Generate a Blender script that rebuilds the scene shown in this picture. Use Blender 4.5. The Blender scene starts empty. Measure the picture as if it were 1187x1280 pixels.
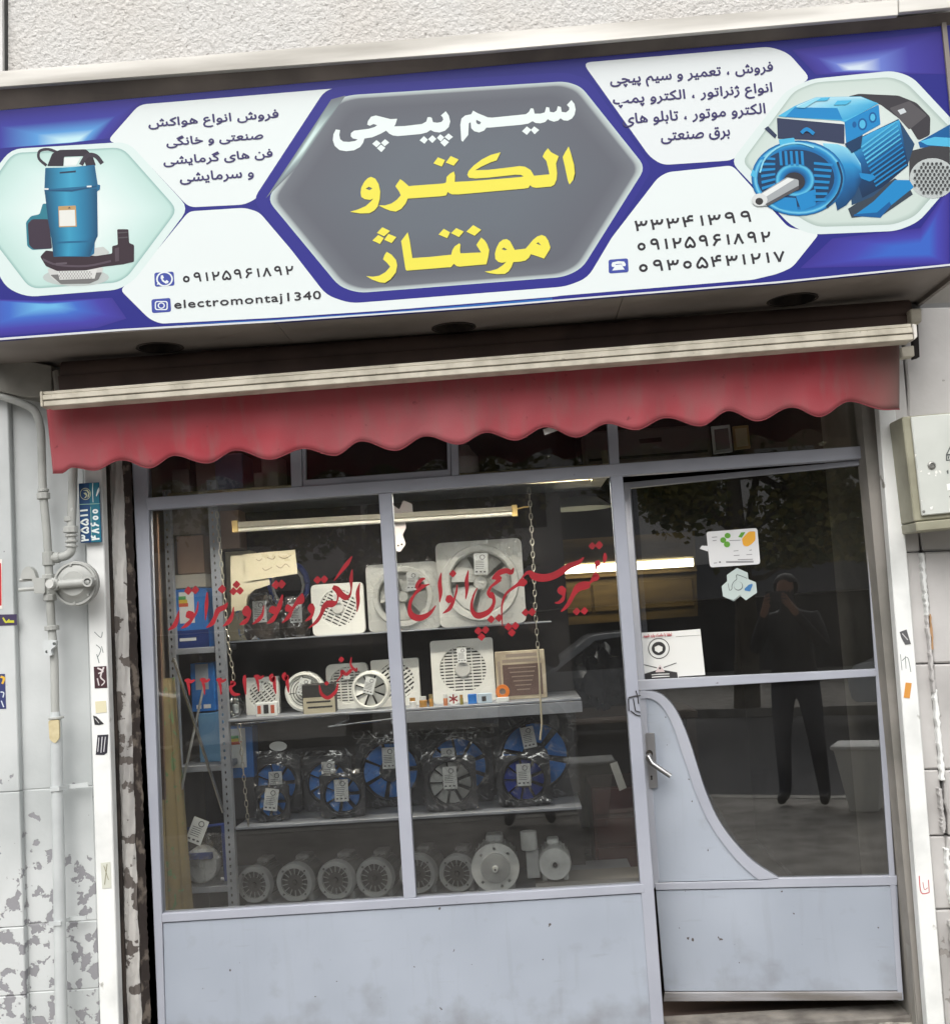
import bpy, bmesh, math, random
from mathutils import Vector, Matrix
from mathutils.geometry import tessellate_polygon
random.seed(7)
SC = bpy.context.scene
COL = SC.collection
PI = math.pi
R = math.radians

# ------------------------------------------------------------------ camera
YAW, PITCH, ROLL, FPX = -0.0287535, 0.0840147, -0.0648289, 1500.0
CX, CY = 593.5, 640.0
CAM = Vector((0.0, -4.4, 1.5))
_f = Vector((math.sin(YAW)*math.cos(PITCH), math.cos(YAW)*math.cos(PITCH), math.sin(PITCH)))
_r = Vector((math.cos(YAW), -math.sin(YAW), 0.0))
_u = _r.cross(_f)
RIGHT = math.cos(ROLL)*_r + math.sin(ROLL)*_u
UP = -math.sin(ROLL)*_r + math.cos(ROLL)*_u
FWD = _f
cam_data = bpy.data.cameras.new('camera')
cam_data.sensor_fit = 'HORIZONTAL'
cam_data.sensor_width = 36.0
cam_data.lens = FPX/1187.0*36.0
cam_data.clip_start = 0.05
cam_data.clip_end = 3000.0
cam = bpy.data.objects.new('camera', cam_data)
COL.objects.link(cam)
M = Matrix((RIGHT, UP, -FWD)).transposed().to_4x4()
M.translation = CAM
cam.matrix_world = M
SC.camera = cam

# ------------------------------------------------------------------ world, sun, exposure
SUN_EL, SUN_AZ = 49.0, 190.0          # a veiled sun high behind the viewer
world = bpy.data.worlds.new('World')
SC.world = world
world.use_nodes = True
wn, wl = world.node_tree.nodes, world.node_tree.links
wn.clear()
w_out = wn.new('ShaderNodeOutputWorld')
w_bg = wn.new('ShaderNodeBackground')
w_sky = wn.new('ShaderNodeTexSky')
w_sky.sky_type = 'NISHITA'
w_sky.sun_disc = False
w_sky.sun_elevation = R(SUN_EL)
w_sky.sun_rotation = R(SUN_AZ)
w_sky.air_density = 1.2
w_sky.dust_density = 5.0
w_hs = wn.new('ShaderNodeHueSaturation')      # overcast: the blue goes out of the sky
w_hs.inputs['Saturation'].default_value = 0.22
w_bg.inputs['Strength'].default_value = 0.15
wl.new(w_sky.outputs[0], w_hs.inputs['Color'])
wl.new(w_hs.outputs[0], w_bg.inputs['Color'])
wl.new(w_bg.outputs[0], w_out.inputs['Surface'])
sun_data = bpy.data.lights.new('sun', 'SUN')
sun_data.energy = 1.15
sun_data.angle = R(60.0)
sun_data.color = (1.0, 0.97, 0.93)
sun = bpy.data.objects.new('sun', sun_data)
COL.objects.link(sun)
az = R(SUN_AZ)
_d = Vector((math.sin(az)*math.cos(R(SUN_EL)), math.cos(az)*math.cos(R(SUN_EL)), math.sin(R(SUN_EL))))
sun.rotation_euler = _d.to_track_quat('Z', 'Y').to_euler()
sun.location = (0, -8, 14)
vs = SC.view_settings
vs.view_transform = 'Standard'
vs.look = 'None'
vs.gamma = 1.0
vs.use_curve_mapping = False
vs.exposure = 0.3
SC.cycles.max_bounces = 7
SC.cycles.diffuse_bounces = 3
SC.cycles.glossy_bounces = 4
SC.cycles.transparent_max_bounces = 14
SC.cycles.sample_clamp_indirect = 6.0
SC.cycles.use_denoising = True

# ------------------------------------------------------------------ pixel rays and planes
def ray(px, py):
    return RIGHT*(px-CX) + UP*(CY-py) + FWD*FPX

class Plane:
    """A plane of the place; (px, py) of the photograph gives the point of it that the pixel sees."""
    def __init__(self, p0, n):
        self.p0, self.n = Vector(p0), Vector(n).normalized()
    def __call__(self, px, py, off=0.0):
        d = ray(px, py)
        t = (self.p0 - CAM).dot(self.n)/d.dot(self.n)
        return CAM + d*t + self.n*off
def front(y):
    return Plane((0, y, 0), (0, 1, 0))
def local_map(u, v, off=0.0):
    return Vector((u, off, v))

# ------------------------------------------------------------------ colours and materials
def lin(c):
    c = c/255.0
    return c/12.92 if c <= 0.04045 else ((c+0.055)/1.055)**2.4
def rgb(r, g, b, k=1.0):
    return (lin(r)*k, lin(g)*k, lin(b)*k, 1.0)

_mats = {}
def mat(name, col, rough=0.6, metal=0.0, col2=None, nscale=6.0, lo=0.4, hi=0.65, detail=6.0,
        bump=0.0, bscale=40.0, bdist=0.01, spec=0.5, col3=None, n3=2.0, lo3=0.55, hi3=0.6, stretch=None,
        emit=None, estr=0.0, coat=0.0):
    if name in _mats:
        return _mats[name]
    m = bpy.data.materials.new(name)
    m.use_nodes = True
    nt = m.node_tree
    N, L = nt.nodes, nt.links
    b = N['Principled BSDF']
    b.inputs['Roughness'].default_value = rough
    b.inputs['Metallic'].default_value = metal
    b.inputs['Specular IOR Level'].default_value = spec
    b.inputs['Coat Weight'].default_value = coat
    b.inputs['Base Color'].default_value = col
    if emit:
        b.inputs['Emission Color'].default_value = emit
        b.inputs['Emission Strength'].default_value = estr
    vec = None
    if col2 or col3 or bump:
        tc = N.new('ShaderNodeTexCoord')
        vec = tc.outputs['Object']
        if stretch:
            mp = N.new('ShaderNodeMapping')
            mp.inputs['Scale'].default_value = stretch
            L.new(vec, mp.inputs['Vector'])
            vec = mp.outputs[0]
    cur = None
    def layer(cur, base, c, sc, lo, hi, dt):
        n = N.new('ShaderNodeTexNoise')
        n.inputs['Scale'].default_value = sc
        n.inputs['Detail'].default_value = dt
        L.new(vec, n.inputs['Vector'])
        r_ = N.new('ShaderNodeMapRange')
        r_.inputs['From Min'].default_value = lo
        r_.inputs['From Max'].default_value = hi
        L.new(n.outputs['Fac'], r_.inputs['Value'])
        mx = N.new('ShaderNodeMix')
        mx.data_type = 'RGBA'
        L.new(r_.outputs[0], mx.inputs[0])
        if cur is None:
            mx.inputs[6].default_value = base
        else:
            L.new(cur, mx.inputs[6])
        mx.inputs[7].default_value = c
        return mx.outputs[2]
    if col2:
        cur = layer(cur, col, col2, nscale, lo, hi, detail)
    if col3:
        cur = layer(cur, col, col3, n3, lo3, hi3, 8.0)
    if cur is not None:
        L.new(cur, b.inputs['Base Color'])
    if bump:
        n = N.new('ShaderNodeTexNoise')
        n.inputs['Scale'].default_value = bscale
        n.inputs['Detail'].default_value = 5.0
        L.new(vec, n.inputs['Vector'])
        bp = N.new('ShaderNodeBump')
        bp.inputs['Strength'].default_value = bump
        bp.inputs['Distance'].default_value = bdist
        L.new(n.outputs['Fac'], bp.inputs['Height'])
        L.new(bp.outputs[0], b.inputs['Normal'])
    _mats[name] = m
    return m

PRINT_K = 0.80
def ink(r, g, b):
    return mat('print_%d_%d_%d' % (r, g, b), rgb(r, g, b, PRINT_K), rough=0.4, spec=0.2)

def ink_attr():
    if 'print_gradient' in _mats:
        return _mats['print_gradient']
    m = bpy.data.materials.new('print_gradient')
    m.use_nodes = True
    N, L = m.node_tree.nodes, m.node_tree.links
    b = N['Principled BSDF']
    b.inputs['Roughness'].default_value = 0.4
    b.inputs['Specular IOR Level'].default_value = 0.2
    a = N.new('ShaderNodeVertexColor')
    a.layer_name = 'Col'
    L.new(a.outputs['Color'], b.inputs['Base Color'])
    _mats['print_gradient'] = m
    return m

def glass_mat(name, tint, ior=1.5, rough=0.0, bump=0.0, bscale=3.0, gain=1.0, dust=0.0, crease_glints=0.0):
    m = bpy.data.materials.new(name)
    m.use_nodes = True
    N, L = m.node_tree.nodes, m.node_tree.links
    N.clear()
    o = N.new('ShaderNodeOutputMaterial')
    mx = N.new('ShaderNodeMixShader')
    t = N.new('ShaderNodeBsdfTransparent')
    t.inputs['Color'].default_value = tint
    g = N.new('ShaderNodeBsdfGlossy')
    g.inputs['Roughness'].default_value = rough
    fr = N.new('ShaderNodeFresnel')
    fr.inputs['IOR'].default_value = ior
    fac = fr.outputs[0]
    if gain != 1.0:
        mu = N.new('ShaderNodeMath')
        mu.operation = 'MULTIPLY'
        mu.use_clamp = True
        mu.inputs[1].default_value = gain
        L.new(fac, mu.inputs[0])
        fac = mu.outputs[0]
    if crease_glints:                    # folded film: highlight streaks put in as thin lines of extra gloss
        tc3 = N.new('ShaderNodeTexCoord')
        n3 = N.new('ShaderNodeTexNoise')
        n3.inputs['Scale'].default_value = 11.0
        n3.inputs['Detail'].default_value = 2.0
        n3.inputs['Distortion'].default_value = 1.6
        L.new(tc3.outputs['Object'], n3.inputs['Vector'])
        s3 = N.new('ShaderNodeMath')
        s3.operation = 'SUBTRACT'
        L.new(n3.outputs['Fac'], s3.inputs[0])
        s3.inputs[1].default_value = 0.5
        a3 = N.new('ShaderNodeMath')
        a3.operation = 'ABSOLUTE'
        L.new(s3.outputs[0], a3.inputs[0])
        r3 = N.new('ShaderNodeMapRange')
        r3.inputs['From Min'].default_value = 0.028
        r3.inputs['From Max'].default_value = 0.004
        r3.inputs['To Min'].default_value = 0.0
        r3.inputs['To Max'].default_value = crease_glints
        L.new(a3.outputs[0], r3.inputs['Value'])
        ad = N.new('ShaderNodeMath')
        ad.operation = 'ADD'
        ad.use_clamp = True
        L.new(fac, ad.inputs[0])
        L.new(r3.outputs[0], ad.inputs[1])
        fac = ad.outputs[0]
    L.new(fac, mx.inputs[0])
    L.new(t.outputs[0], mx.inputs[1])
    L.new(g.outputs[0], mx.inputs[2])
    if bump:
        tc = N.new('ShaderNodeTexCoord')
        n = N.new('ShaderNodeTexNoise')
        n.inputs['Scale'].default_value = bscale
        n.inputs['Detail'].default_value = 3.0
        bp = N.new('ShaderNodeBump')
        bp.inputs['Strength'].default_value = bump
        bp.inputs['Distance'].default_value = 0.02
        L.new(tc.outputs['Object'], n.inputs['Vector'])
        L.new(n.outputs['Fac'], bp.inputs['Height'])
        L.new(bp.outputs[0], g.inputs['Normal'])
        L.new(bp.outputs[0], fr.inputs['Normal'])
    top = mx.outputs[0]
    if dust:                       # a film of street dust, thicker in smears, also standing in for reflected haze
        tc2 = N.new('ShaderNodeTexCoord')
        n2 = N.new('ShaderNodeTexNoise')
        n2.inputs['Scale'].default_value = 2.5
        n2.inputs['Detail'].default_value = 8.0
        L.new(tc2.outputs['Object'], n2.inputs['Vector'])
        r2 = N.new('ShaderNodeMapRange')
        r2.inputs['From Min'].default_value = 0.35
        r2.inputs['From Max'].default_value = 0.75
        r2.inputs['To Min'].default_value = dust*0.4
        r2.inputs['To Max'].default_value = dust*1.6
        L.new(n2.outputs['Fac'], r2.inputs['Value'])
        df = N.new('ShaderNodeBsdfDiffuse')
        df.inputs['Color'].default_value = (0.5, 0.49, 0.47, 1)
        m2 = N.new('ShaderNodeMixShader')
        L.new(r2.outputs[0], m2.inputs[0])
        L.new(top, m2.inputs[1])
        L.new(df.outputs[0], m2.inputs[2])
        top = m2.outputs[0]
    L.new(top, o.inputs['Surface'])
    _mats[name] = m
    return m

# ------------------------------------------------------------------ mesh builder
class MB:
    def __init__(self):
        self.v, self.f, self.m = [], [], []
        self.slot = 0
    def add(self, vs, fs):
        k = len(self.v)
        self.v += [Vector(p) for p in vs]
        self.f += [tuple(i+k for i in f) for f in fs]
        self.m += [self.slot]*len(fs)
        return self
    def box(self, x0, x1, y0, y1, z0, z1, M=None):
        vs = [Vector((x, y, z)) for z in (z0, z1) for y in (y0, y1) for x in (x0, x1)]
        if M is not None:
            vs = [M @ p for p in vs]
        return self.add(vs, [(0, 2, 3, 1), (4, 5, 7, 6), (0, 1, 5, 4), (2, 6, 7, 3), (0, 4, 6, 2), (1, 3, 7, 5)])
    def tube(self, pts, rad, n=8, cap=True):
        pts = [Vector(p) for p in pts]
        rads = rad if isinstance(rad, (list, tuple)) else [rad]*len(pts)
        rings = []
        prev = None
        for i, p in enumerate(pts):
            a = pts[max(i-1, 0)]
            b = pts[min(i+1, len(pts)-1)]
            t = (b-a).normalized()
            if prev is None:
                s = Vector((0, 0, 1)) if abs(t.z) < 0.9 else Vector((1, 0, 0))
                nx = t.cross(s).normalized()
            else:
                nx = (prev - t*prev.dot(t)).normalized()
            prev = nx
            ny = t.cross(nx)
            rings.append([p + (nx*math.cos(2*PI*k/n) + ny*math.sin(2*PI*k/n))*rads[i] for k in range(n)])
        vs = [q for r_ in rings for q in r_]
        fs = []
        for i in range(len(rings)-1):
            for k in range(n):
                fs.append((i*n+k, i*n+(k+1) % n, (i+1)*n+(k+1) % n, (i+1)*n+k))
        if cap:
            fs.append(tuple(range(n-1, -1, -1)))
            fs.append(tuple((len(rings)-1)*n+k for k in range(n)))
        return self.add(vs, fs)
    def lathe(self, prof, c=(0, 0, 0), axis='y', n=24, a0=0.0, a1=2*PI):
        """prof: (radius, height along the axis)"""
        c = Vector(c)
        full = abs(a1-a0-2*PI) < 1e-6
        cnt = n if full else n+1
        vs = []
        for (r_, h) in prof:
            for k in range(cnt):
                a = a0 + (a1-a0)*k/n
                if axis == 'y':
                    vs.append(c + Vector((r_*math.cos(a), h, r_*math.sin(a))))
                elif axis == 'z':
                    vs.append(c + Vector((r_*math.cos(a), r_*math.sin(a), h)))
                else:
                    vs.append(c + Vector((h, r_*math.cos(a), r_*math.sin(a))))
        fs = []
        for i in range(len(prof)-1):
            for k in range(n):
                k2 = (k+1) % cnt
                fs.append((i*cnt+k, i*cnt+k2, (i+1)*cnt+k2, (i+1)*cnt+k))
        return self.add(vs, fs)
    def slab(self, loops, fmap, near, t):
        """outline loops (first outer, others holes) in 2-D, mapped by fmap(u, v, off); near face at off=near, t thick"""
        flat = [p for l in loops for p in l]
        tri = tessellate_polygon([[Vector((p[0], p[1], 0)) for p in l] for l in loops])
        A = [fmap(p[0], p[1], near) for p in flat]
        if t <= 0:
            return self.add(A, [tuple(x) for x in tri])
        B = [fmap(p[0], p[1], near+t) for p in flat]
        n = len(A)
        fs = [tuple(x) for x in tri] + [tuple(i+n for i in reversed(x)) for x in tri]
        k = 0
        for l in loops:
            c = len(l)
            for i in range(c):
                j = (i+1) % c
                fs.append((k+i, k+j, n+k+j, n+k+i))
            k += c
        return self.add(A+B, fs)
    def grid(self, fn, nu, nv):
        vs = [fn(i/nu, j/nv) for j in range(nv+1) for i in range(nu+1)]
        fs = []
        for j in range(nv):
            for i in range(nu):
                a = j*(nu+1)+i
                fs.append((a, a+1, a+nu+2, a+nu+1))
        return self.add(vs, fs)
    def mesh(self, name, mats, off=None, smooth=False, bev=0.0, fix=True, cols=None):
        me = bpy.data.meshes.new(name)
        o = off or Vector((0, 0, 0))
        me.from_pydata([tuple(p-o) for p in self.v], [], self.f)
        if not isinstance(mats, (list, tuple)):
            mats = [mats]
        for mm in mats:
            me.materials.append(mm)
        for p, s in zip(me.polygons, self.m):
            p.material_index = s
        if fix or bev:
            bm = bmesh.new()
            bm.from_mesh(me)
            bmesh.ops.remove_doubles(bm, verts=bm.verts, dist=1e-6)
            if fix:
                bmesh.ops.recalc_face_normals(bm, faces=bm.faces)
            if bev:
                es = [e for e in bm.edges if len(e.link_faces) == 2 and e.calc_face_angle(0) > R(40)]
                bmesh.ops.bevel(bm, geom=es, offset=bev, segments=1, affect='EDGES', clamp_overlap=True)
            bm.to_mesh(me)
            bm.free()
        if smooth:
            for p in me.polygons:
                p.use_smooth = True
            try:
                me.set_sharp_from_angle(angle=R(38))
            except Exception:
                pass
        return me
    def build(self, name, mats, parent=None, smooth=False, bev=0.0, origin=None, fix=True, world=True):
        """parent given: verts are world coordinates unless world=False (then local to the parent)"""
        off = None
        if parent is not None and world:
            off = wloc(parent)
        elif origin is not None:
            off = Vector(origin)
        me = self.mesh(name, mats, off, smooth, bev, fix)
        o = bpy.data.objects.new(name, me)
        COL.objects.link(o)
        if parent is not None:
            o.parent = parent
        elif origin is not None:
            o.location = off
        return o

def wloc(o):
    v = Vector((0, 0, 0))
    while o is not None:
        v += o.location
        o = o.parent
    return v
def tag(o, label, cat, group=None, kind=None):
    if label:
        o['label'] = label
    if cat:
        o['category'] = cat
    if group:
        o['group'] = group
    if kind:
        o['kind'] = kind
    return o
def thing(name, label, cat, loc=(0, 0, 0), rz=0.0, group=None):
    o = bpy.data.objects.new(name, None)
    COL.objects.link(o)
    o.empty_display_size = 0.05
    o.location = loc
    o.rotation_euler = (0, 0, rz)
    return tag(o, label, cat, group)
def structure(o):
    o['kind'] = 'structure'
    return o
def inst(name, me, parent, loc=(0, 0, 0), rot=(0, 0, 0), scale=(1, 1, 1)):
    o = bpy.data.objects.new(name, me)
    COL.objects.link(o)
    o.parent = parent
    o.location = loc
    o.rotation_euler = rot
    o.scale = scale
    return o

def pslab(name, loop, plane, near, t, m, parent, bev=0.0, holes=()):
    return MB().slab([loop]+list(holes), plane, near, t).build(name, m, parent, bev=bev)

# 2-D outline helpers (photo pixels or metres)
def Z(ox, oy, s, pts):
    return [(ox+p[0]/s, oy+p[1]/s) for p in pts]
def circle(cx, cy, rx, ry=None, n=24, a0=0.0):
    ry = rx if ry is None else ry
    return [(cx+rx*math.cos(a0+2*PI*k/n), cy+ry*math.sin(a0+2*PI*k/n)) for k in range(n)]
def round_poly(pts, r, n=4):
    out = []
    k = len(pts)
    for i in range(k):
        p0, p1, p2 = Vector(pts[i-1]), Vector(pts[i]), Vector(pts[(i+1) % k])
        a, b = (p0-p1), (p2-p1)
        rr = min(r, a.length*0.45, b.length*0.45)
        s, e = p1+a.normalized()*rr, p1+b.normalized()*rr
        for j in range(n+1):
            t = j/n
            q = s*(1-t)**2 + p1*2*t*(1-t) + e*t*t
            out.append((q.x, q.y))
    return out
def rrect(x0, y0, x1, y1, r, n=4):
    return round_poly([(x0, y0), (x1, y0), (x1, y1), (x0, y1)], r, n)
def smooth_path(pts, sub=5):
    """Catmull-Rom through tuples of any length"""
    out = []
    n = len(pts)
    for i in range(n-1):
        P = [pts[max(i-1, 0)], pts[i], pts[i+1], pts[min(i+2, n-1)]]
        for j in range(sub):
            t = j/sub
            out.append(tuple(0.5*((2*P[1][k]) + (-P[0][k]+P[2][k])*t + (2*P[0][k]-5*P[1][k]+4*P[2][k]-P[3][k])*t*t
                             + (-P[0][k]+3*P[1][k]-3*P[2][k]+P[3][k])*t**3) for k in range(len(pts[0]))))
    out.append(tuple(pts[-1]))
    return out
def stroke_strip(pts, sub=5):
    """brush stroke (x, y, width) -> list of quads' left and right points"""
    q = smooth_path(pts, sub)
    Lp, Rp = [], []
    for i, (x, y, w) in enumerate(q):
        a, b = q[max(i-1, 0)], q[min(i+1, len(q)-1)]
        d = Vector((b[0]-a[0], b[1]-a[1]))
        d = d.normalized() if d.length > 1e-6 else Vector((1, 0))
        nrm = Vector((-d.y, d.x))*max(w, 0.4)*0.5
        Lp.append((x+nrm.x, y+nrm.y))
        Rp.append((x-nrm.x, y-nrm.y))
    return Lp, Rp

# ------------------------------------------------------------------ lettering
_forms = {}
def _reg(letters, codes):
    for ch, c in zip(letters, codes):
        _forms[ch] = c
_reg('ادرژو', [(0xFE8D, 0xFE8E), (0xFEA9, 0xFEAA), (0xFEAD, 0xFEAE), (0xFB8A, 0xFB8B), (0xFEED, 0xFEEE)])
_reg('بپتجچخسشصطعفقکگلمنهی', [tuple(range(s, s+4)) for s in (
    0xFE8F, 0xFB56, 0xFE95, 0xFE9D, 0xFB7A, 0xFEA5, 0xFEB1, 0xFEB5, 0xFEB9, 0xFEC1, 0xFEC9, 0xFED1, 0xFED5,
    0xFB8E, 0xFB92, 0xFEDD, 0xFEE1, 0xFEE5, 0xFEE9, 0xFBFC)])
def shape_persian(s):
    out = []
    for i, c in enumerate(s):
        if c not in _forms:
            out.append(c)
            continue
        f = _forms[c]
        p = i > 0 and len(_forms.get(s[i-1], ())) == 4
        n = i+1 < len(s) and s[i+1] in _forms
        out.append(chr(f[1 if p else 0] if len(f) == 2 else f[(1 if p else 0)+(2 if n else 0)]))
    return ''.join(reversed(out))
def text_2d(s, spacing=1.0):
    cu = bpy.data.curves.new('lettering', 'FONT')
    cu.body = s
    cu.space_character = spacing
    cu.resolution_u = 3
    ob = bpy.data.objects.new('lettering', cu)
    COL.objects.link(ob)
    dg = bpy.context.evaluated_depsgraph_get()
    dg.update()
    me = bpy.data.meshes.new_from_object(ob.evaluated_get(dg))
    bpy.data.objects.remove(ob)
    bpy.data.curves.remove(cu)
    vs = [(v.co.x, v.co.y) for v in me.vertices]
    fs = [tuple(p.vertices) for p in me.polygons]
    bpy.data.meshes.remove(me)
    isl = list(range(len(vs)))
    def find(a):
        while isl[a] != a:
            isl[a] = isl[isl[a]]
            a = isl[a]
        return a
    for f in fs:
        for k in f[1:]:
            isl[find(k)] = find(f[0])
    roots = {}
    lay = [roots.setdefault(find(i), len(roots)) for i in range(len(vs))]
    return vs, fs, lay
def text_px(name, s, BL, BR, h, plane, off, m, parent, bold=0.0, spacing=1.0, persian=True):
    """prints s into the box whose bottom edge runs BL-BR (photo pixels on the plane), h pixels high"""
    vs, fs, lay = text_2d(shape_persian(s) if persian else s, spacing)
    x0, x1 = min(v[0] for v in vs), max(v[0] for v in vs)
    y0, y1 = min(v[1] for v in vs), max(v[1] for v in vs)
    d = Vector((BR[0]-BL[0], BR[1]-BL[1]))
    e = d.normalized()
    up = Vector((e.y, -e.x))
    shifts = [(0, 0)] + ([(bold, 0), (-bold, 0), (0, bold), (0, -bold)] if bold else [])
    # one object for each word: islands whose extents nearly touch belong together
    ext = {}
    for (x, y), l in zip(vs, lay):
        a, b = ext.get(l, (x, x))
        ext[l] = (min(a, x), max(b, x))
    order = sorted(ext, key=lambda l: ext[l][0])
    word, right, w = {}, None, -1
    for l in order:
        if right is None or ext[l][0]-right > 0.13:
            w += 1
        right = ext[l][1] if right is None else max(right, ext[l][1])
        word[l] = w
    out = None
    for wi in range(w+1):
        idx = [i for i in range(len(vs)) if word[lay[i]] == wi]
        pos = {i: n for n, i in enumerate(idx)}
        ff = [tuple(pos[i] for i in f) for f in fs if f[0] in pos]
        mb = MB()
        for k, (sx, sy) in enumerate(shifts):
            P = []
            for i in idx:
                x, y = vs[i]
                q = Vector(BL) + d*((x-x0)/(x1-x0)) + up*(h*(y-y0)/(y1-y0)) + e*sx + up*sy
                P.append(plane(q.x, q.y, off - 0.0002*(lay[i] % 5) - 0.001*k))
            mb.add(P, ff)
        out = mb.build(name, m, parent, fix=False)
    return out
_digit = {
    '۰': [[(0.5+0.34*math.cos(2*PI*k/14), 0.40+0.27*math.sin(2*PI*k/14)) for k in range(15)]],
    '۱': [[(0.42, 1.0), (0.50, 0.5), (0.56, 0.0)]],
    '۲': [[(0.20, 1.0), (0.28, 0.5), (0.32, 0.0)], [(0.24, 0.66), (0.42, 0.52), (0.66, 0.52), (0.84, 0.66), (0.90, 0.98)]],
    '۳': [[(0.08, 1.0), (0.16, 0.5), (0.20, 0.0)], [(0.14, 0.66), (0.26, 0.54), (0.42, 0.56), (0.52, 0.68), (0.55, 0.92)], [(0.54, 0.68), (0.64, 0.56), (0.80, 0.56), (0.92, 0.68), (0.98, 0.95)]],
    '۴': [[(0.08, 1.0), (0.16, 0.5), (0.22, 0.0)], [(0.90, 0.98), (0.62, 1.0), (0.48, 0.84), (0.56, 0.64), (0.90, 0.60)], [(0.14, 0.56), (0.40, 0.56), (0.60, 0.62)]],
    '۵': [[(0.50, 1.0), (0.24, 0.66), (0.06, 0.30), (0.14, 0.06), (0.36, 0.06), (0.50, 0.22), (0.64, 0.06), (0.88, 0.06), (0.94, 0.30), (0.76, 0.68), (0.46, 1.0)]],
    '۶': [[(0.86, 0.96), (0.50, 1.0), (0.26, 0.82), (0.36, 0.60), (0.62, 0.54), (0.90, 0.58)], [(0.60, 0.56), (0.36, 0.30), (0.16, 0.0)]],
    '۷': [[(0.08, 1.0), (0.30, 0.55), (0.50, 0.02)], [(0.50, 0.02), (0.70, 0.55), (0.92, 1.0)]],
    '۸': [[(0.08, 0.0), (0.30, 0.45), (0.50, 0.98)], [(0.50, 0.98), (0.70, 0.45), (0.92, 0.0)]],
    '۹': [[(0.74, 0.74), (0.66, 0.94), (0.42, 1.0), (0.20, 0.88), (0.20, 0.66), (0.42, 0.56), (0.72, 0.62)], [(0.74, 0.78), (0.78, 0.45), (0.84, 0.0)]]}
def digits_px(name, s, BL, BR, h, plane, off, m, parent, wt=0.225, fill=0.76):
    """Persian numerals drawn with an even pen"""
    adv = [0.62 if c == '۱' else 1.0 for c in s]
    tot = sum(adv)-(1-fill)*1.0
    d = Vector((BR[0]-BL[0], BR[1]-BL[1]))
    e = d.normalized()
    up = Vector((e.y, -e.x))
    x = 0.0
    for c, a in zip(s, adv):
        mb = MB()
        for k, st in enumerate(_digit[c]):
            q = []
            for (u, v) in st:
                w_ = fill*(a if c == '۱' else 1.0)
                uu = x+u*w_
                if c == '۰':
                    uu = x+(0.5+(u-0.5)*0.85)*w_
                P = Vector(BL)+d*(uu/tot)+up*(h*v)
                q.append((P.x, P.y, h*wt))
            Lp, Rp = stroke_strip(q, 4)
            V = []
            for a_, b_ in zip(Lp, Rp):
                V += [plane(a_[0], a_[1], off-0.0003*k), plane(b_[0], b_[1], off-0.0003*k)]
            mb.add(V, [(2*i, 2*i+1, 2*i+3, 2*i+2) for i in range(len(Lp)-1)])
        x += a
        out = mb.build(name, m, parent, fix=False)
    return out
def strokes_px(name, strokes, conv, plane, off, m, parent, dots=()):
    """brush lettering: strokes of (x, y, width) in zoom coordinates, conv = (ox, oy, scale)"""
    ox, oy, s = conv
    mb = MB()
    k = 0
    thick, thin = (1.18, 1.1) if m.name.startswith('red_lettering') else (1.0, 0.0)
    for st in strokes:
        Lp, Rp = stroke_strip([(ox+p[0]/s, oy+p[1]/s, max(p[2]/s*thick, thin)) for p in st])
        P = []
        for a, b in zip(Lp, Rp):
            P += [plane(a[0], a[1], off-0.00006*k), plane(b[0], b[1], off-0.00006*k)]
        mb.add(P, [(2*i, 2*i+1, 2*i+3, 2*i+2) for i in range(len(Lp)-1)])
        k += 1
    for (x, y, r_) in dots:
        c = [(x, y-r_*1.15), (x+r_*1.05, y-r_*0.1), (x+r_*0.05, y+r_*1.1), (x-r_*1.1, y+r_*0.1)]
        c = round_poly([(ox+p[0]/s, oy+p[1]/s) for p in c], r_/s*0.22, 2)
        mb.slab([c], plane, off-0.00006*k, 0)
        k += 1
    return mb.build(name, m, parent, fix=False)
def poly_px(name, loops, plane, off, m, parent):
    mb = MB()
    k = 0
    for l in loops:
        if l and isinstance(l[0], tuple):
            l = [l]
        mb.slab(l, plane, off-0.00004*k, 0)
        k += 1
    return mb.build(name, m, parent, fix=False)
def grad_px(name, outline, rings, plane, off, parent, centre=None):
    """printed colour gradient: rings of (scale towards the centre, rgb 0-255)"""
    n = len(outline)
    if centre is None:
        centre = (sum(p[0] for p in outline)/n, sum(p[1] for p in outline)/n)
    V, C = [], []
    for (k, c) in rings:
        cc = rgb(*c, PRINT_K)
        for p in outline:
            V.append(plane(centre[0]+(p[0]-centre[0])*k, centre[1]+(p[1]-centre[1])*k, off))
            C.append(cc)
    V.append(plane(centre[0], centre[1], off))
    C.append(rgb(*rings[-1][1], PRINT_K))
    fs = []
    for r_ in range(len(rings)-1):
        for i in range(n):
            j = (i+1) % n
            fs.append((r_*n+i, r_*n+j, (r_+1)*n+j, (r_+1)*n+i))
    b = (len(rings)-1)*n
    for i in range(n):
        fs.append((b+i, b+(i+1) % n, len(V)-1))
    o = wloc(parent)
    me = bpy.data.meshes.new(name)
    me.from_pydata([tuple(v-o) for v in V], [], fs)
    at = me.color_attributes.new('Col', 'FLOAT_COLOR', 'POINT')
    for i, c in enumerate(C):
        at.data[i].color = c
    me.materials.append(ink_attr())
    ob = bpy.data.objects.new(name, me)
    COL.objects.link(ob)
    ob.parent = parent
    return ob

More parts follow.
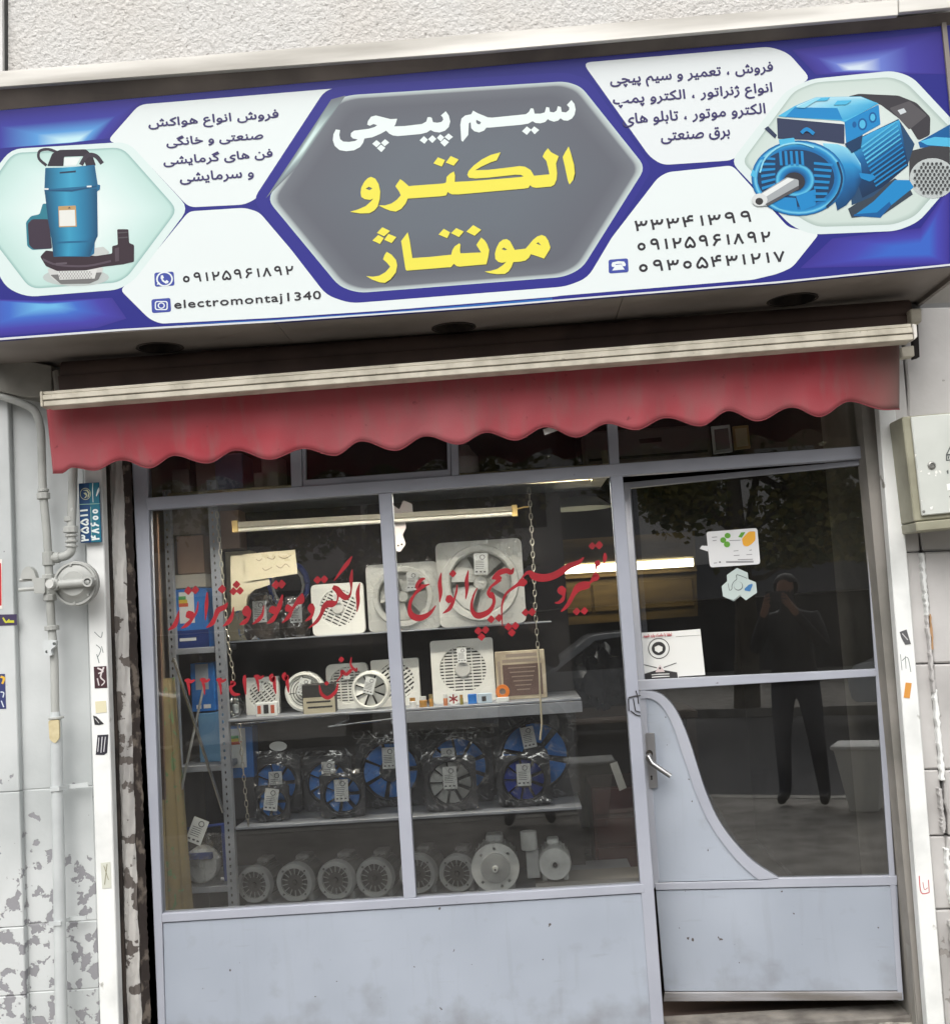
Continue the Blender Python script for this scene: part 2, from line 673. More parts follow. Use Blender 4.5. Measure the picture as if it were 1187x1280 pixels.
# ------------------------------------------------------------------ surface materials
def flaked_paint(name, paint, paint2, under, zmid, amount, scale=7.0):
    """old gloss paint: dull patches everywhere, flaked off to the grey stone low down"""
    m = bpy.data.materials.new(name)
    m.use_nodes = True
    N, L = m.node_tree.nodes, m.node_tree.links
    b = N['Principled BSDF']
    geo = N.new('ShaderNodeNewGeometry')
    pos = geo.outputs['Position']
    sp = N.new('ShaderNodeSeparateXYZ')
    L.new(pos, sp.inputs[0])
    def noise(sc, det):
        n = N.new('ShaderNodeTexNoise')
        n.inputs['Scale'].default_value = sc
        n.inputs['Detail'].default_value = det
        L.new(pos, n.inputs['Vector'])
        return n.outputs['Fac']
    def rng(v, a, b_, c=0.0, d=1.0):
        r_ = N.new('ShaderNodeMapRange')
        for i, x in zip(('From Min', 'From Max', 'To Min', 'To Max'), (a, b_, c, d)):
            r_.inputs[i].default_value = x
        L.new(v, r_.inputs['Value'])
        return r_.outputs[0]
    def math_(op, a, b_):
        q = N.new('ShaderNodeMath')
        q.operation = op
        for i, x in enumerate((a, b_)):
            if isinstance(x, float):
                q.inputs[i].default_value = x
            else:
                L.new(x, q.inputs[i])
        return q.outputs[0]
    low = rng(sp.outputs['Z'], zmid+0.35, zmid-0.25, -0.10, amount)
    big = math_('ADD', noise(scale, 7.0), low)
    fl = rng(math_('ADD', big, math_('MULTIPLY', noise(scale*5, 4.0), 0.12)), 0.70, 0.715)
    def mix(f, a, c):
        mx = N.new('ShaderNodeMix')
        mx.data_type = 'RGBA'
        L.new(f, mx.inputs[0])
        for i, x in ((6, a), (7, c)):
            if isinstance(x, tuple):
                mx.inputs[i].default_value = x
            else:
                L.new(x, mx.inputs[i])
        return mx.outputs[2]
    c = mix(rng(noise(2.3, 5.0), 0.4, 0.68), paint, paint2)
    c = mix(fl, c, under)
    L.new(c, b.inputs['Base Color'])
    L.new(rng(fl, 0.0, 1.0, 0.45, 0.85), b.inputs['Roughness'])
    h = math_('SUBTRACT', math_('MULTIPLY', noise(60.0, 4.0), 0.25), fl)
    bp = N.new('ShaderNodeBump')
    bp.inputs['Strength'].default_value = 0.5
    bp.inputs['Distance'].default_value = 0.004
    L.new(h, bp.inputs['Height'])
    L.new(bp.outputs[0], b.inputs['Normal'])
    _mats[name] = m
    return m

M_STUCCO = mat('stucco', rgb(208, 207, 204), 0.95, col2=rgb(206, 203, 198), nscale=3.0, bump=0.6, bscale=72.0, bdist=0.02, col3=rgb(150, 147, 142), n3=70.0, lo3=0.62, hi3=0.75)
M_WALLP = flaked_paint('painted_stone', rgb(206, 210, 210), rgb(180, 185, 185), rgb(146, 146, 150), 0.80, 0.11, 19.0)
M_WALLR = flaked_paint('painted_plaster', rgb(206, 204, 202), rgb(172, 170, 168), rgb(150, 146, 142), 0.4, 0.08, 11.0)
M_RAIL = mat('white_rail_paint', rgb(236, 238, 236), 0.45, col2=rgb(205, 208, 206), nscale=5.0, lo=0.5, hi=0.75, col3=rgb(150, 148, 140), n3=14.0, lo3=0.68, hi3=0.74)
M_POST = flaked_paint('flaking_steel', rgb(190, 188, 184), rgb(150, 148, 146), rgb(96, 90, 86), 1.6, 0.10, 14.0)
M_GAPDARK = mat('dark_gap', rgb(38, 34, 32), 0.9, col2=rgb(70, 62, 56), nscale=12)  # near-black stands in for the shade in gaps, grooves and holes
M_FRAME = mat('grey_frame_paint', rgb(170, 174, 185), 0.42, col2=rgb(156, 160, 172), nscale=3.0, lo=0.35, hi=0.7, col3=rgb(110, 108, 110), n3=30.0, lo3=0.72, hi3=0.76, bump=0.15, bscale=30, bdist=0.003)
def old_panel_paint(name, c1, c2, grime, chip):
    """brushed-on gloss paint on sheet steel: drips, scuffs, small chips and splashed street dirt near the ground"""
    m = bpy.data.materials.new(name)
    m.use_nodes = True
    N, L = m.node_tree.nodes, m.node_tree.links
    b = N['Principled BSDF']
    geo = N.new('ShaderNodeNewGeometry')
    def noise(sc, st=(1, 1, 1), det=5.0):
        mp = N.new('ShaderNodeMapping')
        mp.inputs['Scale'].default_value = st
        L.new(geo.outputs['Position'], mp.inputs[0])
        n = N.new('ShaderNodeTexNoise')
        n.inputs['Scale'].default_value = sc
        n.inputs['Detail'].default_value = det
        L.new(mp.outputs[0], n.inputs['Vector'])
        return n.outputs['Fac']
    def rng(v, a, b_, c=0.0, d=1.0):
        r_ = N.new('ShaderNodeMapRange')
        for i_, x in zip(('From Min', 'From Max', 'To Min', 'To Max'), (a, b_, c, d)):
            r_.inputs[i_].default_value = x
        L.new(v, r_.inputs['Value'])
        return r_.outputs[0]
    def mix(f, a, c):
        mx = N.new('ShaderNodeMix')
        mx.data_type = 'RGBA'
        L.new(f, mx.inputs[0])
        for i_, x in ((6, a), (7, c)):
            if isinstance(x, tuple):
                mx.inputs[i_].default_value = x
            else:
                L.new(x, mx.inputs[i_])
        return mx.outputs[2]
    def add(a, c, k):
        q = N.new('ShaderNodeMath')
        q.operation = 'MULTIPLY_ADD'
        L.new(c, q.inputs[0])
        q.inputs[1].default_value = k
        L.new(a, q.inputs[2])
        return q.outputs[0]
    sp = N.new('ShaderNodeSeparateXYZ')
    L.new(geo.outputs['Position'], sp.inputs[0])
    c = mix(rng(noise(1.8, det=3.0), 0.35, 0.7), c1, c2)
    c = mix(rng(noise(5.0, (5, 1, 0.5)), 0.58, 0.9, 0.0, 0.22), c, grime)          # old drips
    c = mix(rng(noise(7.0, (1, 1, 7)), 0.66, 0.78, 0.0, 0.18), c, grime)            # scuffs
    splash = add(noise(9.0, det=7.0), rng(sp.outputs['Z'], 0.22, 0.0), 0.26)
    c = mix(rng(splash, 0.60, 0.95, 0.0, 0.5), c, grime)
    c = mix(rng(noise(34.0, det=2.0), 0.745, 0.755), c, chip)
    L.new(c, b.inputs['Base Color'])
    L.new(rng(noise(6.0), 0.3, 0.7, 0.30, 0.55), b.inputs['Roughness'])
    h = add(noise(3.0, det=2.0), noise(60.0, (1, 1, 0.3), 3.0), 0.06)
    bp = N.new('ShaderNodeBump')
    bp.inputs['Strength'].default_value = 0.45
    bp.inputs['Distance'].default_value = 0.012
    L.new(h, bp.inputs['Height'])
    L.new(bp.outputs[0], b.inputs['Normal'])
    _mats[name] = m
    return m
M_PANEL = old_panel_paint('grey_panel_paint', rgb(166, 174, 186), rgb(154, 162, 174), rgb(112, 110, 108), rgb(84, 76, 72))
M_KICK = mat('scuffed_kick_paint', rgb(150, 150, 154), 0.55, col2=rgb(112, 108, 104), nscale=6.0, stretch=(0.4, 1, 3))
M_STONE = mat('worn_step_stone', rgb(172, 168, 160), 0.9, col2=rgb(96, 92, 86), nscale=16.0, lo=0.45, hi=0.6, bump=0.9, bscale=22.0, bdist=0.02)
M_GLASS = glass_mat('window_glass', (0.975, 0.985, 0.98, 1), 1.62, bump=0.02, bscale=1.3, dust=0.02)
M_GLASSD = glass_mat('door_glass', (0.90, 0.92, 0.92, 1), 2.3, bump=0.012, bscale=1.1, dust=0.02)
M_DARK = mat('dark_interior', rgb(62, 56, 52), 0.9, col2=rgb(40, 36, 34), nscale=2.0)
M_SEAM = mat('grey_seam', rgb(88, 90, 100), 0.8)
M_CONC = mat('ceiling_plaster', rgb(120, 112, 100), 0.9)

# ------------------------------------------------------------------ planes of the shop front
F0 = front(0.0)
WALL_Y = -0.10
FW = front(WALL_Y)
FR = front(WALL_Y-0.03)
DOOR_T = R(12.0)
_h = F0(1121.0, 1107.0)
FD = Plane((_h.x, 0.03, 0.0), (math.sin(DOOR_T), math.cos(DOOR_T), 0))

# ------------------------------------------------------------------ ground behind and below (street side)
ZP = -0.14
o = MB().box(-60, 60, -5.2, -0.30, ZP-0.3, ZP).build('pavement', mat('pavement_tiles', rgb(150, 146, 140), 0.9, col2=rgb(120, 116, 110), nscale=5.0, bump=0.4, bscale=15))
structure(o)
o = MB().box(-60, 60, -5.36, -5.204, ZP-0.3, ZP+0.004).build('kerb', mat('kerb_stone', rgb(165, 162, 155), 0.9, col2=rgb(130, 128, 122), nscale=8.0))
structure(o)
o = MB().box(-400, 400, -400, -5.364, ZP-0.35, ZP-0.13).build('road', mat('asphalt', rgb(74, 74, 76), 0.9, col2=rgb(60, 60, 62), nscale=8.0, bump=0.4, bscale=120))
structure(o)
o = MB().box(-60, 60, -22.0, -13.0, ZP-0.3, ZP-0.004).build('far_pavement', mat('pavement_tiles', rgb(150, 146, 140)))
structure(o)

# ------------------------------------------------------------------ the shop building
B = thing('shop_building', 'single-storey shop front with grey frame under pale stucco wall', 'building', (0, 0, 0))
# rough stucco above the sign
FT = front(-0.52)
pslab('upper_wall', [(10, -200), (1900, -340), (1900, 20), (10, 130)], FT, 0, 0.35, M_STUCCO, B)
pslab('upper_wall', [(-560, -160), (6, -200), (8, 130), (-560, 175)], FT, -0.03, 0.35, mat('pale_render', rgb(228, 228, 226), 0.9, col2=rgb(200, 200, 198), nscale=5), B)
pslab('upper_pipe', [(6.5, -200), (9.5, -200), (9.5, 92), (6.5, 92)], FT, -0.012, 0.03, mat('dark_joint', rgb(70, 70, 70), 0.9), B)
# masonry mass behind everything that is not opening
mass = MB()
xl, xr = FW(128, 800).x, FW(1100, 800).x
mass.box(-6, xl, -0.06, 0.5, ZP, 2.75).box(xr+0.02, 6, -0.06, 0.5, ZP, 2.75).box(-6, 6, -0.04, 0.5, 2.44, 6.0)
mass.build('masonry', mat('masonry', rgb(150, 146, 140), 0.9, col2=rgb(120, 118, 112), nscale=4), B)
# left pier: painted stone cladding with flaking paint, slabs of two columns
lp = MB().slab([[(-560, 440), (112, 430), (132, 1330), (-560, 1370)]], FW, 0.003, 0.06).build('left_pier', mat('painted_mortar', rgb(190, 193, 193), 0.95), B)
def lean(x, y):      # pier edges lean as the photograph's verticals do
    return (x + (y-600)*0.030, y - (x-60)*0.06)
rows = [430, 985, 1153, 1238, 1345]
for i in range(len(rows)-1):
    for (a, b_) in ((-560, -290.6), (-290, -136.6), (-136, 17.0), (17.6, 104.5)):
        q = [lean(a, rows[i]+0.6), lean(b_, rows[i]+0.6), lean(b_, rows[i+1]), lean(a, rows[i+1])]
        nr = -0.030 if a < 0 else 0.0
        MB().slab([q], FW, nr, 0.012-nr).build('stone_slab', M_WALLP, lp, bev=0.003)
# a bulkhead turning in under the sign, upper left
pslab('bulkhead', [(-60, 436), (10, 449), (78, 464), (78, 500), (50, 503), (-60, 480)], FW, -0.10, 0.16, mat('bulkhead_paint', rgb(150, 148, 140), 0.8, col2=rgb(120, 118, 112), nscale=4), B, bev=0.01)
# white shutter rails and old steel posts
pslab('shutter_rail', [(103, 520), (125, 520), (148.8, 1290), (125.5, 1290)], FR, 0, 0.05, M_RAIL, B, bev=0.003)
pslab('shutter_rail', [(1092, 440), (1113, 440), (1182, 1295), (1160, 1295)], FR, 0, 0.05, M_RAIL, B, bev=0.003)
pslab('channel_gap_strip', [(126.6, 520), (130.5, 520), (155, 1290), (150, 1290)], FW, 0.03, 0.03, M_GAPDARK, B)  # dark strip painted in for the shaded gap beside the rail
def postfn(u_, v_):
    y = 520+770*v_
    x0, x1 = 129+26*v_, 146.5+26*v_+0.4*math.sin(v_*60)+0.3*math.sin(v_*143)
    return FW(x0+(x1-x0)*u_, y, 0.035+0.035*(u_-0.45)**2+random.uniform(-1, 1)*0.0022+0.004*math.sin(u_*9+v_*23)*math.sin(v_*31+u_*5))
MB().grid(postfn, 10, 220).build('steel_post', M_POST, B, smooth=True)
def rustfn(u_, v_):
    y = 520+770*v_
    x0, x1 = 145.5+27*v_, 152+27*v_+random.uniform(-0.9, 0.9)
    return FW(x0+(x1-x0)*u_, y, 0.05+0.04*u_+0.003*math.sin(v_*190+u_*9))
MB().grid(rustfn, 4, 220).build('rusted_edge', mat('black_rust', rgb(58, 50, 46), 0.9, col2=rgb(120, 110, 100), nscale=22, lo=0.52, hi=0.62), B, smooth=True)
pslab('channel_gap', [(140, 520), (166, 520), (180, 900), (194, 1290), (164, 1290)], F0, 0.06, 0.02, M_GAPDARK, B)  # dark sheet giving the gap its black shade by colour
pslab('steel_post', [(1072, 440), (1089, 440), (1157.5, 1295), (1141, 1295)], F0, -0.055, 0.06, mat('old_jamb_steel', rgb(150, 147, 140), 0.5, col2=rgb(112, 106, 98), nscale=5.0, stretch=(3, 1, 0.6)), B, bev=0.006)
pslab('channel_gap_strip', [(1088.5, 440), (1094, 440), (1162, 1295), (1157, 1295)], F0, -0.04, 0.05, M_GAPDARK, B)  # dark strip painted in for the shaded gap at the right jamb
# right pier: crumbling painted plaster over stone blocks
rp = MB().slab([[(1108, 380), (1800, 340), (1800, 1340), (1178, 1340)]], FW, 0.03, 0.05).build('right_pier', mat('mortar', rgb(120, 120, 120)), B)
def leanr(x, y):
    return (x + (y-510)*0.088, y - (x-1120)*0.03)
rr = [385, 690, 830, 962, 1045, 1137, 1345]
for i in range(len(rr)-1):
    jog = 0.0
    q = [leanr(1113, rr[i]+1), leanr(1134, rr[i]+1), leanr(1134, rr[i+1]-0.5), leanr(1113, rr[i+1]-0.5)]
    MB().slab([q], FW, 0.0, 0.034).build('stone_slab', M_WALLR, rp, bev=0.005)
    pts = [leanr(1135+random.uniform(-2.5, 3), rr[i]+1+(rr[i+1]-rr[i]-1.5)*k/6) for k in range(7)]
    q = [leanr(1560, rr[i]+1)] + pts + [leanr(1560, rr[i+1]-0.5)]
    MB().slab([q], FW, -0.018 if i else 0.0, 0.052 if i else 0.034).build('stone_slab', M_WALLR, rp, bev=0.006)
# broken plaster edge: a lip of lime flaking off along the joint
def jag(x, y0, y1, n, amp, w):
    a = [leanr(x+random.uniform(-amp, amp), y0+(y1-y0)*k/n) for k in range(n+1)]
    b = [leanr(x+w+random.uniform(-amp, amp)*0.8, y0+(y1-y0)*k/n) for k in range(n+1)]
    return a + list(reversed(b))
for (x, y0, y1, w, m_) in ((1131.5, 692, 770, 4.0, M_RAIL), (1131.5, 768, 866, 3.0, M_WALLR), (1132.5, 862, 975, 4.5, M_RAIL), (1128, 985, 1040, 4, M_WALLR), (1130, 1060, 1130, 4, M_RAIL), (1127, 1150, 1260, 5, M_WALLR)):
    MB().slab([jag(x, y0, y1, 22, 1.3, w)], FW, -0.028, 0.03).build('plaster_lip', m_, rp, bev=0.002)
MB().slab([jag(1134.8, 768, 812, 9, 0.8, 2.2)], FW, -0.0285, 0.01).build('rust_streak', mat('rust_stain', rgb(176, 140, 104), 0.9), rp)
# step
st = MB()
st.grid(lambda u, v: Vector((-2.6+5.2*u, -0.34+0.36*v, -0.040+0.012*math.sin(u*37+v*9)*math.sin(v*21+u*13)+random.uniform(-0.006, 0.006))), 90, 8)
st.box(-2.6, 2.6, -0.335, 0.60, -0.3, -0.062)
stp = st.build('door_step', M_STONE, B)
sill = MB().box(F0(829, 1270).x+0.01, _h.x+0.03, 0.02, 0.16, -0.06, -0.014).build('threshold', mat('threshold_stone', rgb(128, 124, 118), 0.9, col2=rgb(92, 88, 84), nscale=9, bump=0.5, bscale=30), B, bev=0.006)
# interior shell
IX0, IX1, IY1, IZ1 = F0(184, 800).x-0.03, _h.x+0.10, 3.2, 2.75
sh = MB()
sh.box(IX0-0.1, IX0, 0.06, IY1, 0, IZ1)
sh.build('interior_wall', mat('inner_side_wall', rgb(120, 108, 92), 0.9, col2=rgb(90, 80, 70), nscale=3), B)
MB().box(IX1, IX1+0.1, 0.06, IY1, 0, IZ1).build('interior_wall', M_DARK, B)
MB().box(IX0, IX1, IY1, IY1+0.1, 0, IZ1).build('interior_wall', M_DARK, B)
MB().box(IX0, IX1, 0.06, IY1, IZ1, IZ1+0.1).build('interior_ceiling', M_CONC, B)
MB().box(IX0, IX1, 0.165, IY1, -0.1, -0.03).build('interior_floor', mat('dark_floor', rgb(78, 66, 60), 0.6, col2=rgb(60, 50, 46), nscale=3), B)

# ------------------------------------------------------------------ display window
W = MB().slab([[(161, 500), (181, 498), (202.3, 1142.3), (207, 1300), (198, 1300), (189, 1080)]], F0, 0, 0.05).build('display_window', M_FRAME, B, bev=0.002)
pslab('transom_bar', [(181.5, 622.5), (1078, 557.3), (1079, 573), (762, 595.6), (184.6, 637.5)], F0, -0.004, 0.055, M_FRAME, W, bev=0.002)
pslab('mullion', [(473, 617), (489, 615.5), (520, 1122.5), (504.4, 1124)], F0, 0.0, 0.05, M_FRAME, W, bev=0.002)
pslab('post', [(762.5, 595), (778, 594), (830, 1285), (813.5, 1285)], F0, -0.002, 0.055, M_FRAME, W, bev=0.002)
for q in ([(361, 500), (375, 499), (377.5, 608), (364, 609)], [(561, 490), (570, 489), (573.5, 594), (564.5, 595)], [(756, 480), (769, 479), (774, 580), (762, 581)]):
    pslab('mullion', q, F0, 0.0, 0.05, M_FRAME, W, bev=0.002)
pslab('top_bar', [(160, 512), (1078, 440), (1078, 470), (160, 540)], F0, 0.0, 0.05, M_FRAME, W, bev=0.002)
# tilting sash of the second upper light
pslab('sash', [(375, 500), (562, 488), (563.6, 597), (378.2, 611)], F0, 0.006, 0.03, M_FRAME, W, bev=0.002,
      holes=[[(381, 505), (381.5, 599.5), (559, 586.5), (557, 493)]])
pslab('sill_rail', [(202.3, 1142.3), (804.5, 1105.2), (805.5, 1116.2), (202.7, 1153.4)], F0, -0.003, 0.05, M_FRAME, W, bev=0.002)
pslab('lower_panel', [(203.4, 1154.6), (806, 1117.4), (815.5, 1290), (207, 1300)], F0, 0.004, 0.02, M_PANEL, W, bev=0.002)
pslab('panel_seam', [(202.8, 1152), (810, 1115), (822, 1300), (205, 1300)], F0, 0.026, 0.004, M_SEAM, W)
for q in ([(183, 634), (476, 613), (507, 1126), (201, 1144)], [(487, 612), (766, 592), (806, 1108), (519, 1124)],
          [(178, 500), (364, 490), (366, 612), (181, 625)], [(558.0, 585), (560, 490), (380, 500), (381, 602)],
          [(568, 480), (758, 468), (764, 584), (572, 598)], [(767, 470), (1078, 448), (1078, 560), (773, 583)]):
    pslab('pane', q, F0, 0.022, 0.006, M_GLASS, W)

# ------------------------------------------------------------------ door, ajar inwards, hinged on the right
D = MB().slab([[(770, 604), (1075, 575), (1076, 581.2), (787.4, 610.2), (824, 1100), (816, 1113), (812, 1113)]], FD, 0, 0.035).build('door', M_FRAME, B, bev=0.002)
pslab('stile', [(1075.6, 575), (1083, 574.4), (1129, 1251), (1122, 1251.2)], FD, -0.001, 0.037, M_FRAME, D, bev=0.002)
pslab('middle_rail', [(796, 850.2), (1094.5, 836.2), (1095.2, 845.6), (797, 863.5)], FD, -0.002, 0.037, M_FRAME, D, bev=0.002)
zo = (760, 840, 2.78)
outer = Z(*zo, smooth_path([(112, 66), (150, 66), (190, 82), (225, 118), (255, 172), (285, 250), (310, 330), (338, 415), (380, 510), (440, 595), (510, 665), (590, 716)], 3))
inner = Z(*zo, smooth_path([(112, 94), (145, 92), (175, 108), (205, 146), (232, 205), (256, 280), (280, 350), (306, 425), (350, 522), (408, 608), (468, 676), (522, 722)], 3))
pslab('curved_rail', outer + list(reversed(inner)), FD, -0.004, 0.037, M_FRAME, D, bev=0.002)
pslab('curved_panel', Z(*zo, [(105, 97)]) + inner[1:] + Z(*zo, [(176, 731), (120, 731)]), FD, 0.003, 0.02, M_PANEL, D)
pslab('panel_seam', Z(*zo, [(105, 75), (180, 85), (300, 340), (520, 720), (520, 735), (120, 735)]), FD, 0.024, 0.004, M_SEAM, D)
pslab('bottom_rail', Z(*zo, [(160, 734), (524, 725), (592, 717.5), (1003, 709), (1004, 742), (165, 759)]), FD, -0.002, 0.037, M_FRAME, D, bev=0.002)
pslab('lower_panel', Z(*zo, [(165, 762), (1004, 745), (1020, 1110), (195, 1112)]), FD, 0.003, 0.03, M_PANEL, D, bev=0.002)
pslab('kick_plate', Z(*zo, [(195, 1114), (1022, 1111.5), (1024, 1142), (190, 1147)]), FD, -0.002, 0.03, M_KICK, D, bev=0.003)
pslab('panel_seam', Z(*zo, [(165, 752), (1004, 736), (1024, 1140), (195, 1143)]), FD, 0.035, 0.003, M_SEAM, D)
pslab('pane', [(783, 606), (1078, 577), (1096, 840), (798, 856)], FD, 0.016, 0.006, M_GLASSD, D)
pslab('pane', [(797, 859)] + [(1097, 842), (1121, 1098)] + [(p[0]-2, p[1]+1) for p in reversed(outer)], FD, 0.016, 0.006, M_GLASSD, D)
M_STEEL = mat('brushed_steel', rgb(180, 180, 180), 0.3, metal=0.9)
hz = (780, 860, 9.1375)
lpz = pslab('lock_plate', Z(*hz, round_poly([(240, 515), (345, 512), (385, 1135), (290, 1150)], 18)), FD, -0.008, 0.009, mat('lock_plate_metal', rgb(160, 160, 162), 0.4, metal=0.7), D, bev=0.001)
kh = poly_px('keyhole', [Z(*hz, circle(313, 1010, 12, 14, 10)), Z(*hz, [(306, 1012), (322, 1012), (325, 1048), (305, 1048)])], FD, -0.0086, M_GAPDARK, lpz)
a = FD(*Z(*hz, [(288, 765)])[0], -0.008)
b_ = FD(*Z(*hz, [(290, 780)])[0], -0.05)
c_ = FD(*Z(*hz, [(335, 840)])[0], -0.055)
d_ = FD(*Z(*hz, [(545, 985)])[0], -0.055)
MB().tube([a, b_, c_, d_], [0.010, 0.0105, 0.010, 0.0095], 12).build('lever', M_STEEL, lpz, smooth=True)
MB().tube([FD(*Z(*hz, [(290, 745)])[0], -0.0085), FD(*Z(*hz, [(290, 745)])[0], -0.012)], 0.013, 14).build('rose', M_GAPDARK, lpz)
# broken lock corner held with wire on the post
mbw = MB()
for pts in ([(45, 110), (120, 90), (185, 85)], [(45, 120), (50, 260)], [(100, 120), (125, 260), (180, 275)], [(70, 260), (130, 305), (185, 318)], [(130, 30), (150, 90), (160, 180)]):
    mbw.tube([F0(*Z(*hz, [p])[0], -0.006) for p in pts], 0.0022, 6)
mbw.build('wire_loop', mat('black_wire', rgb(40, 38, 38), 0.5), D)

# ------------------------------------------------------------------ red brush lettering on the glass
M_RED = mat('red_lettering', rgb(158, 16, 32), 0.5, col2=rgb(142, 14, 28), nscale=20)
GO = 0.0215
R1, R2, R3, R4, R5 = (640, 660, 8.479), (500, 690, 7.419), (350, 690, 9.892), (205, 700, 7.419), (215, 820, 4.946)
strokes_px('painted_word', [[(985, 260, 12), (988, 310, 36), (975, 372, 10)], [(920, 338, 10), (908, 372, 56), (893, 410, 20), (886, 480, 10)],
    [(872, 478, 20), (888, 516, 70), (845, 560, 26), (812, 596, 18)], [(826, 600, 50), (770, 608, 76), (705, 630, 70), (652, 700, 42), (610, 785, 36), (565, 845, 30), (518, 888, 10)]],
    R1, F0, GO, M_RED, W, dots=[(852, 188, 38), (925, 180, 42), (685, 886, 40), (768, 880, 40)])
strokes_px('painted_word', [[(525, 612, 20), (528, 660, 84), (548, 715, 26), (535, 758, 34), (495, 790, 26), (452, 792, 8)]], R1, F0, GO, M_RED, W)
strokes_px('painted_word', [[(762, 308, 10), (705, 362, 40), (600, 405, 52), (510, 468, 62), (420, 512, 66), (320, 528, 70), (235, 510, 68), (185, 470, 40), (140, 487, 22), (92, 548, 14)],
    [(158, 572, 20), (112, 576, 78), (60, 600, 34), (0, 640, 26), (-60, 690, 22), (-95, 760, 20), (-112, 860, 16), (-104, 1045, 8)]], R1, F0, GO, M_RED, W,
    dots=[(140, 897, 40), (212, 892, 42)])
strokes_px('painted_word', [[(1052, 145, 8), (1030, 186, 38), (985, 172, 42), (925, 188, 42), (872, 228, 26), (852, 252, 10)], [(850, 244, 14), (905, 236, 40), (940, 246, 16)],
    [(925, 250, 36), (880, 290, 26), (838, 326, 18), (818, 378, 30), (842, 400, 52), (866, 430, 28), (866, 480, 26), (832, 542, 36), (772, 580, 46), (712, 590, 50), (670, 552, 32), (660, 482, 22), (680, 402, 16), (712, 332, 5)]],
    R2, F0, GO, M_RED, W, dots=[(842, 626, 36), (915, 613, 36), (722, 733, 36), (790, 724, 36), (753, 790, 36), (1002, 694, 36), (1068, 686, 36), (1035, 750, 36)])
strokes_px('painted_word', [[(630, 168, 5), (614, 262, 30), (617, 350, 26), (604, 438, 5)], [(526, 300, 5), (520, 360, 16), (505, 420, 14), (485, 470, 26), (450, 530, 30), (392, 570, 5)],
    [(448, 400, 30), (455, 440, 66), (465, 470, 30)], [(378, 190, 5), (364, 285, 30), (371, 380, 30), (362, 466, 5)],
    [(228, 246, 10), (196, 254, 28), (165, 290, 34), (170, 322, 54), (225, 312, 22), (270, 297, 5)],
    [(176, 340, 34), (132, 390, 20), (96, 450, 26), (82, 520, 28), (98, 580, 46), (152, 612, 52), (222, 600, 42), (282, 558, 26), (326, 496, 5)]],
    R2, F0, GO, M_RED, W, dots=[(486, 200, 34)])
strokes_px('painted_word', [[(976, 382, 5), (950, 500, 42), (955, 620, 38), (941, 740, 5)], [(882, 215, 8), (868, 330, 38), (870, 455, 18), (850, 535, 26), (803, 562, 62), (745, 525, 66), (692, 462, 66), (640, 432, 44)],
    [(880, 50, 12), (820, 140, 44), (742, 240, 32), (656, 355, 6)], [(690, 480, 40), (706, 540, 24), (690, 612, 22), (640, 638, 72), (580, 645, 74), (532, 682, 52), (497, 770, 36), (440, 860, 36), (342, 944, 6)]],
    R3, F0, GO, M_RED, W, dots=[(450, 345, 48), (536, 338, 48)])
strokes_px('painted_word', [[(376, 636, 30), (375, 700, 78), (386, 770, 30), (350, 820, 36), (298, 856, 8)], [(262, 508, 8), (242, 590, 86), (185, 640, 40), (132, 720, 30), (90, 805, 42), (10, 878, 6)], [(70, 650, 20), (92, 700, 82), (118, 730, 20)]],
    R3, F0, GO, M_RED, W)
strokes_px('painted_word', [[(1088, 322, 12), (1062, 420, 38), (1030, 500, 26), (990, 560, 36), (942, 588, 6)], [(985, 430, 20), (1000, 462, 72), (1015, 500, 20)], [(912, 422, 5), (902, 500, 20), (868, 552, 32), (806, 598, 6)]],
    R4, F0, GO, M_RED, W, dots=[(1026, 230, 40), (1080, 224, 40)])
strokes_px('painted_word', [[(755, 426, 28), (756, 482, 76), (772, 532, 26), (735, 575, 38), (688, 602, 6)]], R4, F0, GO, M_RED, W)
strokes_px('painted_word', [[(632, 435, 5), (622, 502, 22), (590, 570, 36), (532, 618, 6)], [(578, 394, 6), (548, 436, 38), (490, 466, 42), (460, 532, 32), (430, 590, 36), (376, 630, 6)], [(386, 298, 12), (380, 420, 30), (369, 560, 5)],
    [(302, 384, 6), (290, 470, 18), (250, 542, 22), (200, 600, 32), (142, 637, 5)], [(205, 475, 20), (225, 510, 74), (240, 545, 20)], [(122, 468, 6), (110, 540, 28), (80, 610, 36), (22, 652, 6)]],
    R4, F0, GO, M_RED, W, dots=[(526, 270, 40), (660, 228, 36), (630, 290, 36), (692, 285, 36), (210, 285, 38), (276, 278, 38)])
def red3(x, y):
    return [[(x-28, y+2, 8), (x-8, y+6, 26), (x+12, y+12, 16), (x+34, y, 10)], [(x-14, y, 14), (x-2, y+45, 14), (x+2, y+96, 5)]]
for (x, y) in ((96, 150), (190, 146), (292, 146), (525, 126)):
    strokes_px('painted_numeral', red3(x, y), R5, F0, GO, M_RED, W)
strokes_px('painted_numeral', [[(352, 170, 22), (375, 172, 22), (352, 200, 16), (372, 238, 20), (412, 240, 8)]], R5, F0, GO, M_RED, W)
strokes_px('painted_numeral', [[(442, 120, 10), (440, 160, 20), (448, 242, 6)]], R5, F0, GO, M_RED, W)
for (x, y) in ((608, 112), (688, 104)):
    strokes_px('painted_numeral', [[(x+8, y+4, 14), (x-8, y+20, 16), (x+4, y+44, 16), (x+16, y+20, 14), (x+18, y+70, 18), (x+26, y+125, 6)]], R5, F0, GO, M_RED, W)
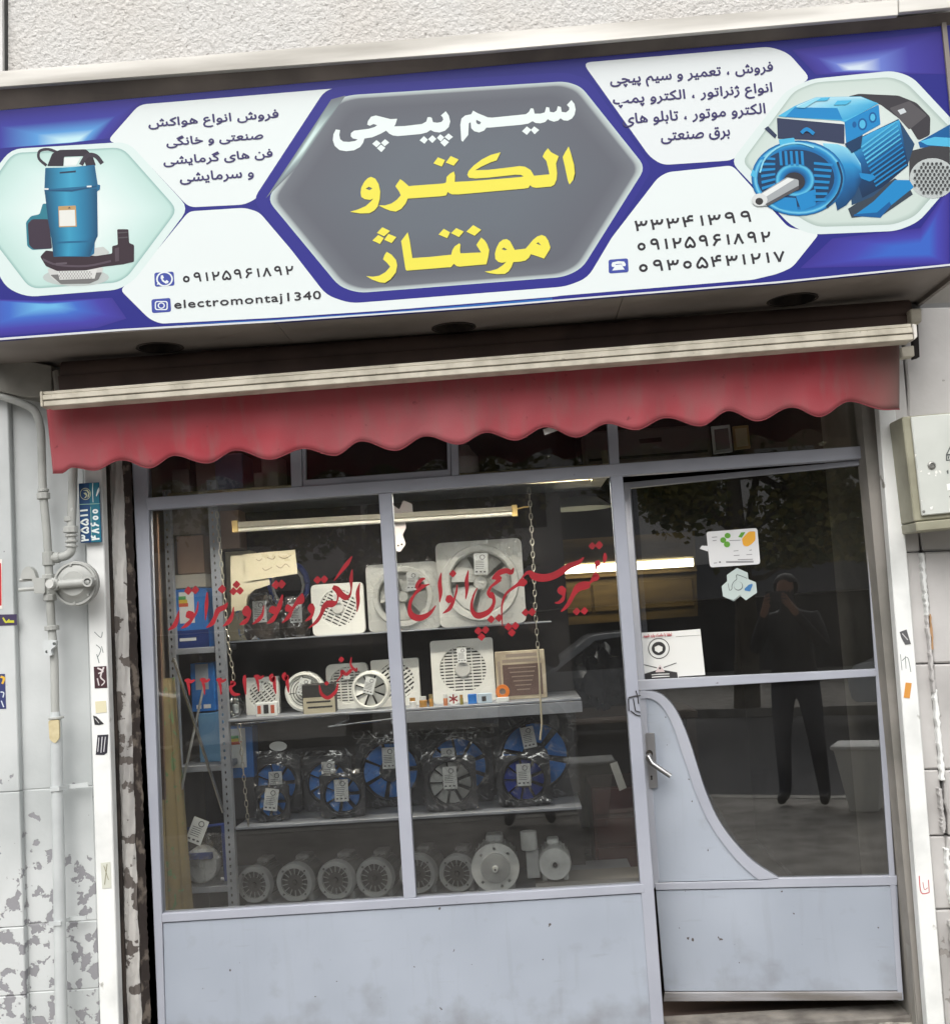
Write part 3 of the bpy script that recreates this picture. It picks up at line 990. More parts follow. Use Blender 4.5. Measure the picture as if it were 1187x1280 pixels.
strokes_px('painted_word', [[(1104, 8, 4), (1100, 60, 12), (1132, 92, 14), (1136, 74, 4)], [(1105, 84, 14), (1072, 116, 18), (1046, 98, 18), (1040, 124, 10), (1012, 160, 6)],
    [(1020, 172, 6), (1006, 222, 16), (958, 262, 20), (918, 236, 16), (904, 182, 5)]], R5, F0, GO, M_RED, W, dots=[(1041, 24, 18), (950, 172, 15)])

# ------------------------------------------------------------------ shop sign
SY = -0.55
FS = front(SY)
def FSP(px, py, off=0.0):      # printed layers lie a hair apart
    return FS(px, py, off*0.2)
S = thing('shop_sign', 'long blue and white illuminated-box shop sign with motor and pump pictures', 'sign', FS(593, 385))
top_e = [(-60, 143), (0, 137.5), (600, 83.4), (1187, 31), (1200, 29.8)]
bot_e = [(-60, 428.5), (0, 425), (152, 413.5), (344, 402.5), (480, 393), (600, 384.5), (779, 369.5), (971, 354), (1187, 332), (1206, 330)]
face_loop = top_e + list(reversed(bot_e))
C_BLUE = (40, 42, 138)
face = pslab('face', face_loop, FS, 0.0, 0.02, ink(*C_BLUE), S)
C_WHITE = (238, 247, 247)
E1 = -0.0006
# glow patches printed in the blue corners
grad_px('print_glow', [(-60, 372), (60, 376), (140, 372), (158, 398), (120, 410), (-60, 425)], [(1.0, (62, 54, 150)), (0.75, (70, 66, 172)), (0.4, (66, 110, 205)), (0.1, (110, 185, 235))], FSP, E1, face, centre=(60, 381))
grad_px('print_glow', [(-60, 145), (180, 123), (140, 172), (80, 180), (-60, 190)], [(1.0, (50, 40, 140)), (0.6, (58, 60, 165)), (0.3, (90, 160, 225)), (0.1, (200, 240, 250))], FSP, E1, face, centre=(92, 177))
grad_px('print_glow', [(990, 62), (1180, 38), (1184, 92), (1020, 93)], [(1.0, (56, 46, 142)), (0.6, (70, 66, 168)), (0.3, (110, 130, 215)), (0.08, (220, 235, 250))], FSP, E1, face, centre=(1066, 86))
grad_px('print_glow', [(1000, 335), (1040, 298), (1150, 285), (1186, 235), (1186, 330)], [(1.0, (62, 52, 150)), (0.6, (70, 72, 180)), (0.3, (60, 105, 205))], FSP, E1, face, centre=(1150, 312))
E2 = -0.0012
def panel(name, pts, r_, cols=((1.0, (226, 238, 240)), (0.9, (236, 246, 247)), (0.5, (242, 250, 250))), e=E2, c=None):
    return grad_px(name, round_poly(pts, r_, 4), cols, FSP, e, face, centre=c)
poly_px('white_panel', [round_poly([(134, 176), (174, 130.5), (428, 109.5), (322, 247), (306, 255.5), (236, 259), (166, 184)], 9)], FSP, E2, ink(*C_WHITE), face)
low = [(236, 264), (306, 259.5), (324, 265), (408, 364), (428, 376.5), (470, 373), (600, 363), (703, 354.5), (728, 344), (822, 222), (834, 215), (915, 206.5), (985, 284), (1024, 291.5), (990, 334), (972, 342), (941, 349.5), (700, 369.5), (690, 371), (480, 388), (344, 397), (200, 404.5), (186, 398), (150, 362), (168, 347)]
poly_px('white_panel', [round_poly(low, 7)], FSP, E2, ink(*C_WHITE), face)
poly_px('white_panel', [round_poly([(728, 78), (962, 58), (985, 66), (1013, 98), (985, 113), (917, 200), (828, 206), (812, 196)], 10)], FSP, E2, ink(236, 243, 245), face)
poly_px('blue_band', [[(200, 406.5), (344, 399), (480, 390), (690, 372.5), (690, 375.5), (600, 382), (480, 391.6), (344, 401)]], FSP, E2, ink(40, 110, 190), face)
poly_px('white_trim', [[(-60, 425.8), (0, 422.4), (152, 411), (344, 400.2), (480, 391), (600, 382.3), (779, 367.3), (971, 351.6), (1187, 329.6), (1194, 329)] + list(reversed(bot_e[:-1]))], FSP, E2-0.0004, ink(222, 226, 230), face)
# picture hexagons
ph = [(-46, 262), (14, 186), (160, 177), (236, 260), (168, 350), (148, 362), (34, 371), (8, 360)]
poly_px('picture_frame', [round_poly(ph, 14)], FSP, E2-0.0006, ink(226, 243, 241), face)
grad_px('picture_ground', round_poly([(-36, 264), (16, 191), (153, 184), (222, 262), (160, 345), (146, 353), (38, 361)], 12),
        [(1.0, (150, 190, 186)), (0.96, (196, 228, 222)), (0.7, (214, 240, 236)), (0.3, (236, 250, 248))], FSP, E2-0.0012, face, centre=(95, 265))
mh = [(913, 202), (982, 113), (1013, 98.5), (1116, 88), (1140, 96), (1194, 154), (1194, 224), (1148, 277), (1121, 288.5), (1014, 293), (988, 282)]
poly_px('picture_frame', [round_poly(mh, 12)], FSP, E2-0.0006, ink(226, 240, 239), face)
grad_px('picture_ground', round_poly([(927, 202), (992, 113.5), (1019, 102.5), (1113, 96), (1133, 103.5), (1190, 162), (1190, 216), (1143, 270.5), (1117, 280.5), (1021, 283.5), (1000, 273)], 10),
        [(1.0, (176, 196, 190)), (0.95, (208, 224, 218)), (0.5, (222, 234, 230)), (0.1, (232, 240, 238))], FSP, E2-0.0012, face, centre=(1040, 170))
# centre hexagon
hx = round_poly([(316, 250), (406, 112.5), (430, 107), (707, 90), (735.5, 98.5), (815.5, 211), (734.5, 347), (707, 358), (438, 379), (408, 369)], 12)
poly_px('hexagon_border', [hx], FSP, E2-0.0006, ink(46, 46, 144), face)
hi = round_poly([(334, 249), (416, 125), (438, 118.5), (706, 101.5), (726, 108), (806.5, 209), (727.5, 335), (705, 346), (448, 366), (424, 358)], 12)
grad_px('hexagon_ground', hi, [(1.0, (206, 222, 222)), (0.972, (176, 186, 188)), (0.955, (116, 121, 130)), (0.85, (102, 106, 116)), (0.4, (106, 114, 124))], FSP, E2-0.0012, face, centre=(570, 234))
grad_px('print_glow', Z(560, 110, 1, [(-228, 138), (-146, 14), (-128, 9), (-190, 100)]), [(1.0, (118, 124, 132)), (0.6, (150, 168, 170)), (0.2, (220, 244, 240))], FSP, E2-0.0016, face, centre=(385, 178))
# title lettering
E3 = -0.0036
T1, T2 = (560, 110, 6.594), (400, 110, 6.594)
def dia(conv, pts):
    return [Z(*conv, [tuple(p) for p in pts])]
sim = [Z(*T1, [(1015, 98), (1040, 130), (1050, 175), (1040, 220), (1020, 250), (985, 268), (950, 265), (925, 248), (905, 268), (870, 276), (835, 265), (820, 255), (800, 278), (760, 290), (720, 287), (695, 272), (660, 292), (600, 302), (340, 325), (315, 325), (295, 350), (255, 365), (215, 355), (190, 330), (185, 280), (170, 290), (165, 385), (120, 442), (108, 430), (100, 300), (110, 250), (140, 225), (190, 215), (205, 185), (240, 205), (325, 240), (360, 243), (640, 215), (665, 195), (680, 165), (702, 168), (712, 210), (760, 210), (795, 200), (808, 155), (832, 160), (838, 195), (870, 200), (893, 185), (903, 148), (928, 155), (935, 195), (970, 200), (995, 180), (998, 160), (978, 138)]),
       Z(*T1, [(232, 260), (270, 280), (262, 298), (240, 295), (230, 280)])]
M_TW, M_TY, M_TO = ink(240, 252, 250), ink(246, 236, 88), ink(84, 84, 66)
poly_px('title_word', [sim, dia(T1, [(648, 315), (685, 343), (648, 385), (608, 355)]), dia(T1, [(708, 315), (750, 345), (712, 380), (680, 345)])], FSP, E3, M_TW, face)
pichi = [Z(*T2, [(1035, 190), (1060, 225), (1072, 275), (1060, 320), (1030, 350), (985, 365), (940, 360), (910, 345), (880, 365), (830, 378), (640, 395), (600, 390), (570, 375), (545, 350), (500, 375), (430, 405), (365, 415), (355, 450), (330, 485), (280, 512), (215, 520), (160, 510), (120, 475), (105, 430), (110, 380), (130, 340), (165, 345), (158, 385), (165, 420), (190, 440), (240, 443), (290, 435), (310, 422), (270, 415), (252, 395), (255, 370), (280, 350), (400, 335), (450, 320), (470, 305), (440, 295), (410, 310), (388, 300), (395, 270), (420, 235), (460, 225), (520, 240), (580, 255), (635, 252), (620, 300), (610, 315), (700, 312), (840, 295), (875, 275), (885, 240), (905, 238), (920, 245), (930, 280), (965, 285), (1000, 278), (1015, 260), (1010, 240), (995, 225)])]
dots = [[(465, 428), (500, 455), (465, 488), (430, 458)], [(535, 420), (570, 448), (532, 480), (503, 450)], [(502, 465), (538, 492), (505, 527), (468, 495)],
        [(855, 395), (888, 425), (860, 458), (820, 430)], [(925, 388), (958, 418), (925, 452), (890, 420)], [(990, 380), (1023, 405), (995, 440), (962, 410)],
        [(1058, 373), (1095, 402), (1060, 430), (1025, 402)], [(1025, 417), (1062, 445), (1025, 482), (990, 448)]]
poly_px('title_word', [pichi] + [dia(T2, d) for d in dots], FSP, E3, M_TW, face)
TR, TL = (570, 180, 7.419), (430, 180, 7.419)
alef = Z(*TR, [(1042, 22), (1065, 90), (1092, 190), (1100, 270), (1085, 330), (1050, 375), (1035, 340), (1010, 220), (987, 120), (1010, 75)])
lkt = (Z(*TR, [(850, 38), (880, 75), (950, 112), (925, 180), (935, 270), (930, 330), (910, 375), (880, 393), (740, 405), (705, 398), (685, 380), (670, 405), (630, 412), (20, 466)])
       + Z(*TL, [(1000, 465), (975, 455), (962, 442), (945, 475), (900, 483), (590, 505), (570, 550), (530, 600), (480, 625), (430, 618), (370, 595), (320, 568), (380, 568), (440, 550), (490, 515), (525, 475), (510, 440), (475, 390), (520, 325), (550, 345), (600, 390), (640, 385), (920, 365), (945, 355), (950, 305), (980, 275), (1018, 253), (1028, 290), (1025, 350)])
       + Z(*TR, [(100, 345), (400, 322), (600, 305), (625, 298), (600, 285), (550, 283), (300, 310), (180, 318), (120, 312), (103, 285), (115, 250), (160, 200), (240, 140), (320, 100), (412, 75), (375, 150), (320, 168), (230, 210), (175, 242), (300, 238), (500, 215), (590, 203), (640, 210), (690, 240), (722, 293), (865, 280), (850, 210), (835, 155), (800, 115), (820, 75)]))
vav = [Z(*TL, [(250, 303), (290, 320), (320, 370), (335, 440), (330, 510), (310, 580), (280, 615), (235, 640), (150, 642), (55, 628), (130, 605), (200, 575), (250, 530), (270, 505), (240, 517), (190, 510), (160, 490), (153, 450), (160, 400), (190, 345), (220, 315)]), Z(*TL, [(200, 412), (230, 395), (262, 410), (235, 428)])]
tdots = [Z(*TL, [(870, 122), (935, 148), (905, 208), (828, 178)]), Z(*TL, [(988, 110), (1062, 143), (1015, 200), (942, 170)])]
TA, TB = (440, 270, 9.131), (560, 270, 8.479)
zhe = Z(*TA, [(395, 408), (450, 440), (500, 500), (515, 560), (500, 640), (440, 720), (375, 762), (310, 755), (230, 725), (160, 685), (240, 692), (310, 680), (380, 640), (435, 578), (400, 535), (353, 492), (370, 445)])
zdots = [Z(*TA, q) for q in ([(345, 127), (433, 170), (365, 230), (283, 192)], [(298, 215), (362, 250), (318, 318), (232, 278)], [(415, 202), (505, 240), (450, 308), (367, 270)], [(1045, 145), (1118, 185), (1085, 252), (985, 210)])]
nta = (Z(*TA, [(635, 185), (655, 270), (688, 480), (900, 465), (1130, 440)]) + Z(*TB, [(45, 360), (70, 320), (118, 288), (130, 300), (125, 360), (130, 395), (350, 385), (320, 340), (298, 305), (325, 265), (350, 228), (385, 255), (415, 300), (435, 360), (425, 430), (405, 510), (120, 535), (90, 530), (60, 505), (30, 540), (0, 548)])
       + Z(*TA, [(1120, 582), (625, 622), (610, 610), (585, 450), (560, 285), (600, 230)]))
ndots = [Z(*TB, q) for q in ([(265, 95), (350, 145), (280, 208), (192, 165)], [(85, 127), (165, 163), (115, 222), (30, 180)])]
mu = [Z(*TB, [(990, 200), (1030, 215), (1060, 260), (1082, 330), (1075, 355), (1015, 450), (960, 430), (875, 403), (855, 440), (820, 470), (760, 483), (690, 487), (670, 540), (640, 585), (600, 612), (520, 615), (440, 605), (387, 588), (450, 580), (520, 560), (580, 520), (615, 485), (570, 495), (530, 485), (500, 455), (495, 400), (510, 340), (540, 280), (580, 250), (620, 243), (655, 265), (690, 330), (705, 358), (820, 345), (850, 310), (900, 250), (945, 215)]),
      Z(*TB, [(565, 350), (590, 332), (625, 355), (600, 362)]), Z(*TB, [(932, 290), (955, 277), (985, 310), (960, 303)])]
def shadow_of(loops, dx=0.9, dy=1.1):
    return [[[(p[0]+dx, p[1]+dy) for p in lp_] for lp_ in (l if isinstance(l[0], list) else [l])] for l in loops]
w1 = [[alef], [lkt], vav] + [[d] for d in tdots]
w2 = [[zhe], [nta], mu] + [[d] for d in zdots+ndots]
for w_ in (w1, w2):
    poly_px('title_outline', shadow_of(w_), FSP, E3+0.0012, M_TO, face)
    poly_px('title_word', w_, FSP, E3, M_TY, face)
# smaller lettering
M_PT, M_DT = ink(66, 60, 112), ink(56, 54, 60)
A_ = (175, 125, 5.935)
for s, bl, br, h in (('فروش انواع هواکش', (68, 232), (1030, 160), 92), ('صنعتی و خانگی', (200, 358), (915, 304), 86),
                     ('فن های گرمایشی', (178, 498), (985, 438), 86), ('و سرمایشی', (300, 629), (845, 588), 88)):
    text_px('print_line', s, Z(*A_, [bl])[0], Z(*A_, [br])[0], h/A_[2], FSP, E3, M_PT, face, bold=0.42)
A_ = (750, 70, 4.946)
for s, bl, br, h in (('فروش ، تعمیر و سیم پیچی', (65, 204), (1070, 122), 88), ('انواع ژنراتور ، الکترو پمپ', (83, 328), (1065, 250), 88),
                     ('الکترو موتور ، تابلو های', (142, 440), (1022, 372), 82), ('برق صنعتی', (378, 545), (803, 512), 78)):
    text_px('print_line', s, Z(*A_, [bl])[0], Z(*A_, [br])[0], h/A_[2], FSP, E3, M_PT, face, bold=0.42)
A_ = (745, 250, 4.748)
for s, bl, br, h in (('۳۳۳۴۱۳۹۹', (232, 185), (925, 128), 62), ('۰۹۱۲۵۹۶۱۸۹۲', (240, 303), (1035, 247), 62), ('۰۹۳۰۵۴۳۱۲۱۷', (248, 430), (1120, 365), 62)):
    digits_px('print_line', s, Z(*A_, [bl])[0], Z(*A_, [br])[0], h/A_[2], FSP, E3, M_DT, face)
M_IB, M_IW = ink(70, 84, 170), ink(240, 248, 250)
def icon(conv, q, extra):
    ic = poly_px('print_icon', [round_poly(Z(*conv, q), 3.0)], FSP, E3, M_IB, face)
    poly_px('icon_mark', extra, FSP, E3-0.0008, M_IW, ic)
icon(A_, [(72, 354), (188, 345), (192, 428), (74, 436)], [Z(*A_, [(90, 385), (95, 370), (130, 362), (165, 365), (175, 380), (172, 392), (155, 392), (150, 378), (115, 380), (112, 396), (94, 397)]), Z(*A_, [(115, 385), (148, 381), (168, 412), (94, 418)])])
A_ = (175, 320, 4.946)
digits_px('print_line', '۰۹۱۲۵۹۶۱۸۹۲', Z(*A_, [(262, 166)])[0], Z(*A_, [(950, 113)])[0], 54/A_[2], FSP, E3, M_DT, face)
text_px('print_line', 'electromontaj1340', Z(*A_, [(215, 341)])[0], Z(*A_, [(1120, 280)])[0], 66/A_[2], FSP, E3, M_DT, face, bold=0.3, spacing=1.1, persian=False)
def ring(conv, cx, cy, r0, r1, n=20):
    return [Z(*conv, circle(cx, cy, r0, r0*0.9, n)), Z(*conv, circle(cx, cy, r1, r1*0.9, n))]
icon(A_, [(88, 103), (208, 95), (214, 182), (92, 190)], [ring(A_, 152, 142, 52, 42), Z(*A_, [(104, 178), (112, 155), (128, 172)]), Z(*A_, [(130, 120), (142, 118), (148, 134), (140, 142), (154, 156), (166, 148), (178, 158), (172, 168), (158, 170), (138, 156), (128, 136)])])
icon(A_, [(70, 268), (188, 258), (193, 344), (74, 353)], [[Z(*A_, rrect(92, 278, 172, 334, 16)), Z(*A_, rrect(99, 284, 165, 328, 12))], ring(A_, 132, 306, 22, 15)])
# pump picture
P_ = (20, 170, 6.4)
EP = -0.0040
def strip_px(name, A_l, A_r, cols, e):
    """printed shading between two edge lines, colours given from the first edge to the second"""
    n, k = len(A_l), len(cols)
    V, C = [], []
    for a, b in zip(A_l, A_r):
        for j, c in enumerate(cols):
            t = j/(k-1)
            V.append(FSP(a[0]+(b[0]-a[0])*t, a[1]+(b[1]-a[1])*t, e))
            C.append(rgb(*c, PRINT_K))
    o = wloc(face)
    me = bpy.data.meshes.new(name)
    me.from_pydata([tuple(v-o) for v in V], [], [(i*k+j, i*k+j+1, (i+1)*k+j+1, (i+1)*k+j) for i in range(n-1) for j in range(k-1)])
    at_ = me.color_attributes.new('Col', 'FLOAT_COLOR', 'POINT')
    for i, c in enumerate(C):
        at_.data[i].color = c
    me.materials.append(ink_attr())
    ob = bpy.data.objects.new(name, me)
    COL.objects.link(ob)
    ob.parent = face
    return ob
def pic(name, cv, items, e0):
    for k, (c, pts, r_) in enumerate(items):
        if r_ == 'strip':
            strip_px(name, Z(*cv, pts[0]), Z(*cv, pts[1]), c, e0-0.0002*k)
            continue
        if r_ == 'radial':
            grad_px(name, Z(*cv, pts), c, FSP, e0-0.0002*k, face)
            continue
        q = Z(*cv, pts)
        if r_:
            q = round_poly(q, r_/cv[2])
        poly_px(name, [q], FSP, e0-0.0002*k, ink(*c), face)
def band(pts, w):
    Lp, Rp = stroke_strip([(p[0], p[1], w) for p in pts], 4)
    return Lp + list(reversed(Rp))
pic('pump_picture', P_, [
    ((196, 206, 204), circle(480, 1130, 265, 70, 24), 0), ((60, 54, 66), band([(245, 235), (185, 180), (190, 120), (260, 105), (330, 130)], 22), 0),
    ((48, 42, 54), [(250, 240), (290, 140), (350, 110), (560, 105), (610, 150), (640, 235), (560, 240), (540, 160), (385, 165), (380, 240)], 10),
    ((240, 248, 246), [(385, 172), (520, 168), (480, 235), (385, 240)], 0), ((60, 54, 66), band([(520, 230), (570, 155), (640, 160), (690, 220)], 34), 0),
    ((44, 128, 148), [(80, 690), (120, 640), (190, 625), (215, 540), (250, 540), (270, 700), (290, 900), (130, 910), (90, 880)], 14),
    ((62, 50, 66), [(95, 700), (130, 665), (260, 665), (290, 900), (140, 905), (105, 870)], 14),
    ((214, 216, 214), [(250, 1060), (700, 1050), (680, 1130), (600, 1175), (350, 1180), (280, 1130)], 20),
    ((120, 120, 120), [(275, 1110), (690, 1090), (660, 1150), (590, 1180), (360, 1185)], 10), ((226, 228, 226), [(330, 1070), (650, 1065), (630, 1140), (350, 1150)], 0),
    ((204, 210, 208), [(600, 900), (700, 885), (750, 930), (700, 975), (600, 980)], 8),
    ((58, 44, 54), [(195, 965), (240, 915), (640, 960), (770, 940), (770, 880), (815, 870), (810, 745), (900, 745), (905, 855), (945, 870), (945, 1005), (860, 1025), (700, 1045), (560, 1075), (330, 1080), (240, 1040)], 12),
    ((30, 108, 150), [(235, 255), (420, 250), (630, 230), (655, 390), (675, 390), (672, 430), (650, 440), (655, 800), (630, 840), (628, 940), (590, 965), (300, 965), (285, 820), (260, 680), (228, 430)], 8),
    ([(18, 78, 112), (34, 124, 164), (58, 160, 198), (44, 142, 184), (32, 116, 158), (18, 80, 118)], ([(230, 440), (258, 680), (284, 818), (300, 960)], [(648, 420), (652, 680), (650, 800), (592, 960)]), 'strip'), ([(22, 90, 126), (42, 138, 178), (64, 168, 206), (46, 142, 184), (22, 92, 132)], ([(238, 258), (231, 425)], [(628, 238), (650, 395)]), 'strip'),
    ((90, 78, 90), band([(215, 985), (330, 1030), (560, 1040), (760, 1000)], 16), 0), ((86, 74, 84), [(790, 900), (825, 890), (825, 1000), (795, 1005)], 4),
    ((22, 84, 124), [(230, 428), (450, 430), (645, 395), (648, 408), (450, 445), (232, 442)], 0), ((28, 104, 146), [(320, 845), (600, 835), (598, 850), (322, 860)], 0),
    ((34, 60, 84), [(350, 288), (480, 275), (480, 290), (352, 300)], 0), ((238, 244, 244), [(225, 418), (262, 418), (262, 430), (225, 430)], 0), ((238, 244, 244), [(568, 398), (605, 396), (605, 408), (568, 410)], 0),
    ((196, 160, 110), [(340, 562), (480, 556), (488, 725), (345, 730)], 6), ((236, 238, 232), [(346, 595), (472, 590), (478, 718), (350, 722)], 0), ((90, 80, 80), [(415, 580), (428, 565), (440, 580)], 0),
    ((90, 84, 90), [(820, 770), (895, 765), (895, 775), (820, 780)], 0), ((90, 84, 90), [(820, 810), (895, 805), (895, 815), (820, 820)], 0), ((100, 90, 100), [(320, 1015), (410, 1010), (410, 1025), (320, 1030)], 6)], EP)
holes = [Z(*P_, circle(350+22*i+(11 if j % 2 else 0), 1088+16*j, 5, 5, 6)) for j in range(4) for i in range(12)]
poly_px('pump_picture', holes, FSP, EP-0.0065, ink(120, 120, 120), face)
# motor picture
Q_ = (920, 90, 4.446)
BL1, BL2, BL3, BL4 = (30, 140, 206), (18, 96, 160), (84, 190, 232), (26, 62, 100)
its = [((64, 62, 68), [(620, 135), (680, 120), (900, 130), (1000, 170), (1078, 250), (1075, 350), (1010, 380), (960, 300), (800, 180)], 14),
       ((92, 90, 94), [(850, 200), (960, 160), (1060, 240), (960, 320)], 10), ((214, 222, 226), [(895, 212), (930, 200), (945, 222), (912, 236)], 0),
       (BL2, [(1010, 390), (1187, 290), (1187, 410), (1020, 420)], 0), (BL3, [(1020, 385), (1100, 360), (1187, 365), (1187, 415), (1060, 405)], 0),
       ((66, 66, 70), [(960, 440), (1080, 410), (1187, 415), (1187, 540), (960, 620)], 10), ((196, 204, 204), circle(1090, 590, 128, 112, 28), 0),
       ((58, 70, 84), [(620, 760), (880, 590), (960, 640), (980, 680), (820, 790), (640, 810)], 0),
       ((40, 76, 112), [(610, 400), (900, 260), (990, 400), (950, 520), (760, 690), (640, 740)], 0),
       ([(60, 170, 224), (22, 104, 166), (14, 66, 112), (20, 50, 84)], ([(610, 410), (760, 330), (905, 265)], [(700, 700), (810, 640), (955, 520)]), 'strip'),
       (BL1, [(650, 800), (800, 810), (860, 740), (985, 640), (960, 600), (880, 600), (760, 720)], 6), (BL2, [(650, 800), (800, 810), (860, 740), (850, 720), (780, 780), (655, 790)], 0),
       ((52, 62, 92), [(155, 315), (175, 300), (225, 350), (215, 370)], 0), ((52, 62, 92), [(225, 255), (600, 290), (600, 400), (480, 380), (230, 370)], 6),
       (BL1, [(600, 275), (790, 180), (800, 290), (610, 400)], 6), (BL3, [(230, 245), (320, 190), (440, 140), (690, 135), (790, 175), (600, 278), (580, 270), (270, 250)], 4), ([(196, 236, 248), (120, 206, 238), (66, 172, 222)], ([(330, 190), (440, 142), (690, 137)], [(590, 270), (640, 250), (785, 176)]), 'strip'),
       (BL1, [(270, 250), (325, 195), (560, 200), (590, 265)], 0), (BL2, circle(700, 290, 26, 34, 14), 0), (BL3, circle(700, 290, 17, 24, 14), 0), (BL2, circle(757, 252, 22, 30, 14), 0), (BL3, circle(757, 252, 14, 20, 14), 0), (BL2, circle(655, 292, 12, 18, 10), 0),
       ([(150, 222, 244), (44, 152, 212), (22, 104, 166), (16, 70, 118)], ([(480, 395), (560, 400), (640, 430), (690, 510)], [(560, 770), (610, 740), (660, 680), (700, 590)]), 'strip'),
       (((1.0, (18, 92, 150)), (0.96, (28, 130, 196)), (0.92, (120, 208, 238)), (0.88, (40, 150, 212)), (0.8, (24, 112, 176))), circle(345, 590, 262, 210, 36), 'radial'), (BL4, circle(330, 590, 214, 160, 36), 0),
       (((1.0, (20, 96, 156)), (0.9, (96, 198, 236)), (0.75, (30, 136, 200)), (0.5, (18, 84, 140))), circle(325, 600, 110, 92, 28), 'radial'), (BL1, [(150, 690), (330, 700), (340, 770), (240, 760)], 6), (BL1, [(330, 690), (440, 650), (440, 740), (360, 770)], 6),
       (BL3, [(235, 375), (320, 365), (330, 405), (240, 405)], 6), (BL1, [(680, 560), (760, 570), (775, 590), (740, 610), (690, 590)], 8), (BL3, [(90, 540), (110, 560), (105, 590), (78, 575)], 4)]
for k in range(11):       # fins of the far side
    t = k/10
    its.append((BL3 if k < 5 else BL1, [(690+t*80, 415+t*215), (890+t*55, 270+t*240), (893+t*55, 277+t*240), (694+t*80, 424+t*215)], 0))
for k in range(7):
    its.append((BL1, [(130+k*2, 470+k*34), (215, 478+k*28), (215, 490+k*28), (132+k*2, 486+k*34)], 0))
    its.append((BL1, [(430, 500+k*34), (535-k*6, 510+k*32), (533-k*6, 525+k*32), (430, 514+k*34)], 0))
for k in range(5):
    its.append((BL1, [(235+k*30, 440), (250+k*30, 440), (256+k*30, 520), (241+k*30, 520)], 0))
its += [(BL3, [(455, 145), (520, 142), (500, 160), (430, 163)], 4), (BL3, [(560, 160), (640, 158), (610, 182), (540, 184)], 4), ((150, 222, 244), [(330, 198), (440, 145), (470, 145), (380, 200)], 0), ((150, 222, 244), band([(130, 560), (160, 480), (240, 415), (340, 395), (430, 420)], 9), 0), (BL4, band([(560, 500), (585, 590), (560, 680), (500, 750)], 12), 0), (BL4, [(600, 400), (700, 350), (690, 420), (640, 450)], 0), ((60, 66, 80), [(400, 300), (420, 330), (380, 335)], 0), (BL1, band([(360, 340), (390, 318), (430, 345)], 20), 0), ((54, 54, 62), circle(320, 610, 60, 52, 20), 0), ((170, 176, 180), [(95, 700), (280, 585), (345, 600), (345, 650), (170, 745), (110, 745)], 10), ((236, 240, 240), [(110, 695), (285, 590), (320, 598), (130, 715)], 6),
        ((90, 90, 94), [(160, 735), (345, 632), (345, 652), (172, 746)], 4), ((222, 226, 226), circle(128, 712, 44, 36, 16), 0), ((60, 58, 60), circle(126, 720, 22, 20, 12), 0)]
pic('motor_picture', Q_, its, EP)
mh_ = [Z(*Q_, circle(990+24*i+(12 if j % 2 else 0), 510+20*j, 8, 8, 6)) for j in range(9) for i in range(9) if (990+24*i-1090)**2/115**2+(510+20*j-590)**2/98**2 < 1]
poly_px('motor_picture', mh_, FSP, EP-0.016, ink(70, 72, 74), face)
# casing: top lip, recess underside, soffit with three lamp holes, right end
M_LIP = mat('lip_aluminium', rgb(214, 212, 206), 0.55, metal=0.25, col2=rgb(160, 157, 150), nscale=3.0, stretch=(0.3, 1, 3))
M_SOF = mat('soffit_sheet', rgb(140, 132, 126), 0.6, col2=rgb(116, 110, 104), nscale=2.0)
LY = -0.605
FL = front(LY)
MB().slab([[(-60, 93.5), (0, 88.5), (590, 42), (1122, -1), (1122.5, 18.5), (590, 65), (0, 108.5), (-60, 113.5)]], FL, 0, 0.02).build('top_lip', M_LIP, S, bev=0.002)
MB().slab([[(1122.5, -4), (1240, -14), (1240, 5), (1123, 16)]], FL, -0.004, 0.02).build('top_lip', M_LIP, S, bev=0.002)
def edge_at(e, x):
    for (a, b_) in zip(e, e[1:]):
        if a[0] <= x <= b_[0]:
            return a[1]+(b_[1]-a[1])*(x-a[0])/(b_[0]-a[0])
    return e[-1][1]
xs = [-60, 0, 200, 400, 600, 800, 1000, 1187, 1200]
u = MB()
lowlip = [(-60, 113.5), (0, 108.5), (590, 65), (1122.5, 18.5), (1240, 5)]
for x0, x1 in zip(xs, xs[1:]):
    u.add([FL(x0, edge_at(lowlip, x0), 0.02), FL(x1, edge_at(lowlip, x1), 0.02), FS(x1, edge_at(top_e, x1), -0.001), FS(x0, edge_at(top_e, x0), -0.001)], [(0, 1, 2, 3)])
    A1, A2 = FL(x0, edge_at(lowlip, x0)-20, 0.02), FL(x1, edge_at(lowlip, x1)-20, 0.02)
    u.add([A1, A2, Vector((A2.x, -0.50, A2.z)), Vector((A1.x, -0.50, A1.z))], [(0, 1, 2, 3)])
u.build('recess_return', mat('recess_metal', rgb(120, 112, 106), 0.5, metal=0.2, col2=rgb(90, 84, 80), nscale=3), S)
fb = [FS(x, edge_at(bot_e, x)) for x in (-60, 0, 152, 344, 480, 600, 779, 971, 1187, 1206)]
def sz(x):
    for p, q in zip(fb, fb[1:]):
        if x <= q.x:
            t = (x-p.x)/(q.x-p.x)
            return p.z+(q.z-p.z)*t
    return fb[-1].z
def sof_map(x, y, off):
    return Vector((x, y, sz(x)+off))
cuts = [fb[0].x, FS(344, 402).x, FS(779, 369).x, fb[-1].x]
hole_px = [(200, 434, 0.075), (567, 409, 0.07), (990, 374, 0.08)]
HC = []
for (hx_, hy_, hr_) in hole_px:
    d = ray(hx_, hy_)
    zz = sz(FS(hx_, hy_).x)
    p = CAM + d*((zz-CAM.z)/d.z)
    p = CAM + d*((sz(p.x)-CAM.z)/d.z)
    HC.append((p, hr_))
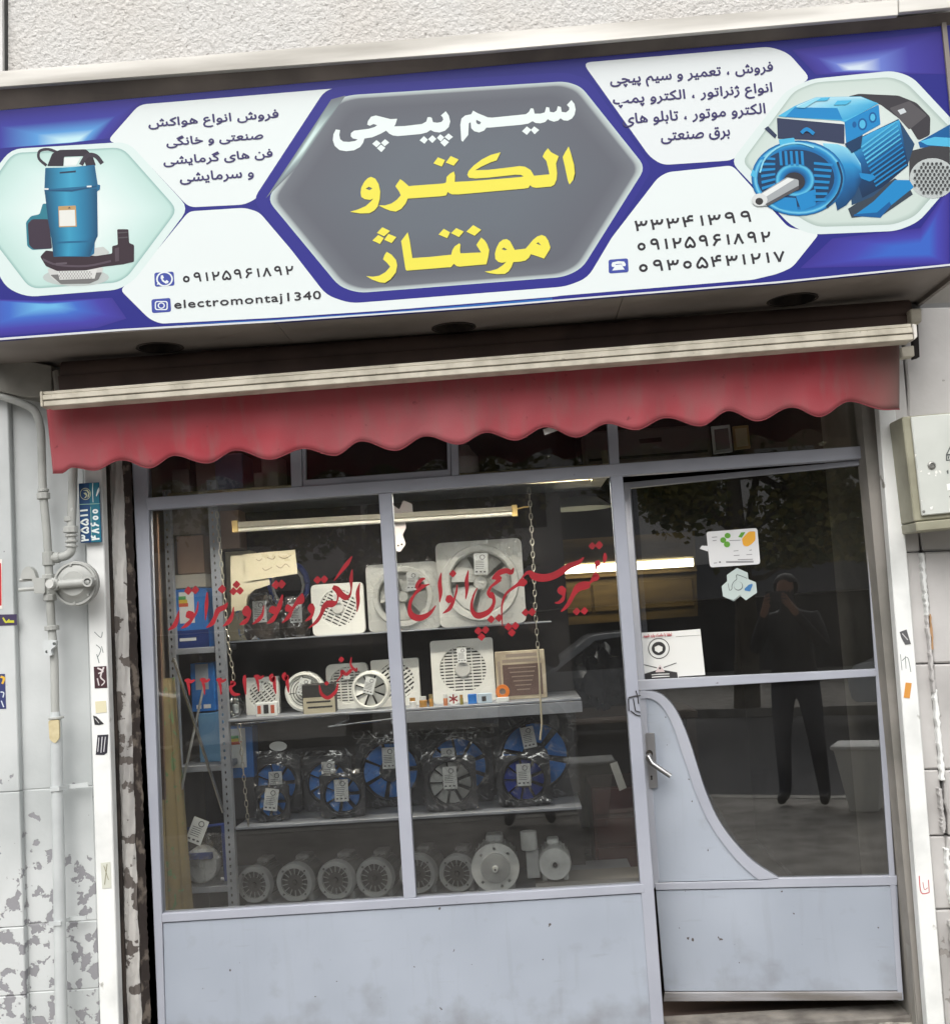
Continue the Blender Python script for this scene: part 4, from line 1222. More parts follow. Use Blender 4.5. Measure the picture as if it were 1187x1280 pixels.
for i in range(3):
    a, b_ = cuts[i]+0.001, cuts[i+1]-0.001
    pts = [(a+(b_-a)*k/8, SY+0.002) for k in range(9)] + [(b_-(b_-a)*k/8, 0.0) for k in range(9)]
    hl = [circle(p.x, p.y, r_, r_, 20) for (p, r_) in HC if a < p.x-r_ and p.x+r_ < b_]
    sp_ = MB().slab([pts]+hl, sof_map, 0.0, 0.012).build('soffit_panel', M_SOF, S)
for (p, r_) in HC:
    lt = MB().lathe([(r_-0.001, -0.003), (r_+0.008, -0.003), (r_+0.006, 0.001)], (p.x, p.y, sz(p.x)), 'z', 24)
    lt.lathe([(r_-0.002, -0.002), (r_-0.002, 0.10), (0.001, 0.10)], (p.x, p.y, sz(p.x)), 'z', 24)
    lt.build('lamp_hole', M_GAPDARK, S, smooth=True)
p, q = FS(1206, 332), FS(1206, 31)
MB().box(p.x, p.x+0.015, SY-0.01, -0.03, p.z-0.01, q.z+0.02).build('end_cap', M_SOF, S)
p, q = FS(-60, 428), FS(-60, 143)
MB().box(p.x-0.016, p.x-0.001, SY-0.01, -0.03, p.z-0.01, q.z+0.02).build('end_cap', M_SOF, S)

# ------------------------------------------------------------------ awning
AY = -0.33
FA = front(AY)
FBR = front(-0.43)
A = thing('awning', 'retracted red awning with scalloped valance below the sign', 'awning', FA(593, 470))
M_CREAM = mat('cream_bar', rgb(206, 200, 184), 0.5, col2=rgb(178, 172, 156), nscale=14.0, col3=rgb(140, 134, 120), n3=40, lo3=0.66, hi3=0.75)
bar = [(53.5, 489.3), (1138.5, 404), (1141.5, 424.3), (54.5, 508)]
def lerp2(p, q, t):
    return (p[0]+(q[0]-p[0])*t, p[1]+(q[1]-p[1])*t)
fb_ = None
for k, (t0, t1, nr) in enumerate(((0.0, 0.22, 0.002), (0.25, 0.60, -0.006), (0.63, 1.0, -0.001))):
    q = [lerp2(bar[0], bar[3], t0), lerp2(bar[1], bar[2], t0), lerp2(bar[1], bar[2], t1), lerp2(bar[0], bar[3], t1)]
    if fb_ is None:
        fb_ = pslab('front_bar', q, FBR, nr, 0.08, M_CREAM, A, bev=0.002)
    else:
        pslab('bar_rib', q, FBR, nr, 0.08, M_CREAM, fb_, bev=0.002)
pslab('bar_groove', [(54, 489.5), (1139, 404.5), (1141, 423.8), (54.5, 507.5)], FBR, 0.005, 0.03, M_GAPDARK, fb_)
pslab('end_cap', [(50, 489.6), (53.2, 489.3), (54.2, 508.4), (51, 508.6)], FBR, -0.004, 0.06, M_CREAM, A, bev=0.002)
pslab('end_cap', [(1139.5, 404.4), (1145, 406), (1146, 421), (1142.4, 424.6)], FBR, -0.004, 0.06, mat('cap_white', rgb(225, 222, 215), 0.5), A, bev=0.002)
p0, p1 = front(-0.22)(80, 466), front(-0.22)(1135, 389)
MB().tube([p0, p1], 0.040, 16).build('roller', mat('roller_brown', rgb(88, 72, 66), 0.7, col2=rgb(72, 58, 54), nscale=5), A, smooth=True)
pslab('roller_cover', [(72, 470), (1140, 393), (1141, 404), (74, 487)], front(-0.26), 0, 0.02, mat('roller_brown', rgb(88, 72, 66)), A)
MB().tube([front(-0.2)(76, 464), front(-0.2)(79, 488)], 0.03, 14).build('bracket', mat('bracket_steel', rgb(110, 105, 98), 0.5, metal=0.3), A)
pslab('bracket', [(1137.5, 386), (1151.5, 385), (1152, 402), (1139, 403.5)], front(-0.30), 0, 0.06, M_CREAM, A, bev=0.003)
pslab('bracket', [(1126, 434), (1142, 431.5), (1143, 445), (1127, 446.5)], front(-0.24), 0, 0.05, M_CREAM, A, bev=0.003)
pslab('bracket_shadow_gap', [(1141, 400), (1147, 399), (1149, 446), (1142, 448)], front(-0.18), 0, 0.03, M_GAPDARK, A)
scal = [(58, 590), (70, 590), (83.8, 582.6), (112.5, 586.6), (147.8, 573.5), (181.5, 583.6), (213.5, 568), (254, 578), (292.7, 561.3), (334.9, 573.5), (377, 559), (415, 567.4), (450.4, 549.8), (492, 561.6), (530.4, 543.4), (572, 554.3), (608.9, 538.6), (644, 548.8), (682.5, 531.9), (720.9, 544), (760.9, 527.4), (795, 536), (834.5, 520), (876.6, 531), (914, 511.7), (950, 524), (992, 507), (1027.8, 518.5), (1066.8, 499), (1110, 511), (1128, 510)]
def scallop(x):
    for a, b_ in zip(scal, scal[1:]):
        if x <= b_[0]:
            t = max(0.0, (x-a[0])/(b_[0]-a[0]))
            t = (1-math.cos(PI*t))/2
            return a[1]+(b_[1]-a[1])*t
    return scal[-1][1]
M_VAL = bpy.data.materials.new('red_awning_canvas')
M_VAL.use_nodes = True
def _val():
    N, L = M_VAL.node_tree.nodes, M_VAL.node_tree.links
    b = N['Principled BSDF']
    b.inputs['Roughness'].default_value = 0.85
    b.inputs['Sheen Weight'].default_value = 0.15
    tc = N.new('ShaderNodeTexCoord')
    def noise(sc, st, det=6.0):
        mp = N.new('ShaderNodeMapping')
        mp.inputs['Scale'].default_value = st
        L.new(tc.outputs['Object'], mp.inputs[0])
        n = N.new('ShaderNodeTexNoise')
        n.inputs['Scale'].default_value = sc
        n.inputs['Detail'].default_value = det
        L.new(mp.outputs[0], n.inputs['Vector'])
        return n.outputs['Fac']
    def mix(f, lo, hi, a, c):
        r_ = N.new('ShaderNodeMapRange')
        r_.inputs['From Min'].default_value = lo
        r_.inputs['From Max'].default_value = hi
        L.new(f, r_.inputs['Value'])
        mx = N.new('ShaderNodeMix')
        mx.data_type = 'RGBA'
        L.new(r_.outputs[0], mx.inputs[0])
        if isinstance(a, tuple):
            mx.inputs[6].default_value = a
        else:
            L.new(a, mx.inputs[6])
        mx.inputs[7].default_value = c
        return mx.outputs[2]
    c = mix(noise(2.0, (1, 1, 2)), 0.35, 0.7, rgb(170, 60, 70), rgb(168, 90, 96))      # sun fading
    c = mix(noise(5.0, (4, 1, 1)), 0.5, 0.9, c, rgb(148, 98, 98))                     # rain streaks of dust
    c = mix(noise(26.0, (1, 1, 1)), 0.68, 0.8, c, rgb(96, 40, 48))
    sx = N.new('ShaderNodeSeparateXYZ')
    L.new(tc.outputs['Object'], sx.inputs[0])
    c = mix(sx.outputs['X'], 1.22, 1.46, c, rgb(104, 84, 78))                          # soiled right end
    L.new(c, b.inputs['Base Color'])
    w = N.new('ShaderNodeTexNoise')
    w.inputs['Scale'].default_value = 300.0
    L.new(tc.outputs['Object'], w.inputs['Vector'])
    bp = N.new('ShaderNodeBump')
    bp.inputs['Strength'].default_value = 0.25
    bp.inputs['Distance'].default_value = 0.002
    L.new(w.outputs['Fac'], bp.inputs['Height'])
    L.new(bp.outputs[0], b.inputs['Normal'])
_val()
def vfn(u_, v_):
    xt = 56 + (1125-56)*u_
    yt = lerp2(bar[3], bar[2], (xt-54)/1087)[1]-1.5
    xb = 59 + (1128-59)*u_
    yb = scallop(xb)
    x, y = xt+(xb-xt)*v_, yt+(yb-yt)*v_
    wob = 0.007*math.sin(u_*61+1.0)*v_ + 0.006*math.sin(u_*23)*v_ + 0.004*math.sin(u_*131+v_*2)*v_
    return FA(x, y, 0.012 + 0.03*v_ + wob)
vg = MB().grid(vfn, 260, 10)
n0 = len(vg.v)
vo = vg.build('valance', M_VAL, A, smooth=True)
sm = vo.modifiers.new('cloth', 'SOLIDIFY')
sm.thickness = 0.002
hem = MB().tube([FA(59+(1128-59)*k/260, scallop(59+(1128-59)*k/260)-0.6, 0.04+0.007*math.sin(k/260*61+1.0)+0.006*math.sin(k/260*23)+0.004*math.sin(k/260*131+2)) for k in range(261)], 0.0016, 6)
hem.build('hem', mat('hem_thread', rgb(140, 66, 72), 0.9), A)
M_SOCK = mat('white_plastic', rgb(226, 226, 222), 0.5)
ps = MB().slab([[(679, 533), (694, 528), (698, 534), (681, 540)]], FA, 0.07, 0.002).build('paper_slip', M_SOCK, None, origin=FA(688, 534, 0.07))
tag(ps, 'small white paper slip sticking out behind the awning hem', 'paper slip')

# ------------------------------------------------------------------ gas pipe with regulator on the left pier
PYY = WALL_Y-0.075
FP = front(PYY)
G = thing('gas_pipe', 'grey painted gas pipe with round regulator on the left pier', 'gas pipe', FP(72, 1285))
M_PIPE = mat('pipe_paint', rgb(178, 180, 176), 0.5, col2=rgb(158, 160, 156), nscale=6.0, col3=rgb(205, 208, 205), n3=9.0, lo3=0.62, hi3=0.66, bump=0.2, bscale=40, bdist=0.004)
M_PIPEW = mat('pipe_paint_pale', rgb(202, 207, 207), 0.5, col2=rgb(182, 187, 188), nscale=5.0, col3=rgb(120, 120, 122), n3=16.0, lo3=0.70, hi3=0.72, bump=0.2, bscale=40, bdist=0.004)
def pr(px):
    return px*(4.4+PYY)/FPX
def pp(pts, off=0.0):
    return [FP(p[0], p[1], off) for p in pts]
MB().tube(pp(smooth_path([(-40, 478), (0, 494), (28, 504), (44, 514), (50.5, 535), (52, 560), (53.5, 610), (58, 660), (60.5, 700), (62, 730), (64, 775), (66, 800), (68, 830), (69, 890)], 4)), pr(5.2), 14).build('pipe', M_PIPE, G, smooth=True)
MB().tube(pp([(69, 890), (70, 905), (71.5, 985), (74, 1100), (77, 1290)]), [pr(5.5), pr(7.5), pr(7.5), pr(7.5), pr(7.5)], 14).build('pipe', M_PIPEW, G, smooth=True)
MB().tube(pp(smooth_path([(92, 500), (91.5, 585), (90, 640), (89, 660), (89.5, 680), (88, 690), (80, 695.5), (62, 698)], 4)), pr(5.6), 14).build('pipe', M_PIPE, G, smooth=True)
def coupling(p, q, r_, name='coupling', n=8):
    MB().tube(pp([p, q]), pr(r_), n).build(name, M_PIPE, G, bev=0.002)
coupling((54, 611), (54.3, 615), 7.0, n=14)
coupling((54.2, 616), (54.6, 624), 8.8)
coupling((87, 646), (87, 652), 7.0, n=14)
coupling((88.5, 658), (88.6, 666), 9.6)
coupling((89, 668), (89.2, 671), 7.6, n=14)
coupling((89.3, 675), (89.4, 678), 7.8, n=14)
coupling((89.4, 681), (89.2, 684), 7.6, n=14)
coupling((68, 697.5), (75, 696.5), 7.0, n=14)
coupling((60.3, 690), (60.8, 707), 7.6, n=14)
coupling((60.8, 718), (61.0, 724), 8.6)
coupling((61.0, 724), (62.4, 743), 7.4, n=6)
coupling((62.4, 743), (62.6, 751), 8.6)
coupling((64.6, 782), (65, 788), 9.0, n=14)
coupling((70, 896), (70.2, 899), 9.6, n=14)
# regulator: dished drum facing the street, with cross tube and filler plug
rc = FP(101, 730, 0)
rg = MB().lathe([(0.001, -0.075), (pr(15), -0.075), (pr(18), -0.066), (pr(22), -0.058), (pr(25), -0.055), (pr(28), -0.050), (pr(28), -0.028), (pr(25), -0.022), (pr(22), -0.01), (pr(14), 0.03), (0.001, 0.035)], rc, 'y', 36)
rgo = rg.build('regulator', M_PIPE, G, smooth=True)
MB().lathe([(pr(24.5), -0.061), (pr(27.2), -0.061), (pr(27.2), -0.052), (pr(24.5), -0.052)], rc, 'y', 36).build('regulator_rim', M_PIPE, rgo, smooth=True)
MB().tube([FP(86, 731, -0.085), FP(124, 728, -0.085)], [pr(5.5), pr(5.0)], 14).build('cross_tube', M_PIPE, rgo, smooth=True)
MB().tube([FP(78, 731, -0.05), FP(78, 731, -0.12)], [pr(5.6), pr(5.2)], 12).build('filler_plug', mat('pale_plug', rgb(205, 206, 202), 0.4), rgo, smooth=True)
MB().tube([FP(78, 731, -0.05), FP(78, 731, -0.095)], pr(8.0), 12).build('plug_collar', M_PIPE, rgo, smooth=True)
MB().lathe([(pr(4.2), -0.104), (pr(6.4), -0.104), (pr(6.4), -0.07), (pr(4.2), -0.07)], FP(122, 728), 'y', 16).build('outlet_ring', M_PIPE, rgo, smooth=True)
MB().tube([FP(63, 737, 0), FP(78, 735, 0)], pr(8.5), 6).build('inlet_union', M_PIPE, rgo, bev=0.002)
for (x, y) in ((96, 707), (84, 742), (118, 744), (124, 722), (101, 754)):
    MB().lathe([(0.001, -0.064), (pr(1.6), -0.064), (pr(1.6), -0.05)], FP(x, y), 'y', 8).build('bolt', M_PIPE, rgo)
# shut-off valve with bonnet
vb = MB().slab([round_poly([(44, 722), (60, 723), (60, 742), (47, 742), (46, 728), (44, 728)], 1.5)], FP, -0.03, 0.05).build('valve_body', M_PIPE, G, bev=0.003)
MB().slab([round_poly([(29, 724), (31, 714), (36, 708.5), (41, 708.5), (46, 714), (49, 724)], 3)], FP, -0.025, 0.03).build('valve_bonnet', M_PIPE, vb, bev=0.004)
MB().tube([FP(26, 725.5, -0.01), FP(45, 724, -0.01)], pr(2.2), 8).build('valve_handle', M_PIPE, vb)
MB().tube([FP(25, 737.5, -0.01), FP(45, 736, -0.01)], pr(2.4), 8).build('valve_handle', M_PIPE, vb)
# lever cock lower down
lc = MB().slab([round_poly([(59, 800), (75, 800), (74.5, 807), (68, 812), (70, 819), (60.5, 819), (57.5, 806)], 2), circle(72.5, 804.5, 2.2, n=10), circle(63, 814.5, 2.0, n=10)], FP, -0.035, 0.02).build('lever_cock', M_PIPEW, G, bev=0.002)
# wrapping tape, saddle clamps
MB().slab([round_poly([(63.5, 900), (76.5, 899), (77, 922), (72, 929), (65, 924)], 3)], FP, -pr(8.2), 0.012).build('tape_patch', mat('masking_tape', rgb(208, 196, 158), 0.8, col2=rgb(190, 176, 136), nscale=30), G)
for (cy, x0, x1) in ((983, 60, 106), (1150, 64, 104)):
    pts = [(x0+(x1-x0)*k/8, cy+4-4*k/8+random.uniform(-0.8, 0.8)) for k in range(9)]
    mb = MB()
    for a, b_ in zip(pts, pts[1:]):
        off = [-pr(8.6) if abs(q[0]-72) < 11 else 0.03 for q in (a, b_)]
        A4 = [FP(a[0], a[1]-2.6, off[0]), FP(b_[0], b_[1]-2.6, off[1]), FP(b_[0], b_[1]+2.6, off[1]), FP(a[0], a[1]+2.6, off[0])]
        mb.add(A4 + [v+Vector((0, 0.006, 0)) for v in A4], [(0, 1, 2, 3), (7, 6, 5, 4), (0, 4, 5, 1), (1, 5, 6, 2), (2, 6, 7, 3), (3, 7, 4, 0)])
    mb.build('clamp', M_PIPEW, G)

# ------------------------------------------------------------------ blue address plate
FPL = front(WALL_Y-0.055)
AP = thing('address_plate', 'small blue enamel address plate with white Persian numbers', 'address plate', FPL(112, 678))
pq = [(98.2, 604.4), (123.8, 602.7), (127.2, 677.7), (100.6, 678.6)]
pl = pslab('plate', pq, FPL, 0, 0.004, mat('blue_enamel', rgb(24, 70, 118), 0.35), AP, bev=0.001)
poly_px('plate_band', [[(111.5, 604), (123.4, 603.2), (126.7, 677.2), (114.3, 677.8)]], FPL, -0.0012, mat('teal_enamel', rgb(22, 108, 130), 0.35), pl)
ZZ = (0, 580, 5.935)
M_EW = mat('enamel_white', rgb(226, 234, 232), 0.4)
digits_px('plate_number', '۳۵۵۱۱', Z(*ZZ, [(660, 572)])[0], Z(*ZZ, [(652, 335)])[0], 9.5, FPL, -0.002, M_EW, pl)
digits_px('plate_number', '۴۸۶۰۰', Z(*ZZ, [(740, 562)])[0], Z(*ZZ, [(730, 332)])[0], 9.5, FPL, -0.002, M_EW, pl)
poly_px('plate_line', [Z(*ZZ, [(672, 318), (676, 318), (684, 570), (680, 570)]), Z(*ZZ, [(588, 298), (745, 292), (745, 296), (588, 303)])], FPL, -0.002, mat('enamel_line', rgb(150, 190, 170), 0.4), pl)
poly_px('plate_emblem', [[Z(*ZZ, circle(635, 222, 40, 44, 24)), Z(*ZZ, circle(635, 222, 36, 40, 24))], Z(*ZZ, [(615, 195), (650, 190), (668, 215), (660, 245), (650, 250), (656, 220), (645, 202)]), Z(*ZZ, [(620, 215), (640, 212), (650, 232), (640, 250), (625, 255), (640, 235)])], FPL, -0.002, mat('enamel_cream', rgb(200, 205, 170), 0.4), pl)
strokes_px('plate_script', [[(690, 140, 5), (688, 200, 6), (692, 285, 4)], [(715, 240, 4), (730, 200, 16), (735, 175, 4)]], ZZ, FPL, -0.002, M_EW, pl)

# ------------------------------------------------------------------ stickers on rail and pier
def sticker(loop, plane, near, label, col, marks=(), mcol=(230, 230, 230), parent_t=0.0012):
    cx, cy = sum(p[0] for p in loop)/len(loop), sum(p[1] for p in loop)/len(loop)
    o = MB().slab([loop], plane, near, parent_t).build('sticker', mat('sticker_%d_%d_%d' % col, rgb(*col), 0.5), None, origin=plane(cx, cy, near))
    tag(o, label, 'sticker', 'stickers on the shop front')
    if marks:
        strokes_px('sticker_print', marks, (0, 0, 1), plane, near-0.0009, mat('sticker_ink_%d_%d_%d' % mcol, rgb(*mcol), 0.5), o)
    return o
NR = -0.0016
sticker([(117.3, 833.5), (133, 832.6), (134.2, 859.8), (118.6, 860.6)], FR, NR, 'dark red and black printed sticker on the left white rail', (66, 40, 46),
        [[(122, 835, 2), (129, 839, 2), (123, 842, 1.5)], [(130, 834, 2), (126, 846, 2), (131, 852, 1.5), (127, 857, 1.5)], [(122, 848, 1.5), (124, 857, 1.5)]], (214, 206, 206))
sticker([(119, 877), (132.5, 876), (133.5, 890.5), (120, 891.5)], FR, NR, 'plain cream sticker on the left white rail', (220, 214, 182))
sticker([(116.5, 894.5), (121, 896), (128, 903), (130, 905), (124, 906.5), (118.5, 906)], FR, NR, 'torn black sticker scrap on the left white rail', (44, 44, 46), [[(119, 898, 1), (124, 904, 1)]], (190, 190, 190))
sticker([(122, 919), (135.5, 918.2), (134, 941), (130, 943.8), (119.8, 943.5)], FR, NR, 'black sticker with white writing on the left white rail', (44, 42, 52),
        [[(124, 922, 1), (122.5, 940, 1)], [(128, 921, 1.2), (126.5, 941, 1)], [(132, 921, 1), (130, 940, 1)]], (206, 206, 210))
sticker([(126, 1079), (138, 1077.5), (139.5, 1110), (128, 1111)], FR, NR, 'scratched paper sticker low on the left white rail', (206, 208, 196), [[(130, 1082, 0.8), (136, 1100, 0.8)], [(134, 1080, 0.8), (131, 1106, 0.8)]], (140, 136, 110))
FX = front(WALL_Y-0.03)
sticker([(-20, 700), (2.6, 699), (3.2, 761), (-20, 762)], FX, NR, 'white sticker with red print at the left picture edge', (232, 228, 220), [[(0.5, 704, 2.2), (1, 725, 2), (1, 757, 2.4)]], (196, 30, 40))
sticker([(-30, 769), (21, 767.8), (21.5, 781.5), (-30, 783)], FX, NR, 'purple and yellow sticker beside the gas pipe', (62, 52, 84), [[(4, 772, 2), (8, 778, 2.2), (12, 774, 1)], [(9, 777, 3), (18, 777, 3)]], (196, 196, 60))
s8 = sticker([(-20, 843), (6.2, 842.5), (7.8, 886), (-20, 887)], FX, NR, 'blue and orange sticker with white letters on the left pier', (52, 60, 110), [[(1, 865, 1.4), (5, 866, 1.4), (4, 872, 1.4)], [(2, 876, 1.4), (5, 884, 1.4)]], (214, 224, 232))
strokes_px('sticker_print', [[(1, 846, 3), (5.5, 848, 3), (3, 855, 2.5)]], (0, 0, 1), FX, NR-0.0009, mat('sticker_ink_y', rgb(226, 180, 60), 0.5), s8)
sticker([(1131.5, 853.2), (1139, 854), (1136.5, 873), (1129, 872)], FR, NR, 'small orange sticker on the right white rail', (214, 150, 70))
g1 = sticker([(1124, 790), (1132.5, 787), (1138, 805), (1131, 806), (1126, 797)], FR, NR, 'smudged black sticker remains on the right white rail', (92, 92, 94), [[(1127, 792, 1.2), (1134, 800, 1.2)]], (200, 200, 200))
gm = strokes_px('felt_pen_scribble', [[(1125, 818, 0.7), (1127, 838, 0.7)], [(1127, 826, 0.8), (1134, 822, 0.8), (1138, 840, 0.8)], [(1131, 820, 0.7), (1132, 836, 0.7)]], (0, 0, 1), FR, -0.0004, mat('pen_ink', rgb(110, 120, 120), 0.6), B)
gm = strokes_px('red_pen_mark', [[(1148.5, 1095, 1.2), (1151, 1116, 1.2), (1161, 1116, 1.2)], [(1160, 1100, 1.0), (1161, 1116, 1.0)], [(1153, 1103, 0.8), (1155, 1112, 0.8), (1159, 1110, 0.8)]], (0, 0, 1), FR, -0.0004, mat('red_pen', rgb(190, 70, 74), 0.6), B)
gm = strokes_px('felt_pen_scribble', [[(118, 790, 0.8), (126, 797, 0.8), (128, 790, 0.8)], [(120, 806, 0.8), (126, 812, 1.0), (122, 822, 0.8)], [(121, 818, 1.0), (124, 829, 1.0)], [(127, 808, 0.8), (129, 816, 0.8)]], (0, 0, 1), FR, -0.0004, mat('pen_ink', rgb(110, 120, 120)), B)

# ------------------------------------------------------------------ meter box on the right pier
MY = -0.27
FM = front(MY)
MX = thing('meter_box', 'cream steel electricity meter cabinet on the right pier', 'meter box', FM(1165, 660))
M_BOX = mat('meter_box_paint', rgb(158, 156, 136), 0.45, col2=rgb(132, 130, 112), nscale=5.0)
M_BOXD = mat('meter_door_paint', rgb(206, 210, 204), 0.42, col2=rgb(190, 194, 188), nscale=4.0, col3=rgb(236, 236, 230), n3=30, lo3=0.68, hi3=0.7)
bx = [(1127, 521), (1250, 510), (1268, 640), (1142.5, 652)]
body = pslab('cabinet', bx, FM, 0.0, 0.15, M_BOX, MX, bev=0.004)
pslab('lower_lip', [(1142.6, 653), (1268, 641), (1269, 653), (1144, 665)], FM, -0.012, 0.16, M_BOX, MX, bev=0.004)
dr = pslab('cabinet_door', [(1136.5, 521.8), (1246, 512), (1262, 634), (1150.4, 645)], FM, -0.014, 0.012, M_BOXD, MX, bev=0.003)
lk = MB().lathe([(0.001, -0.016), (0.007, -0.016), (0.0085, -0.020), (0.013, -0.018), (0.014, -0.0145)], FM(1162.3, 582.5), 'y', 20).build('lock', mat('lock_zinc', rgb(140, 140, 136), 0.4, metal=0.6), dr, smooth=True)
MZ = (1080, 510, 8.0)
poly_px('door_symbol', [[Z(*MZ, [(800, 470), (870, 330), (940, 465), (940, 520), (800, 535)]), Z(*MZ, [(815, 465), (870, 352), (925, 462)]), Z(*MZ, [(812, 482), (930, 474), (930, 510), (812, 522)])], Z(*MZ, [(820, 488), (832, 486), (832, 512), (820, 514)]), Z(*MZ, [(845, 486), (870, 484), (870, 508), (845, 510)])], FM, -0.0150, mat('symbol_grey', rgb(80, 84, 84), 0.6), dr)
poly_px('door_mark', [Z(*MZ, [(805, 635), (822, 622), (826, 660), (815, 664)]), Z(*MZ, [(832, 885), (842, 882), (856, 905), (846, 910)])], FM, -0.0150, mat('symbol_grey', rgb(80, 84, 84)), dr)
poly_px('paper_scrap', [Z(*MZ, [(805, 765), (880, 750), (880, 810), (815, 830)]), Z(*MZ, [(615, 655), (640, 650), (645, 672), (622, 672)]), Z(*MZ, [(690, 672), (705, 668), (704, 688), (692, 686)]), Z(*MZ, [(640, 995), (672, 985), (665, 1018), (645, 1020)]), Z(*MZ, [(835, 1010), (900, 1005), (900, 1035), (838, 1040)])], FM, -0.0150, mat('paper_white', rgb(240, 240, 236), 0.7), dr)
MB().lathe([(0.001, -0.0165), (0.004, -0.0165), (0.005, -0.0145)], FM(1152.5, 640), 'y', 8).build('screw', mat('lock_zinc', rgb(140, 140, 136)), dr)

# ------------------------------------------------------------------ notices on the door glass
DG = -0.0006+0.016
c1 = (870, 650, 11.63)
nt = MB().slab([round_poly(Z(*c1, [(140, 170), (885, 112), (930, 640), (195, 690)]), 4)], FD, DG-0.0010, 0.001)
n1 = nt.build('window_card', mat('card_white', rgb(222, 224, 226), 0.45), None, origin=FD(910, 685, DG))
tag(n1, 'white business card with green and orange shapes on the door glass', 'card')
CE = DG-0.0018
poly_px('card_print', [Z(*c1, circle(452, 225, 44, 40, 16)), Z(*c1, circle(388, 290, 44, 42, 16)), Z(*c1, circle(443, 352, 46, 44, 16)), Z(*c1, [(605, 245), (650, 178), (712, 172), (660, 255)])], FD, CE, mat('card_green', rgb(96, 160, 50), 0.5), n1)
poly_px('card_print', [round_poly(Z(*c1, [(660, 270), (760, 165), (855, 160), (858, 290), (800, 350), (740, 385), (680, 370)]), 2)], FD, CE, mat('card_orange', rgb(232, 170, 50), 0.5), n1)
ln = [Z(*c1, [(a, y), (b_, y-6), (b_, y+3), (a, y+9)]) for (a, b_, y) in ((480, 640, 292), (540, 610, 445), (540, 625, 512), (725, 810, 500), (770, 805, 435), (430, 830, 598), (430, 830, 612), (600, 820, 570), (250, 300, 622), (225, 300, 245), (235, 290, 295))]
poly_px('card_print', ln + [Z(*c1, circle(340, 612, 16, 14, 10))], FD, CE, mat('card_ink', rgb(130, 130, 136), 0.5), n1)
n1b = MB().slab([Z(*c1, [(45, 415), (75, 370), (165, 375), (165, 455)])], FD, DG-0.0004, 0.001).build('tape_tab', mat('card_white', rgb(222, 224, 226)), n1)
hexp = [(590, 695), (745, 765), (755, 860), (865, 905), (882, 1055), (720, 1168), (640, 1105), (540, 1185), (385, 1110), (365, 965), (445, 890), (440, 800)]
n2 = MB().slab([Z(*c1, hexp)], FD, DG-0.0010, 0.001).build('hexagon_sticker', mat('mint_sticker', rgb(186, 200, 198), 0.4), None, origin=FD(920, 730, DG))
tag(n2, 'pale three-lobed hexagon sticker below the card on the door glass', 'sticker')
strokes_px('sticker_print', [[(740, 850, 8), (590, 795, 10), (585, 860, 8), (540, 900, 8), (515, 960, 8), (515, 1000, 8), (480, 1020, 8), (460, 920, 6)]], c1, FD, CE, mat('grey_print', rgb(90, 96, 98), 0.5), n2)
poly_px('sticker_print', [[Z(*c1, circle(610, 960, 66, 66, 24)), Z(*c1, circle(606, 954, 60, 60, 24))], Z(*c1, [(385, 1118), (540, 1168), (640, 1085), (640, 1095), (540, 1180)])], FD, CE, mat('grey_print', rgb(90, 96, 98)), n2)
poly_px('sticker_print', [Z(*c1, [(700, 1000), (760, 940), (815, 925), (815, 955), (780, 1040), (700, 1025)])], FD, CE-0.0002, mat('blue_print', rgb(60, 116, 170), 0.5), n2)
c2 = (790, 780, 11.87)
n3 = MB().slab([Z(*c2, [(112, 132), (630, 108), (1005, 75), (1078, 760), (680, 785), (685, 850), (165, 868)])], FD, DG-0.0010, 0.001).build('mask_notice', mat('notice_white', rgb(218, 220, 218), 0.5), None, origin=FD(838, 850, DG))
tag(n3, 'white face-mask notice with round emblem in the lower corner of the door glass', 'notice')
poly_px('notice_print', [[Z(*c2, circle(388, 366, 160, 155, 32)), Z(*c2, circle(388, 366, 148, 143, 32))], [Z(*c2, circle(386, 366, 104, 100, 28)), Z(*c2, [(325, 345), (385, 315), (445, 345), (440, 400), (385, 430), (330, 400)])],
    Z(*c2, [(170, 745), (350, 690), (480, 690), (660, 722), (680, 850), (175, 862)])], FD, CE, mat('notice_black', rgb(44, 44, 46), 0.5), n3)
strokes_px('notice_print', [[(155, 605, 12), (360, 655, 16)], [(460, 650, 16), (650, 582, 12)]], c2, FD, CE, mat('notice_grey', rgb(96, 96, 98), 0.5), n3)
poly_px('notice_print', [round_poly(Z(*c2, [(405, 605), (480, 715), (335, 720)]), 1)], FD, CE-0.0006, mat('notice_pink', rgb(206, 192, 192), 0.5), n3)
poly_px('notice_print', [Z(*c2, circle(406, 660, 16, 18, 10))], FD, CE-0.0012, mat('notice_black', rgb(44, 44, 46)), n3)
text_px('notice_line', 'لطفا با ماسک وارد شوید', Z(*c2, [(160, 212)])[0], Z(*c2, [(582, 186)])[0], 4.6, FD, CE, mat('notice_red', rgb(176, 40, 60), 0.5), n3, bold=0.12)
strokes_px('notice_line', [[(280, 760, 12), (400, 750, 14), (545, 745, 12)], [(285, 795, 12), (400, 785, 16), (550, 780, 12)]], c2, FD, CE-0.0006, mat('notice_white', rgb(218, 220, 218)), n3)
poly_px('notice_print', [Z(*c2, [(640, 188), (1010, 166), (1011, 170), (640, 193)])], FD, CE, mat('notice_grey', rgb(96, 96, 98)), n3)

